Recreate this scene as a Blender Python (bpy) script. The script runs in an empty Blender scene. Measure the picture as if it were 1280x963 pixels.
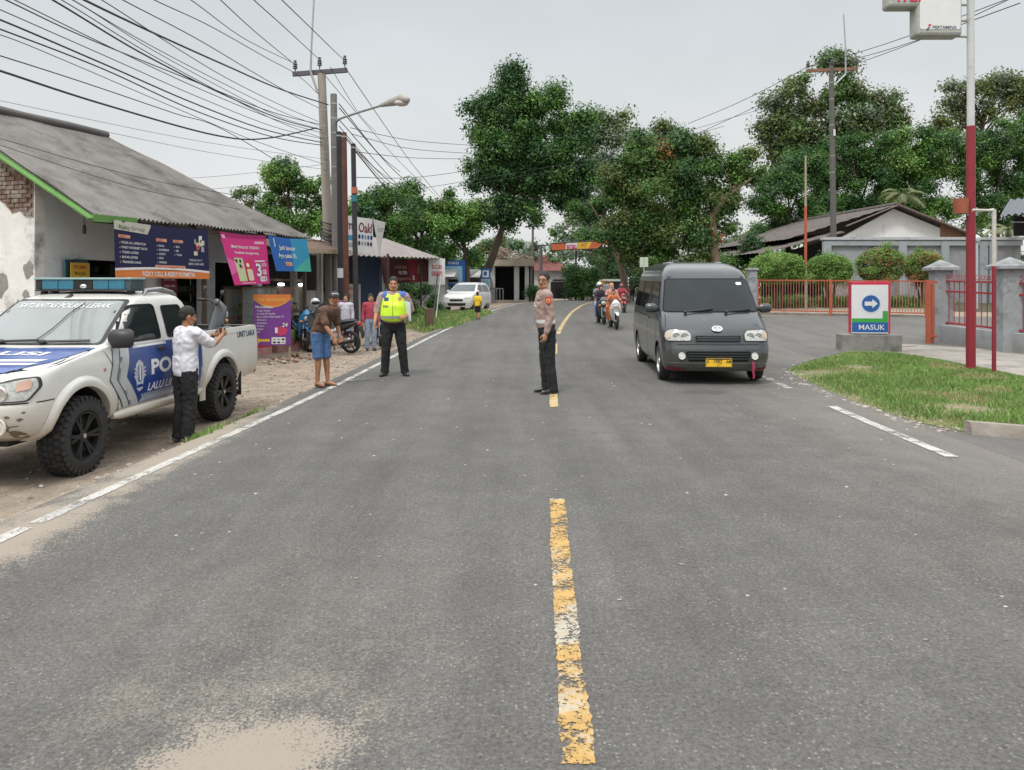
import bpy, bmesh, math, random
import numpy as np
from mathutils import Vector, Matrix, noise as mnoise
random.seed(11)
RNG = np.random.default_rng(11)
SC = bpy.context.scene
COL = SC.collection
R = math.radians
V = Vector
CAMZ = 1.5
FPX = 960.0          # focal length in photo pixels (photo is 1280 wide), horizon row 363

def at(px, py, D):
    """world point seen at photo pixel (px,py) standing D metres ahead of the camera"""
    return V(((px - 640) / FPX * D, D, CAMZ - (py - 363) / FPX * D))

def clamp(t, a=0.0, b=1.0): return max(a, min(b, t))
def smooth(t): t = clamp(t); return t * t * (3 - 2 * t)

# ---- terrain: road centre line, rise, shoulder drop
_CY = [-30, 0, 2.45, 5.2, 10.1, 15.5, 21, 27.6, 33, 39, 50, 65, 80, 110]
_CX = [-1.0, .12, .21, .31, .55, .85, 1.25, 2.0, 2.78, 3.9, 6.9, 12.4, 19.5, 38]
def _cx0(y):
    if y <= _CY[0]: return _CX[0] + (y - _CY[0]) * .037
    for i in range(len(_CY) - 1):
        if y <= _CY[i + 1]:
            n = len(_CY)
            def tang(k):
                a, b = max(0, k - 1), min(n - 1, k + 1)
                return (_CX[b] - _CX[a]) / (_CY[b] - _CY[a])
            h = _CY[i + 1] - _CY[i]; t = (y - _CY[i]) / h
            h00 = 2*t**3 - 3*t**2 + 1; h10 = t**3 - 2*t**2 + t; h01 = -2*t**3 + 3*t**2; h11 = t**3 - t**2
            return h00*_CX[i] + h10*h*tang(i) + h01*_CX[i+1] + h11*h*tang(i+1)
    return _CX[-1] + (y - _CY[-1]) * .6
_TAB = [_cx0(-30 + i*.1) for i in range(1420)]
def cx(y):
    f = (y + 30) * 10
    if f < 0 or f >= 1418: return _cx0(y)
    i = int(f); f -= i
    return _TAB[i]*(1-f) + _TAB[i+1]*f
def zroad(y): return .85 * smooth((y - 8) / 34.0)
def cdir(y):
    k = (cx(y + .2) - cx(y - .2)) / .4; q = 1/math.sqrt(1 + k*k)
    return V((k*q, q, 0))
def cross_z(t, y):
    if t < -3.5:
        fade = 1 - .75 * smooth((y - 21) / 12.0)
        return -.30 * fade * smooth((-3.5 - t) / .95)
    return 0.0
def gz(x, y):
    d = cdir(y); t = (x - cx(y)) * d.y
    return zroad(y) + cross_z(t, y)
def G(px, py, lo=2.0, hi=120.0):
    """ground point under photo pixel"""
    for _ in range(60):
        m = (lo + hi) / 2; p = at(px, py, m)
        if p.z > gz(p.x, p.y): lo = m
        else: hi = m
    return V((p.x, p.y, gz(p.x, p.y)))

# ---- object book-keeping
def tag(o, label=None, cat=None, group=None, kind=None):
    if label: o['label'] = label
    if cat: o['category'] = cat
    if group: o['group'] = group
    if kind: o['kind'] = kind
    return o
def empty(name, loc, rz=0.0, label=None, cat=None, group=None):
    o = bpy.data.objects.new(name, None); COL.objects.link(o)
    o.empty_display_size = .2
    o.location = loc; o.rotation_euler = (0, 0, rz)
    return tag(o, label, cat, group)
def copy_tree(o, parent=None):
    c = o.copy(); COL.objects.link(c); c.parent = parent
    for ch in list(o.children): copy_tree(ch, c)
    return c

# ---- materials
MATS = {}
def _nd(nt, typ, **kw):
    n = nt.nodes.new(typ)
    for k, v in kw.items(): setattr(n, k, v)
    return n
def col4(c): return (c[0], c[1], c[2], 1.0)
def M(name, base, rough=.7, metal=0.0, var=.12, scale=6.0, bump=0.0, bscale=None, spec=.5, coat=0.0,
      dirt=None, emit=None, island=0.0, trans=0.0, stretch=None, vgrad=None, sub=0.0):
    """principled material with noise variation. dirt=(colour, coverage 0..1, scale). vgrad=(z0,z1,colour): grime rising from below"""
    if name in MATS: return MATS[name]
    m = bpy.data.materials.new(name); m.use_nodes = True
    nt = m.node_tree; nt.nodes.clear(); L = nt.links.new
    out = _nd(nt, 'ShaderNodeOutputMaterial'); b = _nd(nt, 'ShaderNodeBsdfPrincipled')
    L(b.outputs[0], out.inputs[0])
    tc = _nd(nt, 'ShaderNodeTexCoord'); src = tc.outputs['Object']
    if stretch:
        mp = _nd(nt, 'ShaderNodeMapping'); mp.inputs['Scale'].default_value = stretch
        L(src, mp.inputs[0]); src = mp.outputs[0]
    ns = _nd(nt, 'ShaderNodeTexNoise'); ns.inputs['Scale'].default_value = scale; ns.inputs['Detail'].default_value = 5
    ns.inputs['Roughness'].default_value = .65
    L(src, ns.inputs['Vector'])
    mr = _nd(nt, 'ShaderNodeMapRange'); mr.inputs['From Min'].default_value = .3; mr.inputs['From Max'].default_value = .7
    mr.inputs['To Min'].default_value = 1 - var; mr.inputs['To Max'].default_value = 1 + var
    L(ns.outputs['Fac'], mr.inputs['Value'])
    fac = mr.outputs[0]
    if island:
        ge = _nd(nt, 'ShaderNodeNewGeometry')
        m2 = _nd(nt, 'ShaderNodeMapRange'); m2.inputs['To Min'].default_value = 1 - island; m2.inputs['To Max'].default_value = 1 + island
        L(ge.outputs['Random Per Island'], m2.inputs['Value'])
        mm = _nd(nt, 'ShaderNodeMath', operation='MULTIPLY'); L(fac, mm.inputs[0]); L(m2.outputs[0], mm.inputs[1]); fac = mm.outputs[0]
    vm = _nd(nt, 'ShaderNodeVectorMath', operation='SCALE'); vm.inputs[0].default_value = base[:3]
    L(fac, vm.inputs['Scale']); c = vm.outputs[0]
    if dirt:
        dc, cov, ds = dirt
        n2 = _nd(nt, 'ShaderNodeTexNoise'); n2.inputs['Scale'].default_value = ds; n2.inputs['Detail'].default_value = 7; n2.inputs['Roughness'].default_value = .7
        L(src, n2.inputs['Vector'])
        r2 = _nd(nt, 'ShaderNodeMapRange'); k = .72 - .45 * cov
        r2.inputs['From Min'].default_value = k; r2.inputs['From Max'].default_value = k + .18
        L(n2.outputs['Fac'], r2.inputs['Value'])
        mx = _nd(nt, 'ShaderNodeMix', data_type='RGBA'); L(r2.outputs[0], mx.inputs['Factor']); L(c, mx.inputs['A']); mx.inputs['B'].default_value = col4(dc)
        c = mx.outputs['Result']
    if vgrad:
        z0, z1, vc = vgrad
        sp = _nd(nt, 'ShaderNodeSeparateXYZ'); L(tc.outputs['Object'], sp.inputs[0])
        r3 = _nd(nt, 'ShaderNodeMapRange'); r3.inputs['From Min'].default_value = z1; r3.inputs['From Max'].default_value = z0
        L(sp.outputs[2], r3.inputs['Value'])
        n3 = _nd(nt, 'ShaderNodeTexNoise'); n3.inputs['Scale'].default_value = 3; n3.inputs['Detail'].default_value = 6
        L(src, n3.inputs['Vector'])
        m3 = _nd(nt, 'ShaderNodeMath', operation='MULTIPLY'); L(r3.outputs[0], m3.inputs[0]); L(n3.outputs['Fac'], m3.inputs[1])
        m4 = _nd(nt, 'ShaderNodeMath', operation='MULTIPLY'); m4.use_clamp = True; L(m3.outputs[0], m4.inputs[0]); m4.inputs[1].default_value = 1.6
        mx = _nd(nt, 'ShaderNodeMix', data_type='RGBA'); L(m4.outputs[0], mx.inputs['Factor']); L(c, mx.inputs['A']); mx.inputs['B'].default_value = col4(vc)
        c = mx.outputs['Result']
    L(c, b.inputs['Base Color'])
    b.inputs['Roughness'].default_value = rough; b.inputs['Metallic'].default_value = metal
    b.inputs['Specular IOR Level'].default_value = spec; b.inputs['Coat Weight'].default_value = coat
    b.inputs['Coat Roughness'].default_value = .08
    if sub:
        b.inputs['Subsurface Weight'].default_value = sub; b.inputs['Subsurface Radius'].default_value = (.02, .008, .004)
    if emit:
        b.inputs['Emission Color'].default_value = col4(emit[0]); b.inputs['Emission Strength'].default_value = emit[1]
    if bump:
        n4 = _nd(nt, 'ShaderNodeTexNoise'); n4.inputs['Scale'].default_value = bscale or scale * 4; n4.inputs['Detail'].default_value = 6
        L(src, n4.inputs['Vector'])
        bp = _nd(nt, 'ShaderNodeBump'); bp.inputs['Strength'].default_value = bump; bp.inputs['Distance'].default_value = .02
        L(n4.outputs['Fac'], bp.inputs['Height']); L(bp.outputs[0], b.inputs['Normal'])
    if trans:
        tr = _nd(nt, 'ShaderNodeBsdfTranslucent'); L(c, tr.inputs[0])
        ms = _nd(nt, 'ShaderNodeMixShader'); ms.inputs[0].default_value = trans
        L(b.outputs[0], ms.inputs[1]); L(tr.outputs[0], ms.inputs[2]); L(ms.outputs[0], out.inputs[0])
    MATS[name] = m
    return m
def flat(name, c, rough=.6): return M(name, c, rough, var=.05, scale=3, spec=.3)
def glass_mat(name, tint, alpha, rough=.05):
    if name in MATS: return MATS[name]
    m = bpy.data.materials.new(name); m.use_nodes = True; nt = m.node_tree; nt.nodes.clear(); L = nt.links.new
    out = _nd(nt, 'ShaderNodeOutputMaterial'); b = _nd(nt, 'ShaderNodeBsdfPrincipled')
    b.inputs['Base Color'].default_value = col4(tint); b.inputs['Roughness'].default_value = rough; b.inputs['Alpha'].default_value = alpha
    L(b.outputs[0], out.inputs[0]); MATS[name] = m
    return m

# ---- text outlines as triangles
_TX = {}
def text_tris(s, bold=0.0, shear=0.0):
    k = (s, bold, shear)
    if k not in _TX:
        cu = bpy.data.curves.new('txt', 'FONT'); cu.body = s; cu.offset = bold; cu.shear = shear; cu.size = 1.0; cu.resolution_u = 3
        o = bpy.data.objects.new('txt', cu); COL.objects.link(o)
        dg = bpy.context.evaluated_depsgraph_get(); dg.update()
        me = o.evaluated_get(dg).to_mesh()
        vs = [(v.co.x, v.co.y) for v in me.vertices]; fs = [tuple(p.vertices) for p in me.polygons]
        o.evaluated_get(dg).to_mesh_clear()
        bpy.data.objects.remove(o); bpy.data.curves.remove(cu)
        if not vs: vs = [(0, 0), (1, 0), (1, 1)]; fs = [(0, 1, 2)]
        _TX[k] = (vs, fs)
    return _TX[k]

class MB:
    """collects shapes and links them as ONE mesh object"""
    def __init__(s): s.v = []; s.f = []; s.fm = []; s.mats = []; s.X = Matrix.Identity(4)
    def mi(s, m):
        if m not in s.mats: s.mats.append(m)
        return s.mats.index(m)
    def add(s, vs, fs, m=None):
        b = len(s.v); X = s.X
        s.v.extend([X @ V(p) for p in vs]); i = s.mi(m)
        for f in fs: s.f.append(tuple(b + k for k in f)); s.fm.append(i)
    def box(s, c, d, m=None, rz=0.0, rot=None):
        hx, hy, hz = d[0]/2, d[1]/2, d[2]/2
        rm = rot if rot is not None else Matrix.Rotation(rz, 3, 'Z')
        vs = [V(c) + rm @ V((x*hx, y*hy, z*hz)) for x in (-1, 1) for y in (-1, 1) for z in (-1, 1)]
        s.add(vs, [(0,1,3,2), (4,6,7,5), (0,4,5,1), (2,3,7,6), (0,2,6,4), (1,5,7,3)], m)
    def bar(s, p0, p1, w, h, m=None, up=(0,0,1)):
        p0, p1 = V(p0), V(p1); t = (p1 - p0).normalized(); u = t.cross(V(up))
        if u.length < 1e-4: u = t.cross(V((0,1,0)))
        u.normalize(); n = u.cross(t)
        vs = [p + u*a*w/2 + n*b*h/2 for p in (p0, p1) for a, b in ((-1,-1),(1,-1),(1,1),(-1,1))]
        s.add(vs, [(3,2,1,0), (4,5,6,7), (0,1,5,4), (1,2,6,5), (2,3,7,6), (3,0,4,7)], m)
    def tube(s, pts, r, n=8, m=None, caps=True, ref=None, flat=None, round_caps=False):
        pts = [V(p) for p in pts]; k = len(pts)
        rs = list(r) if isinstance(r, (list, tuple)) else [r] * k
        fl = flat or [1.0] * k
        T = []
        for i in range(k):
            d = pts[min(i+1, k-1)] - pts[max(i-1, 0)]
            T.append(d.normalized() if d.length > 1e-9 else V((0,0,1)))
        if ref is None:
            ref = V((1,0,0)) if abs(T[0].x) < .8 else V((0,1,0))
        ref = V(ref)
        if round_caps:
            P, RR, FF, TT = [], [], [], []
            for a in (0.05, .35, .7):
                P.append(pts[0] - T[0]*rs[0]*min(1, fl[0])*math.sqrt(max(0, 1-a*a))); RR.append(rs[0]*a); FF.append(fl[0]); TT.append(T[0])
            P += pts; RR += rs; FF += fl; TT += T
            for a in (.7, .35, .05):
                P.append(pts[-1] + T[-1]*rs[-1]*min(1, fl[-1])*math.sqrt(max(0, 1-a*a))); RR.append(rs[-1]*a); FF.append(fl[-1]); TT.append(T[-1])
            pts, rs, fl, T = P, RR, FF, TT; k = len(pts)
        vs = []; pu = None
        for i in range(k):
            u = (pu if pu is not None else ref); u = u - T[i]*u.dot(T[i])
            if u.length < 1e-5: u = T[i].orthogonal()
            u.normalize(); pu = u; w = T[i].cross(u)
            for j in range(n):
                a = 2*math.pi*j/n
                vs.append(pts[i] + u*math.cos(a)*rs[i] + w*math.sin(a)*rs[i]*fl[i])
        fs = [(i*n+j, i*n+(j+1)%n, (i+1)*n+(j+1)%n, (i+1)*n+j) for i in range(k-1) for j in range(n)]
        if caps: fs += [tuple(reversed(range(n))), tuple((k-1)*n+j for j in range(n))]
        s.add(vs, fs, m)
    def lathe(s, prof, n=24, m=None, c=(0,0,0), axis='Z', close=False, cap0=True):
        """prof: list of (radius, height)"""
        vs = []; k = len(prof)
        for r, h in prof:
            for j in range(n):
                a = 2*math.pi*j/n; p = (r*math.cos(a), r*math.sin(a), h)
                if axis == 'X': p = (h, p[0], p[1])
                elif axis == 'Y': p = (p[1], h, p[0])
                vs.append(V(c) + V(p))
        fs = [(i*n+j, i*n+(j+1)%n, (i+1)*n+(j+1)%n, (i+1)*n+j) for i in range(k-1) for j in range(n)]
        if close: fs += [((k-1)*n+j, (k-1)*n+(j+1)%n, (j+1)%n, j) for j in range(n)]
        else:
            if cap0 and prof[0][0] > 1e-4: fs.append(tuple(reversed(range(n))))
            if prof[-1][0] > 1e-4: fs.append(tuple((k-1)*n+j for j in range(n)))
        s.add(vs, fs, m)
    def ellipsoid(s, c, r, m=None, nu=14, nv=9, rot=None):
        vs = [(0,0,-1)]; 
        for i in range(1, nv):
            a = math.pi*i/nv - math.pi/2
            for j in range(nu):
                b = 2*math.pi*j/nu; vs.append((math.cos(a)*math.cos(b), math.cos(a)*math.sin(b), math.sin(a)))
        vs.append((0,0,1)); rm = rot if rot is not None else Matrix.Identity(3)
        vs = [V(c) + rm @ V((p[0]*r[0], p[1]*r[1], p[2]*r[2])) for p in vs]
        fs = [(0, 1+(j+1)%nu, 1+j) for j in range(nu)]
        for i in range(nv-2):
            for j in range(nu):
                a = 1+i*nu; fs.append((a+j, a+(j+1)%nu, a+nu+(j+1)%nu, a+nu+j))
        a = 1+(nv-2)*nu; fs += [(a+j, a+(j+1)%nu, len(vs)-1) for j in range(nu)]
        s.add(vs, fs, m)
    def prism(s, poly, p0, p1, m=None):
        """poly: list of 3D points (planar, offset 0); extruded along p1-p0"""
        d = V(p1) - V(p0); n = len(poly); vs = [V(p) for p in poly] + [V(p)+d for p in poly]
        fs = [tuple(reversed(range(n))), tuple(range(n, 2*n))] + [(i, (i+1)%n, n+(i+1)%n, n+i) for i in range(n)]
        s.add(vs, fs, m)
    def grid(s, fn, nu, nv, m=None):
        vs = [fn(i/nu, j/nv) for j in range(nv+1) for i in range(nu+1)]; w = nu+1
        s.add(vs, [(j*w+i, j*w+i+1, (j+1)*w+i+1, (j+1)*w+i) for j in range(nv) for i in range(nu)], m)
    def decal(s, poly, fn, m=None, step=None, tris=None):
        """2D polygon (or 2D triangle soup) draped through fn(a,b)->3D"""
        bm = bmesh.new()
        if tris is None:
            bm.faces.new([bm.verts.new((p[0], p[1], 0)) for p in poly])
        else:
            vv = [bm.verts.new((p[0], p[1], 0)) for p in tris[0]]
            for f in tris[1]:
                try: bm.faces.new([vv[i] for i in f])
                except ValueError: pass
        if step:
            xs = [v.co.x for v in bm.verts]; ys = [v.co.y for v in bm.verts]
            for ax, lo, hi in ((0, min(xs), max(xs)), (1, min(ys), max(ys))):
                k = math.floor(lo/step)+1
                while k*step < hi:
                    co = V((0,0,0)); co[ax] = k*step; no = V((0,0,0)); no[ax] = 1
                    bmesh.ops.bisect_plane(bm, geom=bm.verts[:]+bm.edges[:]+bm.faces[:], plane_co=co, plane_no=no); k += 1
        bm.normal_update(); bmesh.ops.triangulate(bm, faces=bm.faces[:])
        bm.verts.index_update()
        s.add([fn(v.co.x, v.co.y) for v in bm.verts], [tuple(v.index for v in f.verts) for f in bm.faces], m)
        bm.free()
    def text(s, txt, x, y, h, fn, m, bold=.0, shear=0.0, w=None, align='L', step=None):
        """cap height h with baseline at (x,y); w: fit to this width"""
        vs, fs = text_tris(txt, bold, shear)
        x0 = min(p[0] for p in vs); x1 = max(p[0] for p in vs)
        sy = h / .70; sx = sy if w is None else w/max(1e-6, x1-x0)
        W = (x1-x0)*sx; ox = x - x0*sx - (W/2 if align == 'C' else W if align == 'R' else 0)
        s.decal(None, fn, m, step, ([(ox+p[0]*sx, y+p[1]*sy) for p in vs], fs))
    def build(s, name, parent=None, smooth=None, bevel=0.0, recalc=False):
        me = bpy.data.meshes.new(name)
        me.from_pydata([tuple(p) for p in s.v], [], s.f)
        for m in s.mats: me.materials.append(m)
        if len(s.mats) > 1: me.polygons.foreach_set('material_index', s.fm)
        if recalc:
            bm = bmesh.new(); bm.from_mesh(me); bmesh.ops.recalc_face_normals(bm, faces=bm.faces[:]); bm.to_mesh(me); bm.free()
        me.update()
        if smooth is not None:
            me.polygons.foreach_set('use_smooth', [True]*len(me.polygons))
            if smooth < 180: me.set_sharp_from_angle(angle=R(smooth))
        o = bpy.data.objects.new(name, me); COL.objects.link(o)
        if parent is not None: o.parent = parent
        if bevel:
            b = o.modifiers.new('bevel', 'BEVEL'); b.width = bevel; b.segments = 2; b.limit_method = 'ANGLE'; b.angle_limit = R(40)
        return o

def bake(o, keep_mats=True):
    """replace an object's mesh by its evaluated mesh (modifiers applied)"""
    dg = bpy.context.evaluated_depsgraph_get(); dg.update()
    me = bpy.data.meshes.new_from_object(o.evaluated_get(dg), depsgraph=dg)
    old = o.data; o.modifiers.clear(); o.data = me; me.name = old.name
    if not me.materials:
        for m in old.materials: me.materials.append(m)
    bpy.data.meshes.remove(old)
    return o
def boolean(o, cutters):
    for mb in cutters:
        c = mb.build('cutter', recalc=True)
        md = o.modifiers.new('b', 'BOOLEAN'); md.operation = 'DIFFERENCE'; md.solver = 'EXACT'; md.object = c
        bake(o); me = c.data; bpy.data.objects.remove(c); bpy.data.meshes.remove(me)
    return o
def resmooth(o, ang):
    me = o.data; me.polygons.foreach_set('use_smooth', [True]*len(me.polygons)); me.set_sharp_from_angle(angle=R(ang)); return o
def plane_map(O, U, Vv, N):
    O, U, Vv, N = V(O), V(U).normalized(), V(Vv).normalized(), V(N).normalized()
    return lambda off: (lambda a, b: O + U*a + Vv*b + N*off)
# =====================================================================  SETTING
def math_node(nt, op, a, b=None, clampit=False):
    n = _nd(nt, 'ShaderNodeMath', operation=op); n.use_clamp = clampit
    for i, x in enumerate((a, b)):
        if x is None: continue
        if isinstance(x, (int, float)): n.inputs[i].default_value = x
        else: nt.links.new(x, n.inputs[i])
    return n.outputs[0]
def noise_node(nt, src, scale, detail=5, rough=.6):
    n = _nd(nt, 'ShaderNodeTexNoise'); n.inputs['Scale'].default_value = scale; n.inputs['Detail'].default_value = detail; n.inputs['Roughness'].default_value = rough
    nt.links.new(src, n.inputs['Vector']); return n.outputs['Fac']
def ramp_node(nt, v, a, b, lo=0.0, hi=1.0):
    n = _nd(nt, 'ShaderNodeMapRange'); n.inputs['From Min'].default_value = a; n.inputs['From Max'].default_value = b
    n.inputs['To Min'].default_value = lo; n.inputs['To Max'].default_value = hi
    nt.links.new(v, n.inputs['Value']); return n.outputs[0]
def mixc(nt, f, a, b):
    n = _nd(nt, 'ShaderNodeMix', data_type='RGBA')
    if isinstance(f, (int, float)): n.inputs['Factor'].default_value = f
    else: nt.links.new(f, n.inputs['Factor'])
    for k, x in (('A', a), ('B', b)):
        if isinstance(x, tuple): n.inputs[k].default_value = col4(x)
        else: nt.links.new(x, n.inputs[k])
    return n.outputs['Result']
def ellipse_mask(nt, pos, cx_, cy_, rx, ry, rot=0.0):
    """1 in the middle, 0 at the rim of an ellipse on the ground, negative beyond"""
    s = _nd(nt, 'ShaderNodeVectorMath', operation='SUBTRACT'); nt.links.new(pos, s.inputs[0]); s.inputs[1].default_value = (cx_, cy_, 0)
    r = _nd(nt, 'ShaderNodeVectorRotate', rotation_type='Z_AXIS'); nt.links.new(s.outputs[0], r.inputs[0]); r.inputs['Angle'].default_value = rot
    m = _nd(nt, 'ShaderNodeVectorMath', operation='MULTIPLY'); nt.links.new(r.outputs[0], m.inputs[0]); m.inputs[1].default_value = (1/rx, 1/ry, 0)
    l = _nd(nt, 'ShaderNodeVectorMath', operation='LENGTH'); nt.links.new(m.outputs[0], l.inputs[0])
    return math_node(nt, 'SUBTRACT', 1.0, l.outputs['Value'])

def asphalt(name, base, sandy):
    m = bpy.data.materials.new(name); m.use_nodes = True; nt = m.node_tree; nt.nodes.clear(); L = nt.links.new
    out = _nd(nt, 'ShaderNodeOutputMaterial'); b = _nd(nt, 'ShaderNodeBsdfPrincipled'); L(b.outputs[0], out.inputs[0])
    pos = _nd(nt, 'ShaderNodeNewGeometry').outputs['Position']
    big = noise_node(nt, pos, .35, 4); mid = noise_node(nt, pos, 2.2, 5); fine = noise_node(nt, pos, 55, 3, .7); grit = noise_node(nt, pos, 140, 2, .7)
    st = _nd(nt, 'ShaderNodeMapping'); st.inputs['Scale'].default_value = (1.6, .12, 1); L(pos, st.inputs[0]); streak = noise_node(nt, st.outputs[0], 1.5, 4)
    f = math_node(nt, 'MULTIPLY', ramp_node(nt, big, .3, .7, .86, 1.14), ramp_node(nt, mid, .3, .7, .92, 1.08))
    f = math_node(nt, 'MULTIPLY', f, ramp_node(nt, streak, .3, .7, .83, 1.15))
    f = math_node(nt, 'MULTIPLY', f, ramp_node(nt, fine, .25, .75, .62, 1.38))
    f = math_node(nt, 'MULTIPLY', f, ramp_node(nt, grit, .3, .7, .72, 1.3))
    vm = _nd(nt, 'ShaderNodeVectorMath', operation='SCALE'); vm.inputs[0].default_value = base; L(f, vm.inputs['Scale']); c = vm.outputs[0]
    # pale aggregate chips
    vo = _nd(nt, 'ShaderNodeTexVoronoi'); vo.inputs['Scale'].default_value = 62; L(pos, vo.inputs['Vector'])
    sep = _nd(nt, 'ShaderNodeSeparateColor'); L(vo.outputs['Color'], sep.inputs[0])
    chip = math_node(nt, 'MULTIPLY', ramp_node(nt, vo.outputs['Distance'], .42, .3), ramp_node(nt, sep.outputs[0], .82, .88), True)
    chip = math_node(nt, 'MULTIPLY', chip, ramp_node(nt, mid, .35, .6, .25, .9), True)
    c = mixc(nt, chip, c, (.235, .225, .205))
    # dark hairline cracks and dark mended spots
    vc = _nd(nt, 'ShaderNodeTexVoronoi', feature='DISTANCE_TO_EDGE'); vc.inputs['Scale'].default_value = .42
    wv = _nd(nt, 'ShaderNodeVectorMath', operation='MULTIPLY_ADD')
    nz = _nd(nt, 'ShaderNodeTexNoise'); nz.inputs['Scale'].default_value = 1.7; nz.inputs['Detail'].default_value = 5; L(pos, nz.inputs['Vector'])
    L(nz.outputs['Color'], wv.inputs[0]); wv.inputs[1].default_value = (1.3, 1.3, 0); L(pos, wv.inputs[2]); L(wv.outputs[0], vc.inputs['Vector'])
    crack = math_node(nt, 'MULTIPLY', ramp_node(nt, vc.outputs['Distance'], .006, .001), ramp_node(nt, big, .5, .62), True)
    c = mixc(nt, math_node(nt, 'MULTIPLY', crack, .55), c, (.05, .05, .05))
    if sandy:
        sand = (.285, .25, .205)
        nb = noise_node(nt, pos, 3.0, 6, .7); nh = noise_node(nt, pos, 95, 2, .8)
        patches = [(-.83, 2.38, .40, .50, 0), (-3.05, 4.5, .42, 1.6, -.04), (-3.15, 7.6, .35, 3.2, -.04)]
        tot = None
        for k, (a, b_, rx, ry, rt) in enumerate(patches):
            e = ellipse_mask(nt, pos, a, b_, rx, ry, rt)
            e = math_node(nt, 'ADD', e, ramp_node(nt, nb, .3, .7, -.35, .35))
            e = math_node(nt, 'ADD', e, ramp_node(nt, nh, .25, .75, -.55, .55))
            e = ramp_node(nt, e, .12, .42)
            tot = e if tot is None else math_node(nt, 'MAXIMUM', tot, e)
        # thin speckle of sand blown over the carriageway
        for (a, b_, rx, ry, g) in ((-.95, 2.70, .85, 1.0, .42), (-1.1, 3.6, 1.5, 1.7, .15), (4.2, 6.5, 2.6, 8.0, .22)):
            e = ellipse_mask(nt, pos, a, b_, rx, ry, 0)
            e = math_node(nt, 'ADD', math_node(nt, 'MULTIPLY', e, .5), ramp_node(nt, nh, .25, .75, -.6, .6))
            e = math_node(nt, 'ADD', e, ramp_node(nt, nb, .3, .7, -.3, .3))
            e = math_node(nt, 'MULTIPLY', ramp_node(nt, e, .28, .5), g)
            tot = math_node(nt, 'MAXIMUM', tot, e)
        c = mixc(nt, tot, c, sand)
        # tan dust film towards the driveway side and a dark patch near the van
        film = math_node(nt, 'MULTIPLY', ramp_node(nt, ellipse_mask(nt, pos, 5.4, 8.0, 2.6, 14, 0), 0, .8), .35)
        c = mixc(nt, film, c, (.20, .182, .16))
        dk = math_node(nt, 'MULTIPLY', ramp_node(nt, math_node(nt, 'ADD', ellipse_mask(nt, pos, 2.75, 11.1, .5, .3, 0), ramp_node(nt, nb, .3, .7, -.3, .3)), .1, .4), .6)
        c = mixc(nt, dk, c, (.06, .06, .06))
    L(c, b.inputs['Base Color'])
    b.inputs['Roughness'].default_value = .88; b.inputs['Specular IOR Level'].default_value = .3
    h = math_node(nt, 'ADD', fine, math_node(nt, 'MULTIPLY', grit, .6))
    bp = _nd(nt, 'ShaderNodeBump'); bp.inputs['Strength'].default_value = .55; bp.inputs['Distance'].default_value = .008
    L(h, bp.inputs['Height']); L(bp.outputs[0], b.inputs['Normal'])
    return m

def worn_paint(name, colA, colB, wear):
    """thermoplastic paint worn through to the road"""
    m = bpy.data.materials.new(name); m.use_nodes = True; nt = m.node_tree; nt.nodes.clear(); L = nt.links.new
    out = _nd(nt, 'ShaderNodeOutputMaterial'); b = _nd(nt, 'ShaderNodeBsdfPrincipled'); t = _nd(nt, 'ShaderNodeBsdfTransparent')
    pos = _nd(nt, 'ShaderNodeNewGeometry').outputs['Position']
    n1 = noise_node(nt, pos, 4.2, 7, .75); n2 = noise_node(nt, pos, 48, 4, .8); n3 = noise_node(nt, pos, 7, 5, .7)
    s = math_node(nt, 'ADD', math_node(nt, 'MULTIPLY', n1, .5), math_node(nt, 'MULTIPLY', n2, .5))
    a = ramp_node(nt, s, wear, wear + .045)
    bl = _nd(nt, 'ShaderNodeMapping'); bl.inputs['Scale'].default_value = (.6, 1.0, 1); L(pos, bl.inputs[0])
    n4 = math_node(nt, 'ADD', math_node(nt, 'MULTIPLY', noise_node(nt, bl.outputs[0], 2.3, 3), .65), math_node(nt, 'MULTIPLY', n2, .35))
    c = mixc(nt, ramp_node(nt, n4, .53, .58), colA, colB)
    vm = _nd(nt, 'ShaderNodeVectorMath', operation='SCALE'); L(c, vm.inputs[0]); L(ramp_node(nt, n3, .3, .7, .8, 1.12), vm.inputs['Scale'])
    L(vm.outputs[0], b.inputs['Base Color']); b.inputs['Roughness'].default_value = .75
    ms = _nd(nt, 'ShaderNodeMixShader'); L(a, ms.inputs[0]); L(t.outputs[0], ms.inputs[1]); L(b.outputs[0], ms.inputs[2]); L(ms.outputs[0], out.inputs[0])
    return m

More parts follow.
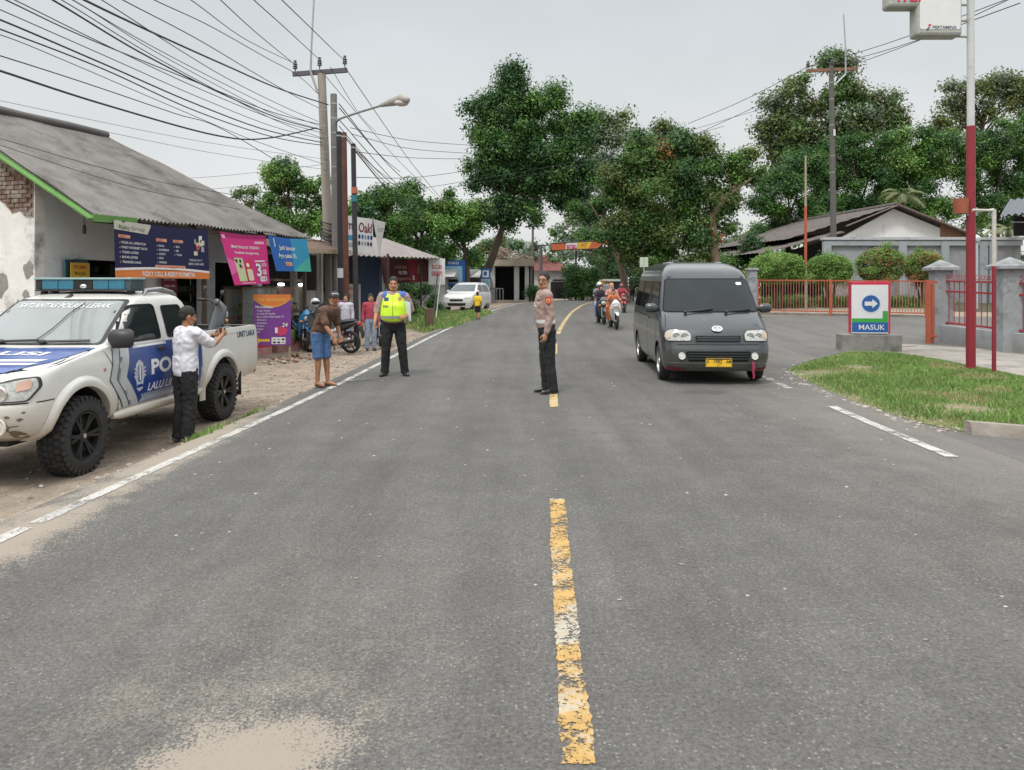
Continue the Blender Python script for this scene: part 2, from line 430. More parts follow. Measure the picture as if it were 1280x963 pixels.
def ground_mat():
    m = bpy.data.materials.new('shoulder_soil'); m.use_nodes = True; nt = m.node_tree; nt.nodes.clear(); L = nt.links.new
    out = _nd(nt, 'ShaderNodeOutputMaterial'); b = _nd(nt, 'ShaderNodeBsdfPrincipled'); L(b.outputs[0], out.inputs[0])
    pos = _nd(nt, 'ShaderNodeNewGeometry').outputs['Position']
    n0 = noise_node(nt, pos, .5, 5); n1 = noise_node(nt, pos, 3.5, 6, .7); n2 = noise_node(nt, pos, 40, 4, .75); n3 = noise_node(nt, pos, 110, 2, .7)
    c = mixc(nt, ramp_node(nt, n1, .35, .65), (.215, .172, .132), (.375, .31, .245))
    c = mixc(nt, ramp_node(nt, n0, .48, .66, 0, .5), c, (.245, .22, .19))
    vo = _nd(nt, 'ShaderNodeTexVoronoi'); vo.inputs['Scale'].default_value = 26; L(pos, vo.inputs['Vector'])
    sep = _nd(nt, 'ShaderNodeSeparateColor'); L(vo.outputs['Color'], sep.inputs[0])
    peb = math_node(nt, 'MULTIPLY', ramp_node(nt, vo.outputs['Distance'], .4, .25), ramp_node(nt, sep.outputs[0], .7, .8), True)
    c = mixc(nt, math_node(nt, 'MULTIPLY', peb, .7), c, (.40, .36, .31))
    f = math_node(nt, 'MULTIPLY', ramp_node(nt, n2, .25, .75, .7, 1.3), ramp_node(nt, n3, .3, .7, .85, 1.15))
    vm = _nd(nt, 'ShaderNodeVectorMath', operation='SCALE'); L(c, vm.inputs[0]); L(f, vm.inputs['Scale'])
    L(vm.outputs[0], b.inputs['Base Color']); b.inputs['Roughness'].default_value = .95; b.inputs['Specular IOR Level'].default_value = .15
    bp = _nd(nt, 'ShaderNodeBump'); bp.inputs['Strength'].default_value = .7; bp.inputs['Distance'].default_value = .025
    L(math_node(nt, 'ADD', n2, math_node(nt, 'MULTIPLY', peb, .5)), bp.inputs['Height']); L(bp.outputs[0], b.inputs['Normal'])
    return m

def rp(t, y, dz=0.0):
    """point at offset t from the centre line"""
    d = cdir(y); x = cx(y) + t * d.y; yy = y - t * d.x
    return V((x, yy, zroad(y) + cross_z(t, y) + dz))
def ystations():
    out = []; y = -25.0
    while y < 110:
        out.append(y); y += .22 if 1 < y < 26 else (.5 if y < 60 else 2.0)
    return out
def ribbon(name, tl, trr, y0, y1, dz, m, n=6, jl=0.0, jr=0.0, kind='structure', step=None):
    ys = [y for y in ystations() if y0 < y < y1] if not step else list(np.arange(y0+step, y1, step)); ys = [y0] + ys + [y1]
    mb = MB(); vs = []
    for y in ys:
        a = tl + (jl * (mnoise.noise(V((0, y*2.1, 3))) + .6*mnoise.noise(V((0, y*7, 8))) + (.9*mnoise.noise(V((3, y*31, 8))) if step else 0)) if jl else 0)
        b = trr + (jr * (mnoise.noise(V((5, y*2.1, 3))) + .6*mnoise.noise(V((5, y*7, 8))) + (.9*mnoise.noise(V((9, y*31, 8))) if step else 0)) if jr else 0)
        for i in range(n+1): vs.append(rp(a + (b-a)*i/n, y, dz))
    w = n+1
    mb.add(vs, [(j*w+i, j*w+i+1, (j+1)*w+i+1, (j+1)*w+i) for j in range(len(ys)-1) for i in range(n)], m)
    return tag(mb.build(name, smooth=180), kind=kind)

# --- ground sheet reaching the horizon
def build_ground():
    mb = MB(); ys = [-400, -120, -60] + ystations() + [130, 170, 250, 400, 700, 1100]
    ts = [-900, -300, -120, -60, -40, -28, -20, -15, -12, -10, -8.5, -7.5, -6.8, -6.2, -5.7, -5.3, -5.0, -4.87, -4.7, -4.5, -4.3, -4.1, -3.95, -3.8, -3.72, -3.5, -2, 0, 2, 3.5, 5, 7, 9, 12, 16, 22, 30, 45, 70, 130, 300, 900]
    vs = []
    for y in ys:
        yy = clamp(y, -25, 108)
        for t in ts:
            p = rp(t, yy) if abs(t) < 13 else V((cx(yy) + t, yy, zroad(yy) + cross_z(t, yy)))
            if y != yy: p.y = y; p.x = cx(yy) + t
            if t < -4: p.z += .02 * mnoise.noise(V((p.x*1.3, p.y*1.3, 0))) * clamp((-4 - t)/.5)
            if -3.6 < t < 12: p.z -= .012
            vs.append(p)
    w = len(ts)
    mb.add(vs, [(j*w+i, j*w+i+1, (j+1)*w+i+1, (j+1)*w+i) for j in range(len(ys)-1) for i in range(w-1)], ground_mat())
    tag(mb.build('ground', smooth=180), kind='structure')
build_ground()
ASPH = asphalt('asphalt_road', (.104, .102, .097), True)
ASPH2 = asphalt('asphalt_forecourt', (.125, .120, .113), False)
ribbon('road', -3.66, 4.05, -25, 108, .004, ASPH, 30, jl=.05)
ribbon('forecourt', 4.0, 15.0, -25, 29.0, .000, ASPH2, 10)

WHITE = worn_paint('white_road_paint', (.47, .46, .43), (.36, .35, .33), .44)
YELLOW = worn_paint('yellow_road_paint', (.45, .285, .095), (.40, .37, .30), .45)
YELLOW2 = worn_paint('yellow_line_paint', (.45, .34, .16), (.46, .40, .27), .43)
WHITE2 = worn_paint('white_crumbled_paint', (.60, .59, .56), (.50, .49, .46), .50)
ribbon('edge_line_road_marking', -3.40, -3.305, 4.78, 24, .008, WHITE, 1, jl=.010, jr=.010, step=.03)
ribbon('edge_line_road_marking', -3.40, -3.305, 24, 60, .010, WHITE, 1)
ribbon('edge_line_road_marking', -3.40, -3.305, 2.0, 4.70, .008, WHITE, 1, jl=.010, jr=.010, step=.03)
ribbon('centre_dash_road_marking', -.053, .053, 2.42, 5.5, .008, YELLOW, 2, jl=.011, jr=.011, step=.012)
ribbon('centre_dash_road_marking', -.055, .055, 9.75, 11.9, .010, YELLOW2, 1, jl=.01, jr=.01)
ribbon('centre_dash_road_marking', -.055, .055, 16.4, 18.8, .010, YELLOW2, 1, jl=.01, jr=.01)
ribbon('centre_line_road_marking', -.06, .06, 21.2, 70, .010, YELLOW2, 1)
ribbon('edge_line_road_marking', 3.49, 3.61, 7.05, 10.0, .010, WHITE, 1, jl=.006, jr=.006)
ribbon('edge_line_road_marking', 3.45, 3.57, 11.6, 13.6, .010, WHITE2, 1, jl=.02, jr=.02)
ribbon('edge_line_road_marking', 3.40, 3.52, 13.6, 60, .010, WHITE, 1, jl=.02, jr=.02)

# small repair-paint ticks beside the vest officer's feet (sprayed marks on the road)
mb = MB()
for k in range(4):
    p = G(437 + k*9, 477 - k*1.2); mb.box((p.x, p.y, p.z+.012), (.22, .035, .003), WHITE2, rz=.25)
tag(mb.build('sprayed_road_marking'), kind='structure')

# --- grass verge on the right, concrete apron, kerb
GRASS_POLY = [G(982, 463), G(1000, 474), G(1030, 487), G(1070, 503), G(1110, 517), G(1150, 529), G(1195, 539), G(1240, 545), G(1300, 551), G(1420, 566),
              G(1420, 484), G(1300, 476), G(1235, 463), G(1175, 451), G(1128, 444), G(1056, 441), G(1010, 452)]
def in_poly(x, y, P):
    c = False; n = len(P); j = n-1
    for i in range(n):
        if (P[i].y > y) != (P[j].y > y) and x < (P[j].x-P[i].x)*(y-P[i].y)/(P[j].y-P[i].y)+P[i].x: c = not c
        j = i
    return c
_ED = {}
def edge_dist(x, y, P):
    if id(P) not in _ED:
        n = len(P); A = np.array([p.xy[:] for p in P]); B = np.roll(A, -1, 0)-A
        _ED[id(P)] = (A, B, (B*B).sum(1)+1e-9, P)
    A, B, L2, _ = _ED[id(P)]
    dx, dy = x-A[:, 0], y-A[:, 1]; t = np.clip((dx*B[:, 0]+dy*B[:, 1])/L2, 0, 1)
    return float(np.sqrt(((dx-t*B[:, 0])**2+(dy-t*B[:, 1])**2).min()))
def verge_z(x, y, e=None): return gz(x, y) + .002 + .055*smooth((edge_dist(x, y, GRASS_POLY) if e is None else e)/.7)
def grass_stuff(name, poly, n, hmin, hmax, zf, mats, dens=None, wid=.006):
    xs = [p.x for p in poly]; ys = [p.y for p in poly]; x0, x1, y0, y1 = min(xs), max(xs), min(ys), max(ys)
    vs = []; fs = []; fm = []; k = 0; tries = 0
    while k < n and tries < n*12:
        tries += 1
        x = random.uniform(x0, x1); y = random.uniform(y0, y1)
        if not in_poly(x, y, poly): continue
        nz = mnoise.noise(V((x*1.1, y*1.1, 2)))
        e = edge_dist(x, y, poly)
        if e < .3 and random.random() > .35 + e*2: continue
        if dens and random.random() > dens(x, y): continue
        h = random.uniform(hmin, hmax)*(1+.5*nz)*(.6+.4*clamp(e/.4)); a = random.uniform(0, 6.283); z = (zf(x, y, e) if zf is verge_z else zf(x, y))-.005
        w = wid*random.uniform(.7, 1.6); lx, ly = random.gauss(0, .35)*h, random.gauss(0, .35)*h
        dx, dy = math.cos(a)*w, math.sin(a)*w; b = len(vs)
        vs += [(x-dx, y-dy, z), (x+dx, y+dy, z), (x+lx*.4+dx*.7, y+ly*.4+dy*.7, z+h*.6), (x+lx*.4-dx*.7, y+ly*.4-dy*.7, z+h*.6), (x+lx, y+ly, z+h)]
        fs += [(b, b+1, b+2, b+3), (b+3, b+2, b+4)]
        mi_ = 1 if (nz < -.25 and random.random() < .5) or random.random() < .06 else 0
        if mi_ == 0 and random.random() < .3: mi_ = 2
        fm += [mi_, mi_]; k += 1
    me = bpy.data.meshes.new(name); me.from_pydata(vs, [], fs)
    for m in mats: me.materials.append(m)
    me.polygons.foreach_set('material_index', fm); me.update()
    o = bpy.data.objects.new(name, me); COL.objects.link(o)
    return tag(o, kind='stuff')
GR_A = M('grass_green', (.145, .25, .06), .7, var=.2, scale=2, island=.35, trans=.25)
GR_B = M('grass_dry', (.37, .32, .17), .8, var=.2, scale=2, island=.3, trans=.2)
GR_C = M('grass_light', (.22, .34, .09), .7, var=.2, scale=2, island=.3, trans=.25)
SOILG = M('verge_soil', (.15, .16, .07), .95, var=.3, scale=9, bump=.8, dirt=((.26, .205, .14), .6, 5))
mb = MB()
def verge_mesh():
    bm = bmesh.new(); bm.faces.new([bm.verts.new((p.x, p.y, 0)) for p in GRASS_POLY])
    for ax, lo, hi in ((0, 4, 14), (1, 5, 20)):
        k = lo
        while k < hi:
            co = V((0,0,0)); co[ax] = k; no = V((0,0,0)); no[ax] = 1
            bmesh.ops.bisect_plane(bm, geom=bm.verts[:]+bm.edges[:]+bm.faces[:], plane_co=co, plane_no=no); k += .3
    bm.normal_update(); bmesh.ops.triangulate(bm, faces=bm.faces[:]); bm.verts.index_update()
    mb.add([(v.co.x, v.co.y, verge_z(v.co.x, v.co.y)+.004) for v in bm.verts], [tuple(v.index for v in f.verts) for f in bm.faces], SOILG); bm.free()
verge_mesh(); tag(mb.build('verge_ground', smooth=180), kind='structure')
_B = (G(1072, 464), G(1205, 517), G(1020, 470))
def bare(x, y):
    p, q, r = _B
    d = min((V((x, y))-V((p.x, p.y))).length/.5, (V((x, y))-V((q.x, q.y))).length/.55, (V((x, y))-V((r.x, r.y))).length/.6)
    return clamp(.12 + (d-.5)*1.2)
grass_stuff('grass', GRASS_POLY, 60000, .035, .085, verge_z, [GR_A, GR_B, GR_C], bare, .0055)
# concrete walk behind the verge
CONC = M('concrete_walk', (.29, .27, .245), .9, var=.18, scale=1.2, bump=.3, bscale=40, dirt=((.17, .155, .135), .55, 1.6))
mb = MB()
wp = [G(1056, 440.5), G(1128, 443.5), G(1175, 450.5), G(1235, 462.5), G(1300, 475.5), G(1420, 483.5), G(1420, 452), G(1275, 443), G(1232, 438), G(1165, 429), G(1118, 431)]
mb.add([(p.x, p.y, p.z+.02) for p in wp] + [(p.x, p.y, p.z-.1) for p in wp], [tuple(range(len(wp)))] + [(i, len(wp)+i, len(wp)+(i+1) % len(wp), (i+1) % len(wp)) for i in range(len(wp))], CONC)
tag(mb.build('pavement', recalc=True), kind='structure')
# kerb at the right end of the verge
KERB = M('kerb_concrete', (.29, .26, .225), .9, var=.2, scale=4, bump=.5, dirt=((.25, .21, .17), .5, 5))
kp = [G(1204, 541), G(1240, 544), G(1300, 549.5), G(1420, 564)]
mb = MB(); rings = []
for p in kp:
    d = V((.12, -.99, 0)); rings.append([(p.x+d.x*o, p.y+d.y*o, p.z+h) for o, h in ((0, -.05), (0, .12), (.02, .135), (.10, .13), (.125, .09), (.14, -.05))])
mb.add([q for r in rings for q in r], [(i*6+j, i*6+j+1, i*6+j+7, i*6+j+6) for i in range(len(rings)-1) for j in range(5)] + [(0, 1, 2, 3, 4, 5)], KERB)
tag(mb.build('kerb', smooth=30, recalc=True), kind='structure')
# flat broken edging between road and verge
mb = MB(); STN = M('stone_chip', (.30, .27, .235), .9, var=.25, scale=12, bump=.4, island=.35)
EDGE = [G(*q) for q in ((985, 466), (1000, 477), (1030, 490), (1070, 506), (1110, 520), (1150, 532), (1195, 542))]
for i in range(len(EDGE)-1):
    for k in range(26):
        t = random.random(); p = EDGE[i].lerp(EDGE[i+1], t); p += V((random.gauss(0, .09), random.gauss(0, .09), 0)); s_ = random.uniform(.006, .032)*random.uniform(.5, 1.2)
        mb.ellipsoid((p.x, p.y, gz(p.x, p.y)+s_*.25), (s_*1.5, s_, s_*.45), STN, 6, 4, rot=Matrix.Rotation(random.uniform(0, 3), 3, 'Z'))
tag(mb.build('rubble', smooth=40), kind='stuff')
# pebbles, clods and litter on the sandy shoulder
mb = MB(); LIT = M('pale_litter', (.45, .43, .40), .8, var=.2, scale=9, island=.25); BRK = M('brick_bits', (.24, .13, .095), .9, var=.3, scale=9, island=.3)
for k in range(1100):
    y = random.uniform(5.5, 22); t = -3.8 - abs(random.gauss(0, 1.4)); p = rp(t, y)
    if p.x/y*960+640 < -120: continue
    s_ = abs(random.gauss(0, .010))+.004; mm = STN if random.random() < .86 else (LIT if random.random() < .6 else BRK)
    mb.ellipsoid((p.x, p.y, gz(p.x, p.y)+s_*.3), (s_*random.uniform(.8, 1.8), s_, s_*.6), mm, 6, 4, rot=Matrix.Rotation(random.uniform(0, 3), 3, 'Z'))
for k in range(170):
    y = random.uniform(3, 16); t = random.uniform(-3.3, 3.9); p = rp(t, y); s_ = random.uniform(.005, .013)
    mb.ellipsoid((p.x, p.y, p.z+s_*.3+.004), (s_*1.4, s_, s_*.5), STN if random.random() < .6 else LIT, 5, 3)
for px, py, n in ((318, 440, 40), (355, 452, 26), (372, 447, 22), (300, 432, 30)):       # heap of broken brick by the shop
    c = G(px, py)
    for k in range(n):
        s_ = random.uniform(.015, .05); x, y = c.x+random.gauss(0, .22), c.y+random.gauss(0, .3)
        mb.box((x, y, gz(x, y)+s_*.4), (s_*2.2, s_*1.3, s_), BRK if random.random() < .55 else STN, rot=Matrix.Rotation(random.uniform(0, 3), 3, V((random.random(), random.random(), 1))))
for k in range(40):                                      # pale litter near the verge and drain
    p = G(random.uniform(975, 1010), random.uniform(452, 476)); s_ = random.uniform(.01, .03)
    mb.box((p.x, p.y, p.z+.012), (s_*2, s_*1.4, .006), LIT, rz=random.uniform(0, 3))
tag(mb.build('litter', smooth=40), kind='stuff')
# weeds along the left road edge, grass strip further on, verge beyond the van
mb_poly = [rp(-3.62, 7.6), rp(-3.6, 9.6), rp(-3.95, 9.8), rp(-4.1, 8.2)]
grass_stuff('weeds', mb_poly, 420, .04, .13, gz, [GR_A, GR_B, GR_C], lambda x, y: clamp(.25+1.4*mnoise.noise(V((x*3, y*2.2, 0)))), .006)
far_strip = [G(505, 411), G(560, 412), G(592, 401), G(618, 391), G(600, 389), G(552, 390), G(508, 398)]
grass_stuff('grass', far_strip, 9000, .06, .2, gz, [GR_A, GR_B, GR_C], None, .012)
far_right = [rp(4.1, 24), rp(4.1, 52), rp(6.0, 52), rp(6.5, 34), rp(5.5, 24)]
grass_stuff('grass', far_right, 6000, .05, .16, gz, [GR_A, GR_B, GR_C], None, .012)

# =====================================================================  CAMERA, SKY, SUN
cam = bpy.data.cameras.new('camera'); co = bpy.data.objects.new('camera', cam); COL.objects.link(co)
co.location = (0, 0, CAMZ); co.rotation_euler = (R(90), 0, 0)
cam.sensor_width = 36; cam.lens = FPX/1280*36; cam.shift_y = -(481.5-363)/1280; cam.clip_end = 3000; cam.clip_start = .05
SC.camera = co
SUN_EL, SUN_AZ = 58, 205       # azimuth clockwise from +Y: high, behind the camera and a little to the left
w = bpy.data.worlds.new('World'); SC.world = w; w.use_nodes = True
nt = w.node_tree; nt.nodes.clear(); L = nt.links.new
wo = _nd(nt, 'ShaderNodeOutputWorld'); bg = _nd(nt, 'ShaderNodeBackground'); L(bg.outputs[0], wo.inputs[0])
sky = _nd(nt, 'ShaderNodeTexSky', sky_type='NISHITA'); sky.sun_disc = False; sky.sun_elevation = R(SUN_EL); sky.sun_rotation = R(SUN_AZ)
sky.air_density = 2.5; sky.dust_density = 6; sky.ozone_density = 1
tc = _nd(nt, 'ShaderNodeTexCoord'); sp = _nd(nt, 'ShaderNodeSeparateXYZ'); L(tc.outputs['Generated'], sp.inputs[0])
# high thin overcast: pale and even near the horizon, three times brighter overhead
el = sp.outputs[2]
cr = _nd(nt, 'ShaderNodeValToRGB'); L(el, cr.inputs[0]); e = cr.color_ramp.elements
e[0].position = 0.0; e[0].color = (.86, .86, .845, 1); e[1].position = 1.0; e[1].color = (2.3, 2.3, 2.3, 1)
for p_, c_ in ((.10, (.83, .845, .85)), (.22, (.75, .78, .80)), (.36, (.68, .725, .76)), (.55, (1.7, 1.72, 1.76))):
    k = e.new(p_); k.color = (*c_, 1)
cl = _nd(nt, 'ShaderNodeMapping'); cl.inputs['Scale'].default_value = (1.2, 1.2, 3.2); L(tc.outputs['Generated'], cl.inputs[0])
cn = noise_node(nt, cl.outputs[0], 1.6, 4, .55)
cv = _nd(nt, 'ShaderNodeVectorMath', operation='SCALE'); L(cr.outputs[0], cv.inputs[0]); L(ramp_node(nt, cn, .3, .7, .93, 1.07), cv.inputs['Scale'])
sk = _nd(nt, 'ShaderNodeVectorMath', operation='SCALE'); L(sky.outputs[0], sk.inputs[0]); sk.inputs['Scale'].default_value = .08
mx = mixc(nt, .93, sk.outputs[0], cv.outputs[0])
L(mx, bg.inputs[0]); bg.inputs[1].default_value = 1.0
sun = bpy.data.lights.new('sun', 'SUN'); sun.energy = 1.9; sun.angle = R(10); sun.color = (1, .965, .9)
so = bpy.data.objects.new('sun', sun); COL.objects.link(so)
sd = V((math.sin(R(SUN_AZ))*math.cos(R(SUN_EL)), math.cos(R(SUN_AZ))*math.cos(R(SUN_EL)), math.sin(R(SUN_EL))))
so.rotation_euler = (-sd).to_track_quat('-Z', 'Y').to_euler(); so.location = sd*60
SC.view_settings.view_transform = 'Standard'; SC.view_settings.look = 'None'; SC.view_settings.exposure = 0
SC.cycles.max_bounces = 6; SC.cycles.transparent_max_bounces = 12
# =====================================================================  VEHICLES
class Shell:
    """body shell from horizontal slices (z, yfront, yrear, halfwidth, rfront, rrear, bulge); front looks towards -Y"""
    def __init__(s, sl, sub=1):
        out = []
        for a, b in zip(sl, sl[1:]):
            for k in range(sub): out.append(tuple(p + (q-p)*k/sub for p, q in zip(a, b)))
        out.append(tuple(sl[-1])); s.sl = out
    def at(s, z):
        S = s.sl
        if z <= S[0][0]: return S[0]
        for a, b in zip(S, S[1:]):
            if z <= b[0]:
                t = (z-a[0])/max(1e-9, b[0]-a[0]); return tuple(p+(q-p)*t for p, q in zip(a, b))
        return S[-1]
    @staticmethod
    def half(q, n=10):
        z, yf, yr, hw, rf, rr, bu = q; pts = []
        xe = hw-rf
        for i in range(n+1):
            x = xe*i/n; pts.append((x, yf + bu*(x/hw)**2))
        y0 = yf + bu*(xe/hw)**2
        for i in range(1, 7):
            a = math.pi/2*i/6; pts.append((xe+rf*math.sin(a), y0+rf*(1-math.cos(a))))
        y1 = y0+rf; y2 = yr-rr
        for i in range(1, 25): pts.append((hw, y1+(y2-y1)*i/25))
        for i in range(0, 7):
            a = math.pi/2*i/6; pts.append((hw-rr+rr*math.cos(a), y2+rr*math.sin(a)))
        for i in range(1, 5): pts.append(((hw-rr)*(1-i/4), yr))
        return pts
    def mesh(s, mb, m):
        rings = []
        for q in s.sl:
            h = s.half(q); rings.append([(x, y, q[0]) for x, y in h] + [(-x, y, q[0]) for x, y in reversed(h[1:-1])])
        n = len(rings[0]); vs = [p for r in rings for p in r]
        fs = [(i*n+j, i*n+(j+1) % n, (i+1)*n+(j+1) % n, (i+1)*n+j) for i in range(len(rings)-1) for j in range(n)]
        fs += [tuple(reversed(range(n))), tuple((len(rings)-1)*n+j for j in range(n))]
        mb.add(vs, fs, m)
    def side_x(s, y, z):
        q = s.at(z); _, yf, yr, hw, rf, rr, bu = q
        y0 = yf + bu*((hw-rf)/hw)**2
        if y < y0+rf: 
            d = clamp((y0+rf-y)/max(rf, 1e-6)); return hw-rf+rf*math.sqrt(max(0, 1-d*d))
        if y > yr-rr:
            d = clamp((y-yr+rr)/max(rr, 1e-6)); return hw-rr+rr*math.sqrt(max(0, 1-d*d))
        return hw
    def front_y(s, x, z):
        q = s.at(z); _, yf, yr, hw, rf, rr, bu = q; x = abs(x); xe = hw-rf
        if x <= xe: return yf+bu*(x/hw)**2
        d = clamp((x-xe)/max(rf, 1e-6)); return yf+bu*(xe/hw)**2+rf*(1-math.sqrt(max(0, 1-d*d)))
    def top_z(s, x, y, lo, hi):
        for _ in range(24):
            m = (lo+hi)/2
            if s.front_y(x, m) < y: lo = m
            else: hi = m
        return (lo+hi)/2
    def SIDE(s, sgn, off):
        return lambda y, z: V((sgn*(s.side_x(y, z)+off), y, z))
    def FRONT(s, off):
        def f(x, z):
            y = s.front_y(x, z); e = .012
            dz = (s.front_y(x, z+e)-s.front_y(x, z-e))/(2*e); dx = (s.front_y(x+e, z)-s.front_y(x-e, z))/(2*e)
            n = V((dx, -1, dz)).normalized(); return V((x, y, z)) + n*off
        return f
    def TOP(s, off, lo, hi):
        return lambda x, y: V((x, y, s.top_z(x, y, lo, hi)+off))
def rrect(x0, y0, x1, y1, r, n=4):
    out = []
    for cx_, cy_, a0 in ((x1-r, y1-r, 0), (x0+r, y1-r, 90), (x0+r, y0+r, 180), (x1-r, y0+r, 270)):
        for i in range(n+1):
            a = R(a0+90*i/n); out.append((cx_+r*math.cos(a), cy_+r*math.sin(a)))
    return out
def rpoly(pts, r=.04, n=4):
    """round the corners of a polygon"""
    out = []; k = len(pts)
    for i in range(k):
        p, a, b = V((*pts[i], 0)), V((*pts[i-1], 0)), V((*pts[(i+1) % k], 0))
        rr = min(r, (a-p).length*.45, (b-p).length*.45); u = p+(a-p).normalized()*rr; w = p+(b-p).normalized()*rr
        for j in range(n+1):
            t = j/n; q = u*(1-t)**2+p*2*t*(1-t)+w*t*t; out.append((q.x, q.y))
    return out
def inset(pts, d):
    """scale polygon towards its centroid by about d"""
    c = V((sum(p[0] for p in pts)/len(pts), sum(p[1] for p in pts)/len(pts))); out = []
    for p in pts:
        v = V(p)-c; l = v.length; out.append(tuple(c+v*max(.1, (l-d)/l)))
    return out
def band(mb, poly, w, fn, m, step=None):
    """closed line of width w along a 2D polygon"""
    k = len(poly); c = V((sum(p[0] for p in poly)/k, sum(p[1] for p in poly)/k))
    inn = inset(poly, w)
    for i in range(k):
        j = (i+1) % k; mb.decal([poly[i], poly[j], inn[j], inn[i]], fn, m, step)
def stripe(mb, p, q, w, fn, m, step=.08):
    p, q = V(p), V(q); n = (q-p).normalized(); n = V((-n.y, n.x))*w/2
    mb.decal([tuple(p-n), tuple(q-n), tuple(q+n), tuple(p+n)], fn, m, step)

RUB = M('tyre_rubber', (.022, .022, .023), .85, var=.25, scale=14, bump=.3, dirt=((.09, .08, .065), .28, 7))
BLK = M('black_plastic', (.022, .022, .024), .45, var=.15, scale=10, dirt=((.08, .075, .065), .2, 6))
BLKM = M('black_metal', (.03, .03, .032), .35, var=.2, scale=8, metal=.4)
CHROME = M('chrome', (.75, .75, .75), .15, metal=1, var=.08)
STEEL = M('grey_steel', (.33, .33, .34), .4, metal=.8, var=.15, scale=8)
WELL = M('wheel_well', (.02, .019, .018), .9, var=.3)
GLASSD = M('dark_glass', (.014, .017, .019), .06, var=.05, spec=.6)
LAMPG = M('lamp_glass', (.40, .41, .39), .12, var=.4, scale=26, spec=.7, coat=.5)
AMB = M('amber_lens', (.75, .30, .08), .2, var=.1, coat=.5)
REDL = M('red_lens', (.45, .02, .02), .2, var=.1, coat=.5)

def wheel(root, c, rad, wid, side, rim_mat, spokes=6, tread=0, rim_r=None, hub=CHROME, steel=False):
    """tyre + rim, outer face towards side*X"""
    rr = rim_r or rad*.62; x = wid/2
    mb = MB(); prof = [(rr*.98, -x*.8), (rr*1.06, -x*.95), (rad*.86, -x), (rad*.96, -x*.88), (rad, -x*.6), (rad, x*.6), (rad*.96, x*.88), (rad*.86, x), (rr*1.06, x*.95), (rr*.98, x*.8), (rr*.9, x*.3), (rr*.9, -x*.3)]
    mb.lathe(prof, 40, RUB, axis='X', close=True)
    if tread:
        for k in range(tread):
            a = 2*math.pi*k/tread
            for xo, sh in ((-x*.62, .35), (-x*.2, -.3), (x*.2, .3), (x*.62, -.35)):
                rm = Matrix.Rotation(a + (0 if xo*sh > 0 else math.pi/tread), 3, 'X') @ Matrix.Rotation(0, 3, 'Z')
                mb.box(rm @ V((xo, 0, rad+.004)), (x*.34, 2*math.pi*rad/tread*.62, .018), RUB, rot=rm)
            rm = Matrix.Rotation(a, 3, 'X')
            mb.box(rm @ V((side*x*.93, 0, rad*.935)), (.02, 2*math.pi*rad/tread*.5, .05), RUB, rot=rm)
    t = mb.build('wheel', root, 35); t.location = c
    r = MB(); s = side
    r.lathe([(rr*.99, s*x*.82), (rr*1.0, s*x*.9), (rr*.93, s*x*.86), (rr*.88, s*x*.3), (rr*.5, s*x*.22), (rr*.02, s*x*.22)], 36, rim_mat, axis='X', cap0=False)
    if steel:
        r.lathe([(rr*.86, s*x*.55), (rr*.7, s*x*.72), (rr*.45, s*x*.62), (rr*.33, s*x*.66), (rr*.3, s*x*.85), (.01, s*x*.9)], 28, rim_mat, axis='X', cap0=False)
        for k in range(10):
            a = 2*math.pi*k/10; r.ellipsoid((s*x*.69, rr*.68*math.cos(a), rr*.68*math.sin(a)), (.006, rr*.085, rr*.085), WELL, 8, 5)
    else:
        for k in range(spokes):
            a = 2*math.pi*k/spokes
            for da in (-.13, .13):
                p0 = V((s*x*.62, rr*.16*math.cos(a), rr*.16*math.sin(a))); p1 = V((s*x*.8, rr*.93*math.cos(a+da), rr*.93*math.sin(a+da)))
                r.bar(p0, p1, rr*.13, .022, rim_mat, up=(1, 0, 0))
        r.lathe([(rr*.26, s*x*.5), (rr*.26, s*x*.72), (rr*.16, s*x*.78), (.01, s*x*.79)], 20, rim_mat, axis='X')
        r.lathe([(rr*.11, s*x*.75), (rr*.10, s*x*.84), (.005, s*x*.86)], 14, hub, axis='X')
    ro = r.build('rim', t, 35, recalc=True)
    return t
def arch_cut(mb, y, z, r, x0, x1):
    mb.lathe([(r, x0), (r, x1)], 36, WELL, c=(0, y, z), axis='X')
def flare(mb, y, z, r, xf, sgn, m, w=.055, out=.03, a0=-20, a1=200):
    """raised lip around a wheel arch; xf(y,z) gives the side surface"""
    ring = []
    for i in range(33):
        a = R(a0+(a1-a0)*i/32); row = []
        for rr, o in ((r-.004, -.05), (r-.004, out*.7), (r+w*.3, out), (r+w*.75, out*.75), (r+w, .002)):
            yy, zz = y+rr*math.cos(a), z+rr*math.sin(a); row.append((sgn*(xf(yy, max(zz, .3))+o), yy, zz))
        ring.append(row)
    mb.add([p for r_ in ring for p in r_], [(i*5+j, i*5+j+1, i*5+j+6, i*5+j+5) for i in range(32) for j in range(4)], m)

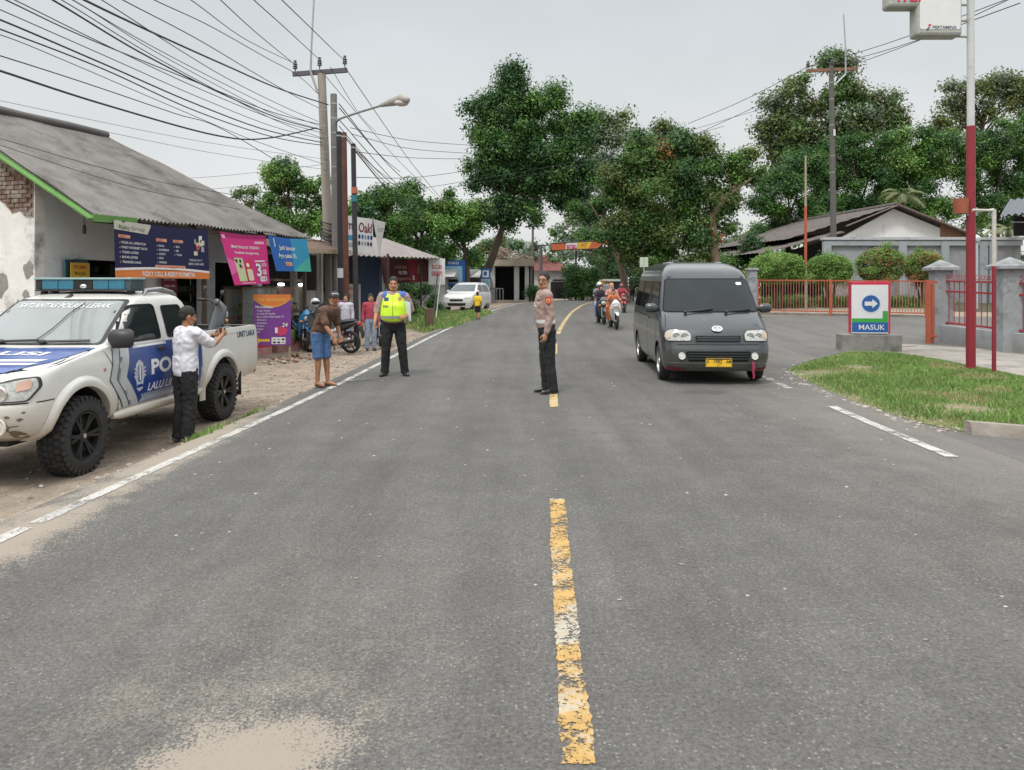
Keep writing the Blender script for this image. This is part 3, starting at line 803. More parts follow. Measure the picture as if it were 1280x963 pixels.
# --------------------------------------------------------------- dark grey minivan
def build_van():
    PAINT = M('van_paint', (.030, .037, .043), .26, var=.12, scale=2, coat=.6, spec=.5, dirt=((.095, .092, .085), .35, 2.5), vgrad=(.1, .7, (.115, .105, .09)))
    BUMP = M('van_bumper', (.033, .040, .043), .42, var=.12, scale=2, dirt=((.09, .085, .08), .3, 3))
    GLS = M('van_windscreen', (.018, .024, .027), .07, var=.25, scale=1.2, spec=.28)
    GSD = M('van_side_glass', (.008, .010, .010), .06, var=.05, spec=.22)
    SEAM = flat('seam_black', (.008, .008, .009), .8)
    root = empty('minivan', (0, 0, 0))
    body = Shell([(.20, .10, 3.98, .76, .22, .1, .05), (.26, .035, 4.0, .80, .24, .1, .06), (.40, .0, 4.03, .825, .26, .12, .07), (.52, .0, 4.04, .832, .27, .12, .07), (.60, .025, 4.04, .834, .27, .12, .08),
                  (.74, .065, 4.04, .834, .27, .12, .09), (.84, .12, 4.04, .832, .26, .12, .10), (.92, .215, 4.04, .828, .25, .12, .10), (1.0, .33, 4.04, .82, .23, .12, .11), (1.07, .445, 4.04, .808, .2, .12, .12), (1.10, .49, 4.04, .80, .18, .12, .13),
                  (1.20, .57, 4.03, .785, .16, .12, .13), (1.35, .69, 4.02, .76, .14, .12, .12), (1.50, .815, 4.0, .73, .13, .12, .11), (1.62, .92, 3.98, .705, .13, .13, .10), (1.69, .99, 3.96, .688, .14, .14, .10),
                  (1.765, 1.09, 3.93, .655, .17, .16, .09), (1.83, 1.25, 3.88, .60, .2, .18, .07), (1.88, 1.46, 3.78, .52, .2, .18, .04), (1.912, 1.75, 3.6, .40, .18, .16, .02), (1.925, 2.1, 3.3, .22, .1, .1, .0)], 2)
    mb = MB(); body.mesh(mb, PAINT)
    ys = (.70, 3.33); ob = mb.build('body', root, recalc=True); cut = []
    for y in ys:
        for sg in (-1, 1):
            c = MB(); c.lathe([(.345, sg*.52), (.345, sg*1.1)], 36, WELL, c=(0, y, .285), axis='X'); cut.append(c)
    ob.data.materials.append(WELL); boolean(ob, cut); resmooth(ob, 38)
    # seams, sills, handles drawn as real thin strips on the body
    mb = MB()
    for sg in (-1, 1):
        S = body.SIDE(sg, .003)
        for p, q in (((.93, .40), (.86, 1.08)), ((1.86, .30), (1.86, 1.64)), ((2.92, .30), (2.90, 1.64)), ((.86, 1.66), (3.7, 1.66)), ((.45, .93), (1.0, 1.055))):
            stripe(mb, p, q, .009, S, SEAM)
        stripe(mb, (1.86, .98), (3.75, .98), .012, S, SEAM)
    F = body.FRONT(.003)
    for sg in (-1, 1):
        stripe(mb, (sg*.77, .87), (sg*.735, 1.06), .008, F, SEAM, .05)
    stripe(mb, (-.62, .615), (.62, .615), .008, F, SEAM, .05)
    mb.build('panel_seam', root)
    mb = MB(); mb.decal(rpoly([(-.745, 1.105), (.745, 1.105), (.655, 1.615), (-.655, 1.615)], .06), body.FRONT(.006), GLS, .06)
    ws = mb.build('windscreen', root, 180)
    mb = MB(); band(mb, rpoly([(-.765, 1.09), (.765, 1.09), (.67, 1.63), (-.67, 1.63)], .06), .022, body.FRONT(.004), SEAM, .06); 
    mb.decal(rrect(.47, 1.52, .565, 1.565, .02), body.FRONT(.010), flat('sticker_white', (.75, .76, .76)), .03)
    mb.build('seal', ws)
    for sg in (-1, 1):
        polys = [[(.80, 1.09), (1.78, 1.09), (1.78, 1.58), (1.10, 1.58)], [(1.92, 1.09), (2.84, 1.09), (2.84, 1.58), (1.92, 1.58)], [(2.96, 1.09), (3.86, 1.09), (3.80, 1.58), (2.96, 1.58)]]
        for k, P in enumerate(polys):
            w_ = MB(); w_.decal(rpoly(P, .05), body.SIDE(sg, .005), GSD, .08); wo_ = w_.build('window', root, 180)
            f_ = MB(); band(f_, rpoly([(a-.0, b) for a, b in P], .05), .018, body.SIDE(sg, .008), SEAM, .08); f_.build('frame', wo_)
        # mirror
        m_ = MB(); x = sg*.92
        m_.tube([(sg*.76, .86, 1.13), (sg*.84, .80, 1.13)], .03, 8, BLK)
        m_.tube([(sg*.82, .78, 1.14), (sg*.86, .775, 1.145), (sg*.985, .785, 1.15), (sg*1.01, .79, 1.15)], [.05, .075, .075, .055], 12, PAINT, flat=[.6, .6, .6, .6], ref=(0, 0, 1))
        m_.build('wing_mirror', root, 40)
        m_ = MB(); m_.bar((sg*.838, 1.66, .95), (sg*.838, 1.78, .95), .02, .03, PAINT); m_.build('door_handle', root, 40, bevel=.004)
        # mud flap
        m_ = MB(); m_.box((sg*.70, 3.72, .28), (.2, .012, .32), BLK); m_.build('mud_flap', root)
    # headlights wrap round the corner
    for sg in (-1, 1):
        pts = [(sg*.40, .665), (sg*.77, .66), (sg*.80, .73), (sg*.775, .815), (sg*.70, .845), (sg*.44, .825), (sg*.395, .76)]
        h = MB(); h.decal(rpoly(pts if sg < 0 else pts[::-1], .03), body.FRONT(.014), LAMPG, .05)
        ho = h.build('headlight', root, 180)
        g = MB()
        for dx, rr in ((.50, .062), (.63, .055)):
            y = body.front_y(sg*dx, .745); g.lathe([(rr, y-.018), (rr*.9, y-.021), (rr*.55, y-.017), (.012, y-.02)], 18, CHROME, c=(sg*dx, 0, .748), axis='Y')
        g.decal(rpoly([(sg*.71, .70), (sg*.775, .70), (sg*.765, .79), (sg*.71, .80)][::sg], .02), body.FRONT(.018), M('lamp_amber', (.55, .42, .30), .2, var=.1), .05)
        band(g, rpoly(pts, .03), .012, body.FRONT(.016), BLK, .05)
        g.build('reflector', ho, 40)
        f = MB(); y = body.front_y(sg*.555, .44); f.lathe([(.055, y-.002), (.05, y-.02), (.04, y-.014), (.005, y-.02)], 18, M('fog_lamp', (.7, .7, .68), .15, var=.1, coat=.5), c=(sg*.555, 0, .44), axis='Y'); f.build('fog_lamp', root, 40)
    # grille: dark slot with two bars and chrome lip
    g = MB(); F5 = body.FRONT(.006)
    g.decal(rpoly([(-.335, .652), (.335, .652), (.345, .742), (-.345, .742)], .03), F5, SEAM, .05)
    for z in (.682, .715): stripe(g, (-.32, z), (.32, z), .011, body.FRONT(.014), M('grille_bar', (.10, .105, .11), .3, var=.1, metal=.6), .05)
    band(g, rpoly([(-.35, .638), (.35, .638), (.362, .756), (-.362, .756)], .035), .016, body.FRONT(.012), BUMP, .05)
    g.build('grille', root)
    g = MB(); g.decal(rpoly([(-.46, .36), (.46, .36), (.50, .515), (-.50, .515)], .04), F5, SEAM, .05)
    for z in (.40, .44, .48): stripe(g, (-.46, z), (.46, z), .016, body.FRONT(.016), BUMP, .05)
    g.build('air_intake', root)
    g = MB(); stripe(g, (-.74, .335), (.74, .335), .012, body.FRONT(.008), M('bumper_lip', (.16, .165, .17), .35, var=.1), .05)
    g.decal([(-.76, .215), (-.50, .215), (-.50, .245), (-.76, .275)], body.FRONT(.009), flat('dull_red', (.20, .03, .04)), .05)
    g.decal([(.60, .215), (.76, .215), (.76, .275), (.60, .245)], body.FRONT(.009), flat('dull_red', (.20, .03, .04)), .05)
    g.build('bumper', root)
    # round emblem: silver oval ring with two arcs
    e = MB(); yb = body.front_y(0, .92); nrm = (body.FRONT(.012)(0, .845)-body.FRONT(0)(0, .845)).normalized(); c0 = body.FRONT(.014)(0, .845)
    U = V((1, 0, 0)); Vv = nrm.cross(U) * -1 if nrm.cross(U).z < 0 else nrm.cross(U)
    ring = [c0+U*.075*math.cos(2*math.pi*i/24)+Vv*.052*math.sin(2*math.pi*i/24) for i in range(25)]
    e.tube(ring, .009, 8, CHROME); e.prism([c0-nrm*.002+U*.07*math.cos(2*math.pi*i/24)+Vv*.048*math.sin(2*math.pi*i/24) for i in range(24)], (0, 0, 0), nrm*.003, M('emblem_grey', (.36, .37, .38), .3, var=.1, metal=.5))
    for k in (-.35, .35): e.tube([c0+nrm*.004+U*(k*.1+.028*math.cos(a)*(1 if k < 0 else -1))+Vv*.036*math.sin(a) for a in [R(d) for d in range(-80, 81, 20)]], .006, 6, CHROME)
    e.build('emblem', root, 40)
    # number plate
    p = MB(); yp = body.front_y(0, .3)-.03; YEL = flat('plate_yellow', (.78, .48, .03)); INK = flat('plate_ink', (.02, .02, .02))
    p.box((0, yp, .345), (.40, .012, .135), YEL); pm = plane_map((0, yp-.0085, .345), (1, 0, 0), (0, 0, 1), (0, -1, 0))(0)
    p.text('A', -.165, -.012, .055, pm, INK, .01, w=.036, align='C'); p.text('1982', -.015, -.012, .055, pm, INK, .01, w=.125, align='C'); p.text('AM', .145, -.012, .055, pm, INK, .01, w=.075, align='C')
    p.text('02 27', 0, -.05, .02, pm, INK, 0, w=.06, align='C')
    band(p, [(-.195, -.062), (.195, -.062), (.195, .062), (-.195, .062)], .006, pm, INK)
    p.build('number_plate', root)
    t = MB(); t.tube([(.52, -.012, .36), (.525, -.028, .30), (.515, -.03, .22), (.53, -.025, .14), (.52, -.03, .10)], [.016, .022, .02, .018, .012], 8, flat('tow_strap_red', (.26, .03, .07)), flat=[.4]*5, ref=(1, 0, 0)); t.build('tow_strap', root, 60)
    for a, b in (((-.42, 1.075), (.02, 1.14)), ((.22, 1.08), (.62, 1.125))):
        wp_ = MB(); Ff = body.FRONT(.03); wp_.tube([Ff(a[0]+(b[0]-a[0])*i/8, a[1]+(b[1]-a[1])*i/8) for i in range(9)], [.012]*9, 6, BLK); c_ = Ff(*a); wp_.ellipsoid(c_, (.03, .03, .025), BLK); wp_.build('wiper', root, 40)
    for (x, y) in ((-.42, 1.9), (.42, 1.9)):               # low roof vents
        rv = MB(); rv.box((x, y+.3, 1.905), (.09, .7, .03), M('roof_rail_grey', (.30, .31, .32), .35, var=.1)); rv.build('roof_rail', root, 40, bevel=.01)
    for y in ys:
        for sg in (-1, 1):
            wheel(root, (sg*.735, y, .285), .285, .175, sg, M('silver_wheel', (.52, .52, .53), .35, metal=.6, var=.12, scale=8, dirt=((.16, .15, .13), .4, 9)), steel=True)
    ch = MB(); ch.box((0, 2.0, .26), (1.1, 3.4, .16), WELL); ch.build('chassis', root)
    return root
van = build_van()
tag(van, 'dark grey minivan with a yellow number plate driving towards the camera', 'van')
pf = G(822, 477); pr = G(953, 476)
van.location = (3.17, 11.78, zroad(12.5)+.006); van.rotation_euler = (R(1.0), 0, R(-2.2))

# --------------------------------------------------------------- police pickup
def build_pickup():
    WH = M('pickup_white', (.60, .60, .565), .34, var=.06, scale=2, coat=.4, dirt=((.42, .38, .32), .10, 5), vgrad=(.4, .9, (.42, .36, .28)))
    BL = M('livery_blue', (.014, .045, .20), .32, var=.10, scale=2, coat=.3)
    BL2 = M('livery_bonnet_sheen', (.025, .075, .29), .3, var=.08, scale=2, coat=.4)  # lighter copy of the door blue; sky sheen put into the colour
    LW = M('livery_white', (.66, .67, .68), .45, var=.06); SIL = M('livery_silver', (.40, .42, .42), .45, var=.1, scale=3); DKB = flat('livery_line', (.03, .035, .075))
    SEAM = MATS['seam_black']
    WSC = M('pickup_windscreen', (.19, .215, .21), .08, var=.12, scale=1.5, coat=.5, spec=.6); GSD = M('pickup_side_glass', (.014, .018, .02), .07, var=.1, spec=.35)  # windscreen's pale grey base colour stands in for the reflected sky
    root = empty('pickup', (0, 0, 0))
    #     z     yf     yr    hw    rf   rr  bulge
    low = Shell([(.44, -.66, 2.46, .74, .3, .04, .10), (.50, -.80, 2.47, .82, .33, .04, .12), (.62, -.87, 2.47, .855, .34, .04, .13), (.76, -.885, 2.47, .865, .34, .04, .13), (.80, -.865, 2.47, .862, .33, .04, .13), (.88, -.85, 2.47, .862, .32, .04, .13),
                 (1.00, -.80, 2.47, .858, .30, .04, .13), (1.05, -.74, 2.47, .850, .28, .04, .13), (1.09, -.58, 2.47, .838, .24, .04, .12), (1.13, -.28, 2.47, .825, .2, .04, .11), (1.17, .06, 2.47, .812, .16, .04, .10), (1.205, .36, 2.46, .80, .14, .05, .10),
                 (1.24, .42, 2.45, .79, .13, .05, .10), (1.35, .575, 2.43, .765, .12, .06, .10), (1.50, .80, 2.39, .725, .11, .08, .10), (1.62, .985, 2.33, .69, .11, .10, .09), (1.69, 1.12, 2.27, .655, .14, .12, .08), (1.735, 1.30, 2.18, .59, .2, .15, .05), (1.765, 1.55, 2.0, .43, .2, .15, .02), (1.772, 1.7, 1.9, .2, .1, .08, 0)], 2)
    bed = Shell([(.50, 2.485, 4.22, .80, .02, .05, 0), (.62, 2.485, 4.25, .855, .02, .06, 0), (.80, 2.485, 4.26, .862, .02, .06, 0), (1.0, 2.485, 4.26, .858, .02, .06, 0), (1.16, 2.485, 4.25, .848, .02, .06, 0), (1.225, 2.49, 4.24, .835, .02, .06, 0)], 2)
    AX = (0.0, 3.05); WR = .375
    mb = MB(); low.mesh(mb, WH); cab = mb.build('body', root, recalc=True); cab.data.materials.append(WELL)
    mb = MB(); bed.mesh(mb, WH); bd = mb.build('cargo_bed', root, recalc=True); bd.data.materials.append(WELL)
    def arch(y):
        out = []
        for sg in (-1, 1):
            c = MB(); c.lathe([(.465, sg*.50), (.465, sg*1.1)], 40, WELL, c=(0, y, WR+.02), axis='X'); out.append(c)
        return out
    boolean(cab, arch(AX[0])); c = MB(); c.box((0, 3.37, 1.06), (1.5, 1.62, .8), WELL); boolean(bd, arch(AX[1])+[c]); resmooth(cab, 38); resmooth(bd, 38)
    # arch flares
    for y, sh in ((AX[0], low), (AX[1], bed)):
        for sg in (-1, 1):
            f = MB(); flare(f, y, WR+.02, .465, sh.side_x if y < 1 else (lambda a, b: bed.side_x(clamp(a, 2.5, 4.2), b)), sg, WH, .10, .045, 2 if y < 1 else -8, 187 if y > 1 else 176); f.build('wheel_arch', root, 60)
    # front bumper joint line, lamps, grille
    mb = MB(); stripe(mb, (-.8, .80), (.8, .80), .010, low.FRONT(.003), SEAM, .05)
    for sg in (-1, 1):
        S = low.SIDE(sg, .003)
        for pl in ([(.62, .52), (.55, .80), (.50, 1.0), (.40, 1.19)], [(1.60, .52), (1.60, 1.2)], [(2.40, .60), (2.42, 1.2)], [(-.62, .80), (-.42, .80)], [(-.80, 1.055), (-.3, 1.105), (.36, 1.2)]):
            for p, q in zip(pl, pl[1:]): stripe(mb, p, q, .010, S, SEAM)
        stripe(mb, (2.55, 1.15), (4.2, 1.15), .008, bed.SIDE(sg, .003), SIL)
    mb.build('panel_seam', root)
    for sg in (-1, 1):
        pts = [(sg*.46, .815), (sg*.80, .815), (sg*.845, .93), (sg*.83, 1.02), (sg*.70, 1.01), (sg*.52, .965)]
        h = MB(); h.decal(rpoly(pts[::-sg], .03), low.FRONT(.012), LAMPG, .05); ho = h.build('headlight', root, 180)
        g = MB(); band(g, rpoly(pts, .03), .012, low.FRONT(.016), BLK, .05)
        y = low.front_y(sg*.62, .89); g.lathe([(.07, y-.014), (.062, y-.020), (.03, y-.012), (.004, y-.016)], 18, CHROME, c=(sg*.62, 0, .89), axis='Y')
        g.decal(rpoly([(sg*.72, .90), (sg*.80, .92), (sg*.795, 1.0), (sg*.72, .985)][::-sg], .02), low.FRONT(.019), M('pickup_amber', (.55, .36, .28), .25, var=.1), .05); g.build('reflector', ho, 40)
        f = MB(); y = low.front_y(sg*.60, .60); f.lathe([(.085, y-.002), (.075, y-.012), (.062, y-.002), (.055, y+.006), (.04, y-.004), (.004, y-.008)], 20, M('pickup_fog', (.55, .53, .47), .2, var=.1, coat=.4), c=(sg*.60, 0, .60), axis='Y'); f.build('fog_lamp', root, 40)
    g = MB(); g.decal(rpoly([(-.42, .83), (.42, .83), (.46, 1.0), (-.46, 1.0)], .04), low.FRONT(.006), SEAM, .05)
    for z in (.87, .915, .96): stripe(g, (-.42, z), (.42, z), .022, low.FRONT(.014), CHROME, .05)
    g.build('grille', root)
    RUST = M('chipped_bumper', (.17, .12, .085), .9, var=.3, scale=30, bump=.4)
    g = MB(); CY = flat('cyan_letter', (.035, .25, .42)); g.text('UNIT LAKA', .02, .685, .075, low.FRONT(.006), CY, .012, w=.52, align='L', step=.04)
    for px_, pz_, s_ in ((.70, .52, .05), (.72, .50, .04), (.66, .57, .012), (.755, .66, .02), (.78, .72, .014), (.68, .69, .02)):
        k = [(px_+s_*math.cos(a)*random.uniform(.5, 1.2), pz_+s_*.8*math.sin(a)*random.uniform(.5, 1.2)) for a in [R(d) for d in range(0, 360, 40)]]
        g.decal(k, low.FRONT(.004), RUST, .04)
    for p, q in (((.66, .56), (.68, .60)), ((.68, .60), (.665, .63)), ((.68, .6), (.74, .605)), ((.66, .56), (.70, .53))): stripe(g, p, q, .008, low.FRONT(.005), RUST, .04)
    g.decal(rpoly([(-.30, .47), (.30, .47), (.34, .60), (-.34, .60)], .04), low.FRONT(.006), SEAM, .05)
    g.build('bumper', root)
    # glazing
    ws = MB(); P = rpoly([(-.715, 1.235), (.715, 1.235), (.628, 1.655), (-.628, 1.655)], .05); ws.decal(P, low.FRONT(.006), WSC, .06)
    ws.text('SATLANTAS POLRES LEBAK', 0, 1.585, .042, low.FRONT(.011), LW, .012, shear=.25, w=1.06, align='C', step=.05)
    wso = ws.build('windscreen', root, 180); g = MB(); band(g, rpoly([(-.75, 1.222), (.75, 1.222), (.65, 1.675), (-.65, 1.675)], .05), .034, low.FRONT(.009), BLK, .06)
    F2 = low.FRONT(.03)
    for a, b in (((-.30, 1.235), (.10, 1.25)), ((.16, 1.235), (.62, 1.245))): g.tube([F2(a[0]+(b[0]-a[0])*i/6, a[1]+(b[1]-a[1])*i/6) for i in range(7)], .014, 6, BLK); g.ellipsoid(F2(*a), (.05, .03, .022), BLK)
    g.build('wiper', wso, 40)
    g = MB(); g.tube([low.FRONT(.02)(.06+.18*i/6+.02*math.sin(i), 1.25+.38*i/6) for i in range(7)], .005, 5, BLK); g.build('crack', wso)
    for sg in (-1, 1):
        fd = [(.56, 1.215), (1.56, 1.215), (1.56, 1.60), (1.50, 1.625), (1.10, 1.625), (.94, 1.56)]
        rd = [(1.70, 1.215), (2.26, 1.215), (2.14, 1.60), (1.70, 1.60)]
        for P in (fd, rd):
            w_ = MB(); w_.decal(rpoly(P, .05), low.SIDE(sg, .005), GSD, .08); o_ = w_.build('window', root, 180)
            f_ = MB(); band(f_, rpoly(P, .05), .03 if P is fd else .02, low.SIDE(sg, .009), SEAM, .08); f_.build('frame', o_)
        # rain visor over the front window
        m_ = MB(); m_.tube([(sg*.745, .60, 1.24), (sg*.79, .62, 1.26)], .03, 8, BLK)
        m_.tube([(sg*.80, .56, 1.27), (sg*.83, .55, 1.28), (sg*1.0, .57, 1.285), (sg*1.03, .59, 1.285)], [.07, .1, .1, .075], 14, BLK, flat=[.55]*4, ref=(0, 0, 1)); m_.build('wing_mirror', root, 40)
        for y in (1.47, 2.30):
            m_ = MB(); m_.ellipsoid((sg*(low.side_x(y, 1.1)+.002), y, 1.10), (.012, .09, .035), BLK); m_.bar((sg*(low.side_x(y, 1.1)+.02), y-.075, 1.105), (sg*(low.side_x(y, 1.1)+.02), y+.075, 1.105), .02, .026, BLK); m_.build('door_handle', root, 40)
        sp_ = MB(); sp_.tube([(sg*.84, .50, .475), (sg*.85, .65, .475), (sg*.85, 2.3, .475), (sg*.84, 2.45, .475)], [.03, .05, .05, .03], 10, WH, flat=[1.0]*4); sp_.build('side_step', root, 50)
        fl = MB(); fl.box((sg*.74, 3.60, .42), (.26, .014, .34), BLK); fl.box((sg*.70, .50, .40), (.24, .014, .22), BLK); fl.build('mud_flap', root)
        m_ = MB(); m_.ellipsoid((sg*(low.side_x(.36, .98)+.001), .36, .98), (.008, .025, .018), flat('side_lamp', (.35, .2, .15))); m_.build('side_lamp', root, 40)
        # --- livery on the doors
        S0, S1, S2, S3 = (low.SIDE(sg, o) for o in (.004, .006, .008, .0105)); d = MB()
        d.decal([(.86, 1.185), (2.44, 1.185), (2.46, .54), (1.00, .54), (.74, .86)], S0, BL, .06)
        for k, (a, w_) in enumerate(((.50, .115), (.625, .115))):
            o = a-.5; top, mid, bot = (.555+o*1.0, 1.185), (.435+o*1.0, .86), (.70+o*1.0, .54)
            d.decal([top, (top[0]+w_+.06, top[1]), (mid[0]+w_+.06, mid[1]), mid], S0, SIL if k == 0 else SIL, .06)
            d.decal([mid, (mid[0]+w_+.06, mid[1]), (bot[0]+w_+.06, bot[1]), bot], S0, SIL, .06)
            stripe(d, top, mid, .012, S1, DKB); stripe(d, mid, bot, .012, S1, DKB)
        sx = 1 if sg > 0 else -1
        # lettering always reads forwards: on the +X side text runs towards +Y, on the other side towards -Y
        T = (lambda a, b, f=S2: f(a, b)) if sg > 0 else (lambda a, b, f=S2: f(3.2-a, b))
        d.text('POLISI', 1.22, .835, .16, T, LW, .035, w=.92, step=.06)
        d.text('LALU LINTAS', 1.14, .655, .085, T, LW, .012, shear=.3, w=.85, step=.06)
        for i in range(26):
            for j in range(3):
                x = 1.02+.052*i+(.026 if j % 2 else 0); z = .55+.030*j
                if x < 2.38: d.decal([(x, z), (x+.026, z), (x+.034, z+.028), (x+.008, z+.028)], S1, LW if j < 2 else SIL)
        stripe(d, (.93, 1.165), (1.62, 1.165), .034, S1, SIL); stripe(d, (1.0, 1.165), (1.55, 1.165), .018, S2, LW)
        # badge: shield with wings, torch and ribbon in silver and blue
        cxm, czm = (.98, .85); TB = (lambda a, b, f=S2: f(a, b)) if sg > 0 else (lambda a, b, f=S2: f(2*cxm-a, b)); TB2 = (lambda a, b, f=S3: f(a, b))
        sh_ = [(-.07, .13), (0, .17), (.07, .13), (.085, .04), (.10, -.02), (.07, -.06), (.06, -.15), (0, -.18), (-.06, -.15), (-.07, -.06), (-.10, -.02), (-.085, .04)]
        d.decal([(cxm+a, czm+b) for a, b in sh_], TB, M('badge_silver', (.42, .45, .52), .4, var=.3, scale=40), .05)
        d.decal([(cxm+a*.5, czm+b*.55+.02) for a, b in sh_], TB2, BL, .05)
        d.decal([(cxm-.012, czm-.06), (cxm+.012, czm-.06), (cxm+.016, czm+.08), (cxm, czm+.12), (cxm-.016, czm+.08)], low.SIDE(sg, .013), LW)
        for k in (-1, 1):
            for j in range(3): d.decal([(cxm+k*.03, czm+.06-.03*j), (cxm+k*.12, czm+.09-.045*j), (cxm+k*.11, czm+.07-.045*j), (cxm+k*.03, czm+.04-.03*j)][::k], low.SIDE(sg, .012), MATS['badge_silver'])
        d.decal([(cxm-.06, czm-.135), (cxm+.06, czm-.135), (cxm+.055, czm-.10), (cxm-.055, czm-.10)], TB2, BL)
        d.build('livery', root)
        d = MB(); B0 = bed.SIDE(sg, .005); TT = B0 if sg > 0 else (lambda a, b: B0(7.4-a, b)); d.text('UNIT LAKA', 3.52, 1.08, .085, TT, flat('navy_letter', (.03, .05, .13)), .014, w=.60, step=.06); d.build('lettering', bd)
    # bonnet livery: blue field, white slanted stripes and big letters
    Hd = MB(); T0, T1, T2 = (low.TOP(o, 1.05, 1.21) for o in (.006, .010, .014))
    Hd.decal([(-.58, -.66), (.58, -.66), (.73, -.30), (.75, .38), (0, .29), (-.75, .38), (-.73, -.30)], T0, BL2, .06)
    for k in range(2):
        y = -.44+.14*k; Hd.decal([(-.62, y), (-.05, y-.07), (.62, y), (.66, y+.09), (-.05, y+.02), (-.66, y+.09)], T1, LW, .06)
    Hd.text('POLISI', 0, -.05, .15, low.TOP(.010, 1.05, 1.21), LW, .03, w=.95, align='C', step=.05); Hd.build('bonnet_livery', root)
    # light bar
    lb = MB(); lbz = 1.83; CB = M('lightbar_blue', (.02, .16, .24), .15, var=.15, scale=18, coat=.6); lb.box((0, 1.45, lbz-.05), (1.16, .28, .02), BLK); lb.box((0, 1.45, lbz+.085), (1.18, .30, .022), M('lightbar_cap', (.26, .40, .40), .35, var=.1))
    lbo = lb.build('light_bar', root, 40, bevel=.006)
    g = MB()
    for x0, x1, mm in ((-.64, -.56, MATS['black_plastic']), (-.555, -.34, CB), (-.335, -.13, CB), (-.125, .125, BLKM), (.13, .335, CB), (.34, .555, CB), (.56, .64, M('lightbar_end', (.05, .075, .09), .25, var=.1))):
        g.box(((x0+x1)/2*.9, 1.45, lbz+.017), ((x1-x0)*.9, .27, .112), mm)
    g.ellipsoid((0, 1.33, lbz-.003), (.05, .03, .03), CHROME); g.build('lens', lbo, 40, bevel=.008)
    g = MB()
    for x in (-.52, .52): g.bar((x, 1.38, 1.70), (x, 1.40, 1.80), .05, .06, BLK); g.bar((x*.9, 1.52, 1.73), (x*.9, 1.5, 1.80), .05, .06, BLK)
    g.build('mount', lbo)
    g = MB(); g.prism([(-.12, 1.14, 1.692), (-.04, 1.14, 1.692), (-.07, 1.20, 1.735), (-.09, 1.20, 1.735)], (0, 0, 0), (0, .05, .01), BLK); g.build('antenna', root, bevel=.004)
    for sg in (-1, 1):
        g = MB(); g.tube([(sg*.60, 1.52, 1.715), (sg*.585, 1.60, 1.772), (sg*.575, 1.95, 1.79), (sg*.585, 2.2, 1.745), (sg*.60, 2.26, 1.70)], [.02, .028, .028, .028, .02], 8, STEEL); g.build('roof_rail', root, 60)
    rb = MB()
    for sg in (-1, 1): rb.tube([(sg*.70, 2.62, 1.12), (sg*.69, 2.60, 1.35), (sg*.62, 2.57, 1.46)], .026, 8, BLKM)
    rb.tube([(-.62, 2.57, 1.46), (.62, 2.57, 1.46)], .026, 8, BLKM); rb.build('roll_bar', root, 60)
    bb = MB(); bb.box((0, 4.34, .55), (1.5, .12, .14), BLK); bb.build('rear_bumper', root, bevel=.02)
    for sg in (-1, 1):
        t = MB(); t.box((sg*.80, 4.255, .92), (.1, .02, .3), REDL); t.build('tail_light', root, bevel=.006)
    for y in AX:
        for sg in (-1, 1): wheel(root, (sg*.765, y, WR), WR, .275, sg, M('black_alloy', (.02, .021, .023), .35, metal=.3, var=.2, dirt=((.10, .09, .075), .2, 12)), 6, 34, .235)
    ch = MB(); ch.box((0, 1.6, .48), (1.1, 4.4, .18), WELL); ch.build('chassis', root)
    return root
pickup = build_pickup()
tag(pickup, 'white and blue police pickup with a roof light bar parked on the sandy shoulder', 'pickup truck')
th = R(-4.2); ox, oy = -4.28-.76, 7.56
pickup.location = (ox, oy, gz(ox, oy)+.005); pickup.rotation_euler = (R(.6), R(0), th)
# =====================================================================  PEOPLE
def remesh(mb, name, parent, mat, vox, smooth_it=6, wr=0.0, wscale=9.0, wstretch=(1, 1, .6), seed=0):
    o = mb.build(name, parent, recalc=True); o.data.materials.clear(); o.data.materials.append(mat)
    md = o.modifiers.new('r', 'REMESH'); md.mode = 'VOXEL'; md.voxel_size = vox; md.use_smooth_shade = True
    sm_ = o.modifiers.new('s', 'SMOOTH'); sm_.factor = .5; sm_.iterations = smooth_it
    bake(o); me = o.data
    if wr:
        n = len(me.vertices); co_ = np.empty(n*3); no = np.empty(n*3)
        me.vertices.foreach_get('co', co_); me.vertex_normals.foreach_get('vector', no) if hasattr(me, 'vertex_normals') else None
        co_ = co_.reshape(-1, 3); no = no.reshape(-1, 3); d = np.empty(n)
        for i in range(n):
            p = co_[i]; q = V((p[0]*wscale*wstretch[0]+seed, p[1]*wscale*wstretch[1], p[2]*wscale*wstretch[2]))
            a = mnoise.noise(q); b = mnoise.noise(q*2.3)
            d[i] = (1-abs(a)*2)*.6 + b*.4
        co_ += no*(d*wr)[:, None]; me.vertices.foreach_set('co', co_.ravel()); me.update()
    me.polygons.foreach_set('use_smooth', [True]*len(me.polygons))
    return o
SKIN = M('skin', (.43, .225, .135), .55, var=.10, scale=12, spec=.35, sub=.08)
SKIN2 = M('skin_tanned', (.33, .16, .09), .55, var=.10, scale=12, spec=.35, sub=.08)
SKIN3 = M('skin_light', (.52, .30, .20), .55, var=.08, scale=12, spec=.35, sub=.08)
HAIR = M('hair_black', (.012, .010, .009), .6, var=.3, scale=60, bump=.6, bscale=90)
LIP = M('lips', (.26, .085, .065), .5, var=.1); EYEW = M('eye_white', (.62, .60, .57), .3, var=.03); EYED = M('eye_dark', (.012, .008, .006), .2, var=.05)
SHOE = M('black_leather', (.015, .015, .016), .3, var=.2, scale=15, coat=.3); SOLE = M('shoe_sole', (.03, .03, .03), .8)

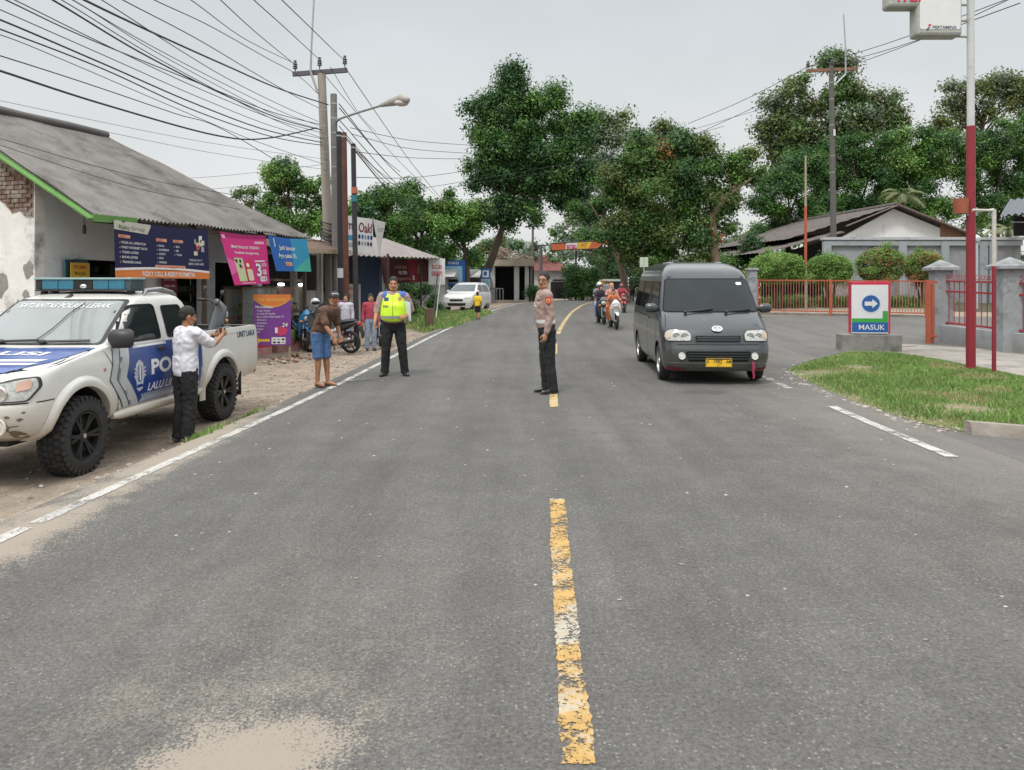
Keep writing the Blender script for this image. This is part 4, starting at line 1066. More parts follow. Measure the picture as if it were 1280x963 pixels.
def head_mesh(mb, X):
    """head in its own space: origin at the chin-neck joint, +Z up, face -Y; X: matrix to body space"""
    sv = mb.X; mb.X = X
    mb.ellipsoid((0, .012, .132), (.074, .094, .098), None, 18, 12)
    mb.ellipsoid((0, -.022, .062), (.058, .064, .062), None, 16, 10)
    mb.ellipsoid((0, -.055, .022), (.028, .026, .022), None)                  # chin
    mb.tube([(-.062, .005, .06), (-.045, -.05, .022), (0, -.066, .016), (.045, -.05, .022), (.062, .005, .06)], [.018]*5, 8, None, round_caps=True)
    mb.tube([(0, -.078, .125), (0, -.094, .095), (0, -.097, .082)], [.010, .014, .016], 8, None, round_caps=True)   # nose
    for s in (-1, 1):
        mb.ellipsoid((s*.014, -.088, .080), (.010, .010, .008), None)
        mb.ellipsoid((s*.040, -.058, .083), (.026, .026, .024), None)          # cheek
        mb.ellipsoid((s*.076, .012, .10), (.010, .022, .034), None, rot=Matrix.Rotation(s*.25, 3, 'Z'))   # ear
    mb.tube([(-.046, -.066, .132), (0, -.079, .134), (.046, -.066, .132)], [.012]*3, 8, None, round_caps=True)       # brow
    mb.tube([(-.022, -.076, .050), (0, -.085, .052), (.022, -.076, .050)], [.010]*3, 8, None, round_caps=True)       # mouth
    mb.X = sv
def hand_mesh(mb, w, d, n, s, curl=.5, spread=.02, point=False, sc=1.0):
    """w wrist, d direction, n palm normal (side the fingers close to), s thumb side"""
    w, d, n, s = V(w), V(d).normalized(), V(n), V(s)
    n = (n - d*n.dot(d)).normalized(); s = d.cross(n)*(1 if d.cross(n).dot(s) > 0 else -1)
    K = .095*sc
    mb.tube([w - d*.02*sc, w + d*.02*sc, w + d*K*.6, w + d*K], [.024*sc, .030*sc, .040*sc, .040*sc], 12, None, ref=s, flat=[.75, .55, .42, .36], round_caps=True)
    for i, (o, l) in enumerate(((.030, .070), (.010, .080), (-.010, .075), (-.029, .058))):
        c = curl if not (point and i == 0) else .05
        p = w + d*(K-.012*sc) + s*o*sc; a = 0; pts = [p]; dd = (d + s*o*3*spread*20).normalized()
        for j, k in enumerate((.42, .32, .26)):
            a += c*(.9 if j == 0 else 1.1); v = dd*math.cos(a) + n*math.sin(a); p = p + v*l*k*sc*1.05; pts.append(p)
        mb.tube(pts, [.0098*sc, .0095*sc, .0088*sc, .0075*sc], 8, None, round_caps=True)
    b = w + d*.025*sc + s*.026*sc + n*.006; t1 = b + (s*.75 + d*.75 + n*.25).normalized()*.038*sc; t2 = t1 + (d*.95 + s*.15 + n*(.2+curl*.5)).normalized()*.034*sc
    mb.tube([b, t1, t2], [.0135*sc, .0115*sc, .0095*sc], 8, None, round_caps=True)
def between(a, b, t): return V(a).lerp(V(b), t)

def person(name_loc, rz, label, J, skin=SKIN, top=None, bottom=None, shoes=None, hair='short', H=1.72, vox=.009, cat='person', group=None,
           sleeve='long', legs='long', belly=0.0, head=(0, 0, 0), hands=None, wr=.012, girth=1.0, z=None, face=True, tuck=True, mouth=True, skirt=False):
    """J: joint positions (metres, 1.72 m figure, facing -Y; 'R' side is -X).
       pelvis chest neck, shR elR wrR, shL elL wrL, hiR knR anR, hiL knL anL; toe direction tR tL"""
    root = empty('person', name_loc, rz, label, cat, group); k = H/1.72; root.scale = (k, k, k)
    base = dict(pelvis=(0, 0, .96), waist=(0, -.01, 1.10), chest=(0, .0, 1.29), neck=(0, .015, 1.455), shR=(-.185, .01, 1.405), elR=(-.23, .03, 1.12), wrR=(-.235, -.03, .87), shL=(.185, .01, 1.405), elL=(.23, .03, 1.12), wrL=(.235, -.03, .87),
                hiR=(-.09, .01, .92), knR=(-.10, -.01, .49), anR=(-.105, .035, .085), hiL=(.09, .01, .92), knL=(.10, -.01, .49), anL=(.105, .035, .085), tR=(-.15, -1, 0), tL=(.15, -1, 0))
    base.update(J); J = {a: V(b) for a, b in base.items()}
    yaw, pitch, roll = [R(a) for a in head]
    HX_ = Matrix.Translation(J['neck'] + V((0, -.012, .055))) @ Matrix.Rotation(yaw, 4, 'Z') @ Matrix.Rotation(roll, 4, 'Y') @ Matrix.Rotation(pitch, 4, 'X')
    up = (J['neck']-J['pelvis']).normalized(); across = (J['shL']-J['shR']).normalized(); hips = (J['hiL']-J['hiR']).normalized()
    def torso(mb, e, lo=0.0, hi=1.0, cap=True, bw=0.0):
        P = [J['pelvis']-up*.06, J['pelvis']+up*.02, J['waist'], between(J['waist'], J['chest'], .5), J['chest'], between(J['chest'], J['neck'], .55), between(J['chest'], J['neck'], .85)]
        rw = [.150, .160, .145+belly*.3, .150+belly*.3, .168, .165, .105]; rd = [.115, .112, .100+belly, .108+belly*.9, .112+belly*.2, .095, .07]
        P[2] = P[2] + V((0, -1, 0))*0; i0 = 0
        for i in range(len(P)): P[i] = P[i] + (up.cross(across) * 0)
        fw = across.cross(up)      # backwards -> forwards
        if fw.y > 0: fw = -fw
        for i in (2, 3): P[i] = P[i] + fw*belly*.55
        a = int(round(lo*6)); b = int(round(hi*6))+1
        mb.tube(P[a:b], [(r*girth+e) for r in rw[a:b]], 20, None, ref=across, flat=[(dd*girth+e)/(r*girth+e) for r, dd in zip(rw[a:b], rd[a:b])], round_caps=cap)
        if hi > .7:
            for S, E in (('shR', 'elR'), ('shL', 'elL')):
                mb.tube([between(J['chest'], J['neck'], .55), between(J['chest'], J['neck'], .6).lerp(J[S], .6), J[S]], [.088+e, .078+e, .056+e], 14, None, round_caps=True)
    # --- body
    body = MB(); torso(body, 0)
    body.tube([between(J['chest'], J['neck'], .7), J['neck'], HX_ @ V((0, .012, .05))], [.075, .054, .052], 14, None, round_caps=True)
    head_mesh(body, HX_)
    for s in 'RL':
        sh, el, wr_, hi, kn, an = (J[x+s] for x in ('sh', 'el', 'wr', 'hi', 'kn', 'an'))
        body.tube([sh, between(sh, el, .5), el, between(el, wr_, .3), wr_], [.050*girth, .045*girth, .036, .037, .026], 12, None, round_caps=True)
        body.tube([hi, between(hi, kn, .35), kn, between(kn, an, .3), between(kn, an, .75), an], [.088*girth, .078*girth, .055, .054, .038, .036], 14, None, round_caps=True)
        t = J['t'+s].normalized(); body.tube([an + t*-.035 + V((0, 0, -.045)), an + V((0, 0, -.03)), an + t*.09 + V((0, 0, -.048)), an + t*.155 + V((0, 0, -.06))], [.030, .036, .034, .022], 10, None, round_caps=True)
        hd = dict(d=(wr_-el), n=((.9, -.2, 0) if s == 'R' else (-.9, -.2, 0)), s=(0, -1, .0), curl=.38)
        hd.update((hands or {}).get(s, {})); hand_mesh(body, wr_, hd['d'], hd['n'], hd['s'], hd['curl'], point=hd.get('point', False))
    bo = remesh(body, 'body', root, skin, min(vox, .0065), 3)
    # --- face
    if face:
        mb = MB(); mb.X = HX_
        for s in (-1, 1):
            mb.ellipsoid((s*.031, -.0725, .113), (.012, .009, .0045), EYEW, 10, 6); mb.ellipsoid((s*.031, -.0795, .113), (.0048, .003, .0045), EYED, 8, 6)
            mb.tube([(s*.016, -.081, .121), (s*.031, -.0815, .1225), (s*.046, -.073, .118)], [.0018]*3, 5, EYED)
        mb.build('eyes', bo, 60)
        mb = MB(); mb.X = HX_
        for s in (-1, 1): mb.tube([(s*.013, -.087, .137), (s*.03, -.085, .143), (s*.052, -.068, .138)], [.003, .0042, .003], 6, HAIR, flat=[.6]*3)
        mb.build('eyebrows', bo, 60)
        mb = MB(); mb.X = HX_; mb.tube([(-.022, -.082, .0535), (0, -.0935, .0565), (.022, -.082, .0535)], [.003, .0055, .003], 6, LIP, round_caps=True); mb.tube([(-.019, -.082, .046), (0, -.092, .044), (.019, -.082, .046)], [.003, .006, .003], 6, LIP, round_caps=True)
        mb.tube([(-.022, -.0845, .0505), (0, -.0955, .0505), (.022, -.0845, .0505)], [.0018]*3, 5, EYED); mb.build('lips', bo, 60)
    if hair:
        mb = MB(); mb.X = HX_
        if hair in ('short', 'crop'):
            g = .008 if hair == 'crop' else .013
            mb.ellipsoid((0, .022, .151), (.073+g*.5, .088+g, .083+g), None, 18, 12); mb.ellipsoid((0, .058, .105), (.060+g*.5, .050+g, .062), None, 14, 9)
            for s in (-1, 1): mb.ellipsoid((s*.069, .004, .152), (.008+g*.4, .050, .028), None); mb.tube([(s*.0745, -.006, .14), (s*.0755, -.010, .112)], [.009, .007], 6, None, round_caps=True)
        elif hair == 'long':
            mb.ellipsoid((0, .026, .150), (.086, .100, .094), None, 18, 12); mb.tube([(0, .075, .14), (0, .09, .05), (0, .085, -.06), (0, .08, -.12)], [.07, .075, .06, .03], 14, None, ref=(1, 0, 0), flat=[.6, .45, .4, .4], round_caps=True)
            for s in (-1, 1): mb.tube([(s*.07, .0, .16), (s*.082, .01, .09), (s*.078, .03, .0)], [.022, .022, .02], 8, None, round_caps=True)
        elif hair == 'bun':
            mb.ellipsoid((0, .022, .150), (.084, .098, .092), None, 18, 12); mb.ellipsoid((0, .12, .13), (.04, .04, .04), None)
        elif hair in ('veil',):
            mb.ellipsoid((0, .022, .135), (.094, .108, .112), None, 18, 12); mb.tube([(0, .03, .07), (0, .02, .0), (0, .01, -.09), (0, .0, -.16)], [.09, .10, .15, .17], 16, None, ref=(1, 0, 0), flat=[.95, .95, .75, .7], round_caps=True)
        remesh(mb, 'veil' if hair == 'veil' else 'hair', bo, HAIR if hair != 'veil' else top, .008, 2, .004 if hair != 'veil' else .003, 40, (1, 1, 1))
    # --- clothes
    if top is not None:
        mb = MB(); torso(mb, .018, .16, 1.0, False)
        if not tuck: mb.tube([J['pelvis']-up*.10, J['pelvis']+up*.05, J['waist']], [.172*girth, .176*girth, .168*girth+belly*.3], 20, None, ref=across, flat=[.74, .74, .74], round_caps=False)
        mb.tube([between(J['chest'], J['neck'], .75), between(J['neck'], HX_ @ V((0, .012, .03)), .35)], [.080, .064], 14, None)
        for s in 'RL':
            sh, el, wr_ = (J[x+s] for x in ('sh', 'el', 'wr'))
            if sleeve == 'long': mb.tube([sh, between(sh, el, .5), el, between(el, wr_, .5), between(el, wr_, .93)], [.068*girth, .062*girth, .052, .049, .040], 14, None, round_caps=True)
            elif sleeve == 'rolled': mb.tube([sh, between(sh, el, .5), between(sh, el, .98), between(el, wr_, .06)], [.070*girth, .066*girth, .058, .056], 14, None, round_caps=True)
            elif sleeve == 'short': mb.tube([sh, between(sh, el, .4), between(sh, el, .78)], [.070*girth, .068*girth, .068], 14, None, round_caps=True)
        shirt = remesh(mb, 'shirt', root, top, vox, 5, wr, 11, (1, 1, .8), seed=len(label))
    else: shirt = None
    if bottom is not None:
        mb = MB()
        mb.tube([J['pelvis']-up*.07, J['pelvis']-up*.02, J['pelvis']+up*.075], [.164*girth, .168*girth, .157*girth+belly*.25], 20, None, ref=hips, flat=[.72, .72, .72+belly*.8], round_caps=True)
        for s in 'RL':
            hi, kn, an = (J[x+s] for x in ('hi', 'kn', 'an'))
            if legs == 'long': mb.tube([hi, between(hi, kn, .4), kn, between(kn, an, .4), between(kn, an, .8), an + V((0, 0, -.035))], [.104*girth, .096*girth, .077, .074, .070, .072], 16, None, round_caps=False)
            elif legs == 'short': mb.tube([hi, between(hi, kn, .5), between(hi, kn, 1.02)], [.103, .094, .086], 16, None, round_caps=False)
        if skirt: mb.tube([J['pelvis'], between(J['pelvis'], (J['knR']+J['knL'])/2, .8), (J['anR']+J['anL'])/2+V((0, 0, .03))], [.17, .19, .20], 18, None, ref=hips, flat=[.75, .8, .8])
        remesh(mb, 'trousers' if legs == 'long' else 'shorts', root, bottom, vox, 4, wr*.9, 10, (1, 1, .9), seed=3+len(label))
    if shoes is not None:
        for s in 'RL':
            an = J['an'+s]; t = J['t'+s].normalized(); mb = MB()
            mb.tube([an + t*-.05 + V((0, 0, -.04)), an + V((0, 0, -.022)), an + t*.07 + V((0, 0, -.038)), an + t*.15 + V((0, 0, -.050)), an + t*.175 + V((0, 0, -.056))], [.038, .047, .043, .038, .026], 14, None, ref=V((0, 0, 1)).cross(t), flat=[1, 1, .8, .7, .6], round_caps=True)
            mb.tube([an + t*-.055 + V((0, 0, -.072)), an + t*.06 + V((0, 0, -.074)), an + t*.18 + V((0, 0, -.074))], [.036, .042, .034], 12, None, ref=V((0, 0, 1)).cross(t), flat=[.25]*3, round_caps=True)
            remesh(mb, 'shoe', root, shoes, .008, 2)
    root['_h'] = 0
    del root['_h']
    return root, bo, shirt, J, HX_

def ground_at(px, py): return G(px, py)
TAUPE = M('police_shirt', (.33, .235, .205), .8, var=.07, scale=6, bump=.15, bscale=300)
BLACKC = M('black_cloth', (.012, .012, .014), .85, var=.25, scale=8, bump=.2, bscale=200)
WHITEC = M('white_shirt_cloth', (.62, .62, .66), .8, var=.05, scale=5, bump=.12, bscale=250)
# ---- 1 officer on the centre line, side on, head turned to the camera
g0 = G(683, 492)
P = dict(pelvis=(0, .0, .955), waist=(0, -.03, 1.11), chest=(0, -.035, 1.30), neck=(0, -.03, 1.465), shR=(-.185, -.03, 1.41), elR=(-.215, .02, 1.13), wrR=(-.19, .0, .87), shL=(.185, -.035, 1.41), elL=(.215, .005, 1.125), wrL=(.215, -.06, .875),
         hiR=(-.09, .01, .92), knR=(-.09, .0, .49), anR=(-.10, .03, .085), hiL=(.09, .01, .92), knL=(.09, .02, .49), anL=(.10, .07, .085), tR=(-.1, -1, 0), tL=(.1, -1, 0))
off, bo, sh, J, HM = person(g0, R(-78), 'police officer in taupe shirt, white belt and dark glasses standing on the road centre line', P, SKIN, TAUPE, BLACKC, SHOE, 'crop', H=1.715, head=(52, 4, 3), hands={'L': dict(curl=.45, n=(-.8, -.4, 0), s=(0, -1, 0)), 'R': dict(curl=.6)}, belly=.012, girth=1.0)
BELTW = M('white_belt_leather', (.66, .66, .66), .4, var=.05); 
def belt(root, J, z, r, d, m, hgt=.045, name='belt', buckle=None):
    mb = MB(); up = (J['waist']-J['pelvis']).normalized(); c = J['pelvis']+up*z
    ring = [c + V((math.cos(2*math.pi*i/36)*r, math.sin(2*math.pi*i/36)*d, 0)) for i in range(36)]
    vs = [p+up*h for h in (-hgt/2, hgt/2) for p in ring] + [c+(p-c)*.9+up*h for h in (-hgt/2, hgt/2) for p in ring]
    fs = []
    for i in range(36):
        j = (i+1) % 36; fs += [(i, j, 36+j, 36+i), (72+i, 108+i, 108+j, 72+j), (36+i, 36+j, 108+j, 108+i), (i, 72+i, 72+j, j)]
    mb.add(vs, fs, m); o = mb.build(name, root, 50, recalc=True)
    if buckle is not None:
        b = MB(); b.box(c+V((0, -d-.006, 0)), (.06, .012, hgt*1.05), buckle); b.build('buckle', o, bevel=.004)
    return o
belt(off, J, .085, .183, .143, BELTW, .052, buckle=CHROME)
# shoulder boards, red sleeve patch, name tape, badge, lanyard, glasses
RPAT = M('red_patch', (.52, .045, .03), .7, var=.1); GOLD = M('gold_thread', (.55, .40, .12), .5, var=.15)
def on_arm(J, s, t, out, w, h, m, name, root, r=.067, kind='shield'):
    """cloth badge wrapped on the outside of an upper arm"""
    a, b = J['sh'+s], J['el'+s]; ax = (a-b).normalized(); o = V(out); o = (o-ax*o.dot(ax)).normalized(); sd_ = ax.cross(o); c = between(a, b, t)
    f = lambda u, v, e=0: c + ax*v + (o*math.cos(u/r)+sd_*math.sin(u/r))*(r+e)
    mb = MB(); pts = [(-w/2, h/2), (-w/2, -h*.1), (0, -h/2), (w/2, -h*.1), (w/2, h/2)] if kind == 'shield' else rrect(-w/2, -h/2, w/2, h/2, .008)
    mb.decal(pts[::-1] if kind == 'shield' else pts, lambda u, v: f(u, v, .004), m, .03)
    if kind == 'shield':
        mb.decal([(x*.55, y*.55) for x, y in pts[::-1]], lambda u, v: f(u, v, .007), GOLD, .02); mb.decal([(x*.3, y*.3) for x, y in pts[::-1]], lambda u, v: f(u, v, .009), m, .02)
    return mb.build(name, root, 180)
on_arm(J, 'L', .30, (1, -.25, .1), .085, .12, RPAT, 'sleeve_patch', off, .074)
def chest_map(J, e=.0):
    """(x across to the wearer's left, z height) -> point on the front of the shirt, found by ray casting"""
    return None
def front_hit(o, x, z, e=.004, frm=-1.2):
    """point on the front (-Y) of a mesh in root space"""
    ok, loc, nor, _ = o.ray_cast(V((x, frm, z)), V((0, 1, 0)))
    return (loc + nor*e) if ok else V((x, -.12, z))
def badge(root, shirt, name, m, poly, e=.005, step=.02):
    mb = MB(); mb.decal(poly, lambda a, b: front_hit(shirt, a, b, e), m, step); return mb.build(name, root, 180)
badge(off, sh, 'name_tape', M('tape_dark', (.05, .045, .04), .7), rrect(-.135, 1.335, -.055, 1.352, .004)); badge(off, sh, 'name_tape', MATS['tape_dark'], rrect(.055, 1.335, .135, 1.352, .004))
badge(off, sh, 'pocket_badge', M('badge_brass', (.50, .42, .25), .35, metal=.6, var=.2), [(.095+.026*math.cos(a), 1.26+.03*math.sin(a)) for a in [R(d) for d in range(0, 360, 30)]], .008)
mb = MB(); mb.tube([front_hit(sh, .08-.10*abs(t-.5)*0+.055*math.cos(R(t*180)), 1.31-.06*math.sin(R(t*180)), .010) for t in [i/10 for i in range(11)]], [.005]*11, 6, BELTW); mb.build('whistle_cord', off, 60)
for s in (-1, 1):
    mb = MB(); mb.bar(J['neck']+V((s*.075, .0, .0)), J['neck']+V((s*.185, .0, -.028)), .05, .012, M('shoulder_board', (.06, .05, .045), .7)); mb.build('shoulder_board', off, bevel=.004)
def glasses(root, bo, HM, tint):
    mb = MB(); mb.X = HM
    for s in (-1, 1):
        mb.decal(rrect(s*.032-.024, .098, s*.032+.024, .130, .012), lambda a, b: V((a, -.096+abs(a)*.16, b)), tint)
        mb.tube([(s*.056, -.086, .120), (s*.072, -.04, .120), (s*.080, .02, .115)], [.002]*3, 5, BLKM)
        ring = rrect(s*.032-.024, .098, s*.032+.024, .130, .012); mb.tube([V((a, -.0965+abs(a)*.16, b)) for a, b in ring+ring[:1]], [.0016]*(len(ring)+1), 5, BLKM)
    mb.tube([(-.008, -.094, .118), (.008, -.094, .118)], [.002]*2, 5, BLKM)
    return mb.build('glasses', root, 60)
glasses(off, bo, HM, M('tinted_lens', (.16, .11, .085), .1, var=.05, coat=.3))

# ---- 2 officer in the yellow vest, facing the camera, pointing down
g0 = G(492, 470)
P = dict(pelvis=(0, 0, .955), waist=(0, -.01, 1.10), chest=(0, .0, 1.29), neck=(.0, -.005, 1.455), shR=(-.20, .0, 1.40), elR=(-.29, -.03, 1.14), wrR=(-.31, -.17, .955), shL=(.20, .0, 1.40), elL=(.305, .03, 1.16), wrL=(.23, -.17, 1.05),
         hiR=(-.095, .01, .92), knR=(-.13, -.02, .49), anR=(-.155, .03, .085), hiL=(.095, .01, .92), knL=(.15, -.02, .49), anL=(.195, .03, .085), tR=(-.35, -1, 0), tL=(.35, -1, 0))
vo, bo, sh, J, HM = person(g0, R(5), 'heavily built police officer in a neon yellow vest with blue shoulders pointing at the ground', P, SKIN, TAUPE, BLACKC, SHOE, 'crop', H=1.655, sleeve='rolled', belly=.058, girth=1.07, head=(2, 8, 0),
     hands={'R': dict(d=(.05, -.35, -1), n=(.6, -.3, .2), s=(.3, -1, 0), curl=.7, point=True), 'L': dict(d=(-.65, -.7, -.05), n=(-.2, .8, -.5), s=(0, 0, 1), curl=.75)})
NEON = M('neon_vest', (.52, .78, .03), .6, var=.05, scale=5, emit=((.55, .85, .0), .08)); VBL = M('vest_blue', (.05, .12, .42), .7, var=.08); REFL = M('reflective_band', (.52, .56, .50), .35, var=.1, metal=.2)  # faint glow added to the vest cloth's colour
mb = MB(); e = .034; up = (J['neck']-J['pelvis']).normalized(); ac = V((1, 0, 0)); bl = .058; gi = 1.07
Pp = [J['pelvis']+up*.045, J['pelvis']+up*.075, J['waist']+V((0, -bl*.55, 0)), between(J['waist'], J['chest'], .5)+V((0, -bl*.55, 0)), J['chest'], between(J['chest'], J['neck'], .5), between(J['chest'], J['neck'], .78)]
rw = [.160+bl*.2, .172+bl*.2, .165+bl*.3, .150+bl*.3, .168, .160, .125]; rd = [.108+bl*.8, .118+bl*.8, .108+bl, .108+bl*.9, .112+bl*.2, .098, .08]
mb.tube(Pp, [r*gi+e for r in rw], 22, None, ref=ac, flat=[(d*gi+e)/(r*gi+e) for r, d in zip(rw, rd)], round_caps=False)
for s in 'RL': mb.tube([between(J['chest'], J['neck'], .55), between(J['chest'], J['neck'], .62).lerp(J['sh'+s], .75)], [.105, .098], 14, None, round_caps=True)
vest = remesh(mb, 'vest', vo, NEON, .009, 5, .005, 10)
# blue yoke over the shoulders
me = vest.data; me.materials.append(VBL)
for p in me.polygons:
    c = p.center
    if c.z > 1.375 and abs(c.x) > .085 + max(0, 1.47-c.z)*.55: p.material_index = 1
badge(vo, vest, 'zip', M('zip_dark', (.08, .10, .03), .6), [(-.004, .99), (.004, .99), (.004, 1.40), (-.004, 1.40)], .003)
badge(vo, vest, 'chest_badge', M('badge_navy', (.02, .04, .12), .6), rrect(-.155, 1.315, -.075, 1.38, .006)); badge(vo, vest, 'name_tape', M('tape_olive', (.18, .22, .05), .6), rrect(-.17, 1.21, -.075, 1.245, .004))
badge(vo, vest, 'emblem_patch', GOLD, [(.115+a*.8, 1.35+b) for a, b in ((-.045, .045), (-.045, -.02), (0, -.045), (.045, -.02), (.045, .045))][::-1]); badge(vo, vest, 'emblem_core', RPAT, rrect(.10, 1.34, .135, 1.37, .006), .009)
mb = MB()
for t in range(48):
    a0, a1 = 2*math.pi*t/48, 2*math.pi*(t+1)/48; row = []
    for z_ in (1.015, 1.06):
        for a in (a0, a1):
            d = V((math.sin(a), -math.cos(a), 0)); ok, loc, nor, _ = vest.ray_cast(V((0, -.03, z_))+d*.8, -d)
            row.append((loc+nor*.004) if ok else V((0, 0, z_))+d*.2)
    mb.add([row[0], row[1], row[3], row[2]], [(0, 1, 2, 3)], REFL)
mb.build('reflective_band', vest, 60)
# rolled papers / folder under the left hand
mb = MB(); PAP = M('paper_white', (.68, .70, .76), .7, var=.05); 
fo = empty('folder', (0, 0, 0), 0, 'white and blue folder of papers held at the vest officer\'s hip', 'folder')
mb.box((0, 0, 0), (.225, .012, .31), PAP); mb.build('papers', fo, bevel=.003)
mb = MB(); mb.box((0, .010, 0), (.235, .005, .32), M('folder_blue', (.10, .14, .38), .5)); mb.box((-.114, -.001, 0), (.006, .026, .32), MATS['folder_blue']); mb.build('cover', fo)
fo.location = vo.matrix_basis @ V((.255, -.145, 1.145)); fo.rotation_euler = (R(6), R(8), R(5-62))
# ---- 3 barefoot lad in a brown T-shirt pointing at the road
g0 = G(405, 483)
BROWN = M('brown_tee', (.105, .058, .038), .85, var=.1, scale=6); DENIM = M('blue_denim', (.055, .125, .26), .85, var=.22, scale=18); CAPB = M('cap_black', (.02, .021, .024), .8, var=.15)
P = dict(pelvis=(0, .10, .94), waist=(0, .055, 1.07), chest=(0, -.08, 1.20), neck=(0, -.225, 1.31), shR=(-.16, -.14, 1.285), elR=(-.19, -.24, 1.02), wrR=(-.15, -.38, .84), shL=(.16, -.13, 1.285), elL=(.19, -.12, 1.02), wrL=(.15, -.22, .84),
         hiR=(-.085, .09, .90), knR=(-.085, .05, .48), anR=(-.09, .06, .085), hiL=(.085, .09, .90), knL=(.08, .03, .48), anL=(.085, .0, .085), tR=(-.1, -1, 0), tL=(.25, -1, 0))
by, bo, sh, J, HM = person(g0, R(58), 'slim lad in a brown T-shirt, black cap and denim shorts pointing down at the roadside', P, SKIN2, BROWN, DENIM, None, 'short', H=1.56, sleeve='short', legs='short', girth=.88, head=(-38, -2, 0), tuck=False,
     hands={'R': dict(d=(0, -.3, -1), n=(.8, .2, 0), s=(0, -1, 0), curl=.6, point=True), 'L': dict(curl=.5)})
mb = MB(); mb.X = HM; mb.ellipsoid((0, .012, .165), (.086, .102, .082), None, 18, 10); mb.tube([(0, -.07, .158), (0, -.135, .146)], [.074, .066], 16, None, ref=(1, 0, 0), flat=[.12, .12], round_caps=True); cp = remesh(mb, 'cap', by, CAPB, .007, 3)
mb = MB(); mb.X = HM
for x, z_, w_ in ((-.045, .195, .03), (-.012, .2, .03), (.022, .2, .03), (.05, .19, .016)): mb.decal(rrect(x, z_-.012, x+w_, z_+.012, .004), lambda a, b: V((a, .012-.106*math.sqrt(max(.05, 1-(a/.088)**2-((b-.165)/.084)**2)), b)), M('cap_print', (.35, .35, .36), .8, var=.2), .015)
mb.build('cap_print', by, 180)
SAND_ = M('sandal', (.05, .03, .022), .7)
for s in 'RL':
    an = J['an'+s]; t = J['t'+s].normalized(); mb = MB(); sd_ = V((0, 0, 1)).cross(t)
    mb.tube([an+t*-.06+V((0, 0, -.078)), an+t*.06+V((0, 0, -.078)), an+t*.19+V((0, 0, -.078))], [.038, .045, .036], 12, None, ref=sd_, flat=[.2]*3, round_caps=True)
    mb.tube([an+t*.03+sd_*.045+V((0, 0, -.07)), an+t*.08+V((0, 0, -.018)), an+t*.03-sd_*.045+V((0, 0, -.07))], [.01]*3, 6, None, round_caps=True); remesh(mb, 'sandal', by, SAND_, .006, 2)
mb = MB(); mb.tube([J['waist']+V((.17, -.12, .06)), J['waist']+V((.19, -.13, -.02))], [.004]*2, 5, PAP); mb.X = Matrix.Translation(J['pelvis']+V((.185, -.135, .09))) @ Matrix.Rotation(R(12), 4, 'Y') @ Matrix.Rotation(R(80), 4, 'Z'); mb.box((0, 0, 0), (.085, .010, .155), M('pouch_grey', (.45, .44, .42), .7, var=.2)); mb.box((0, -.006, .0), (.05, .003, .09), M('pouch_print', (.30, .27, .26), .7, var=.3)); po = mb.build('phone_pouch', by, bevel=.004)
# ---- 4 man in a white shirt filming with his phone, seen from behind
g0 = G(232, 553)
P = dict(pelvis=(0, .0, .955), waist=(0, -.0, 1.10), chest=(0, .0, 1.29), neck=(0, -.005, 1.45), shR=(-.19, -.03, 1.40), elR=(-.225, -.25, 1.24), wrR=(-.10, -.46, 1.36), shL=(.19, -.03, 1.40), elL=(.215, -.26, 1.24), wrL=(.10, -.46, 1.35),
         hiR=(-.09, .01, .92), knR=(-.095, -.01, .49), anR=(-.10, .03, .085), hiL=(.09, .01, .92), knL=(.095, .0, .49), anL=(.10, .04, .085), tR=(-.2, -1, 0), tL=(.2, -1, 0))
wm, bo, sh, J, HM = person(g0, R(143), 'man in an untucked white short sleeved shirt holding up a phone beside the police pickup', P, SKIN2, WHITEC, BLACKC, M('trainer', (.10, .085, .08), .8, var=.3, scale=30), 'short', H=1.57, sleeve='short', girth=1.04, head=(-14, 10, 0), tuck=False, wr=.02,
     hands={'R': dict(d=(.45, -.75, .25), n=(.7, .35, .1), s=(.1, -.1, 1), curl=.55), 'L': dict(d=(-.45, -.75, .25), n=(-.7, .35, .1), s=(-.1, -.1, 1), curl=.55)})
mb = MB(); mb.X = Matrix.Identity(4); w_ = between(J['elL'], J['wrL'], .93); d_ = (J['wrL']-J['elL']).normalized(); mb.tube([w_-d_*.012, w_+d_*.012], [.033]*2, 14, BLK); mb.build('wrist_watch', wm, 60)
ph = empty('phone', (0, 0, 0), 0, 'silver phone held out in both hands by the man in the white shirt', 'phone')
mb = MB(); mb.box((0, 0, 0), (.155, .009, .078), M('phone_case', (.33, .36, .35), .35, var=.05)); mb.build('case', ph, bevel=.003); mb = MB(); mb.box((0, .0055, 0), (.145, .002, .070), M('phone_screen', (.06, .065, .07), .1, var=.05)); mb.build('screen', ph)
bpy.context.view_layer.update()
ph.location = wm.matrix_basis @ V((0, -.525, 1.41)); ph.rotation_euler = (0, 0, R(143)); ph.scale = (.9,)*3
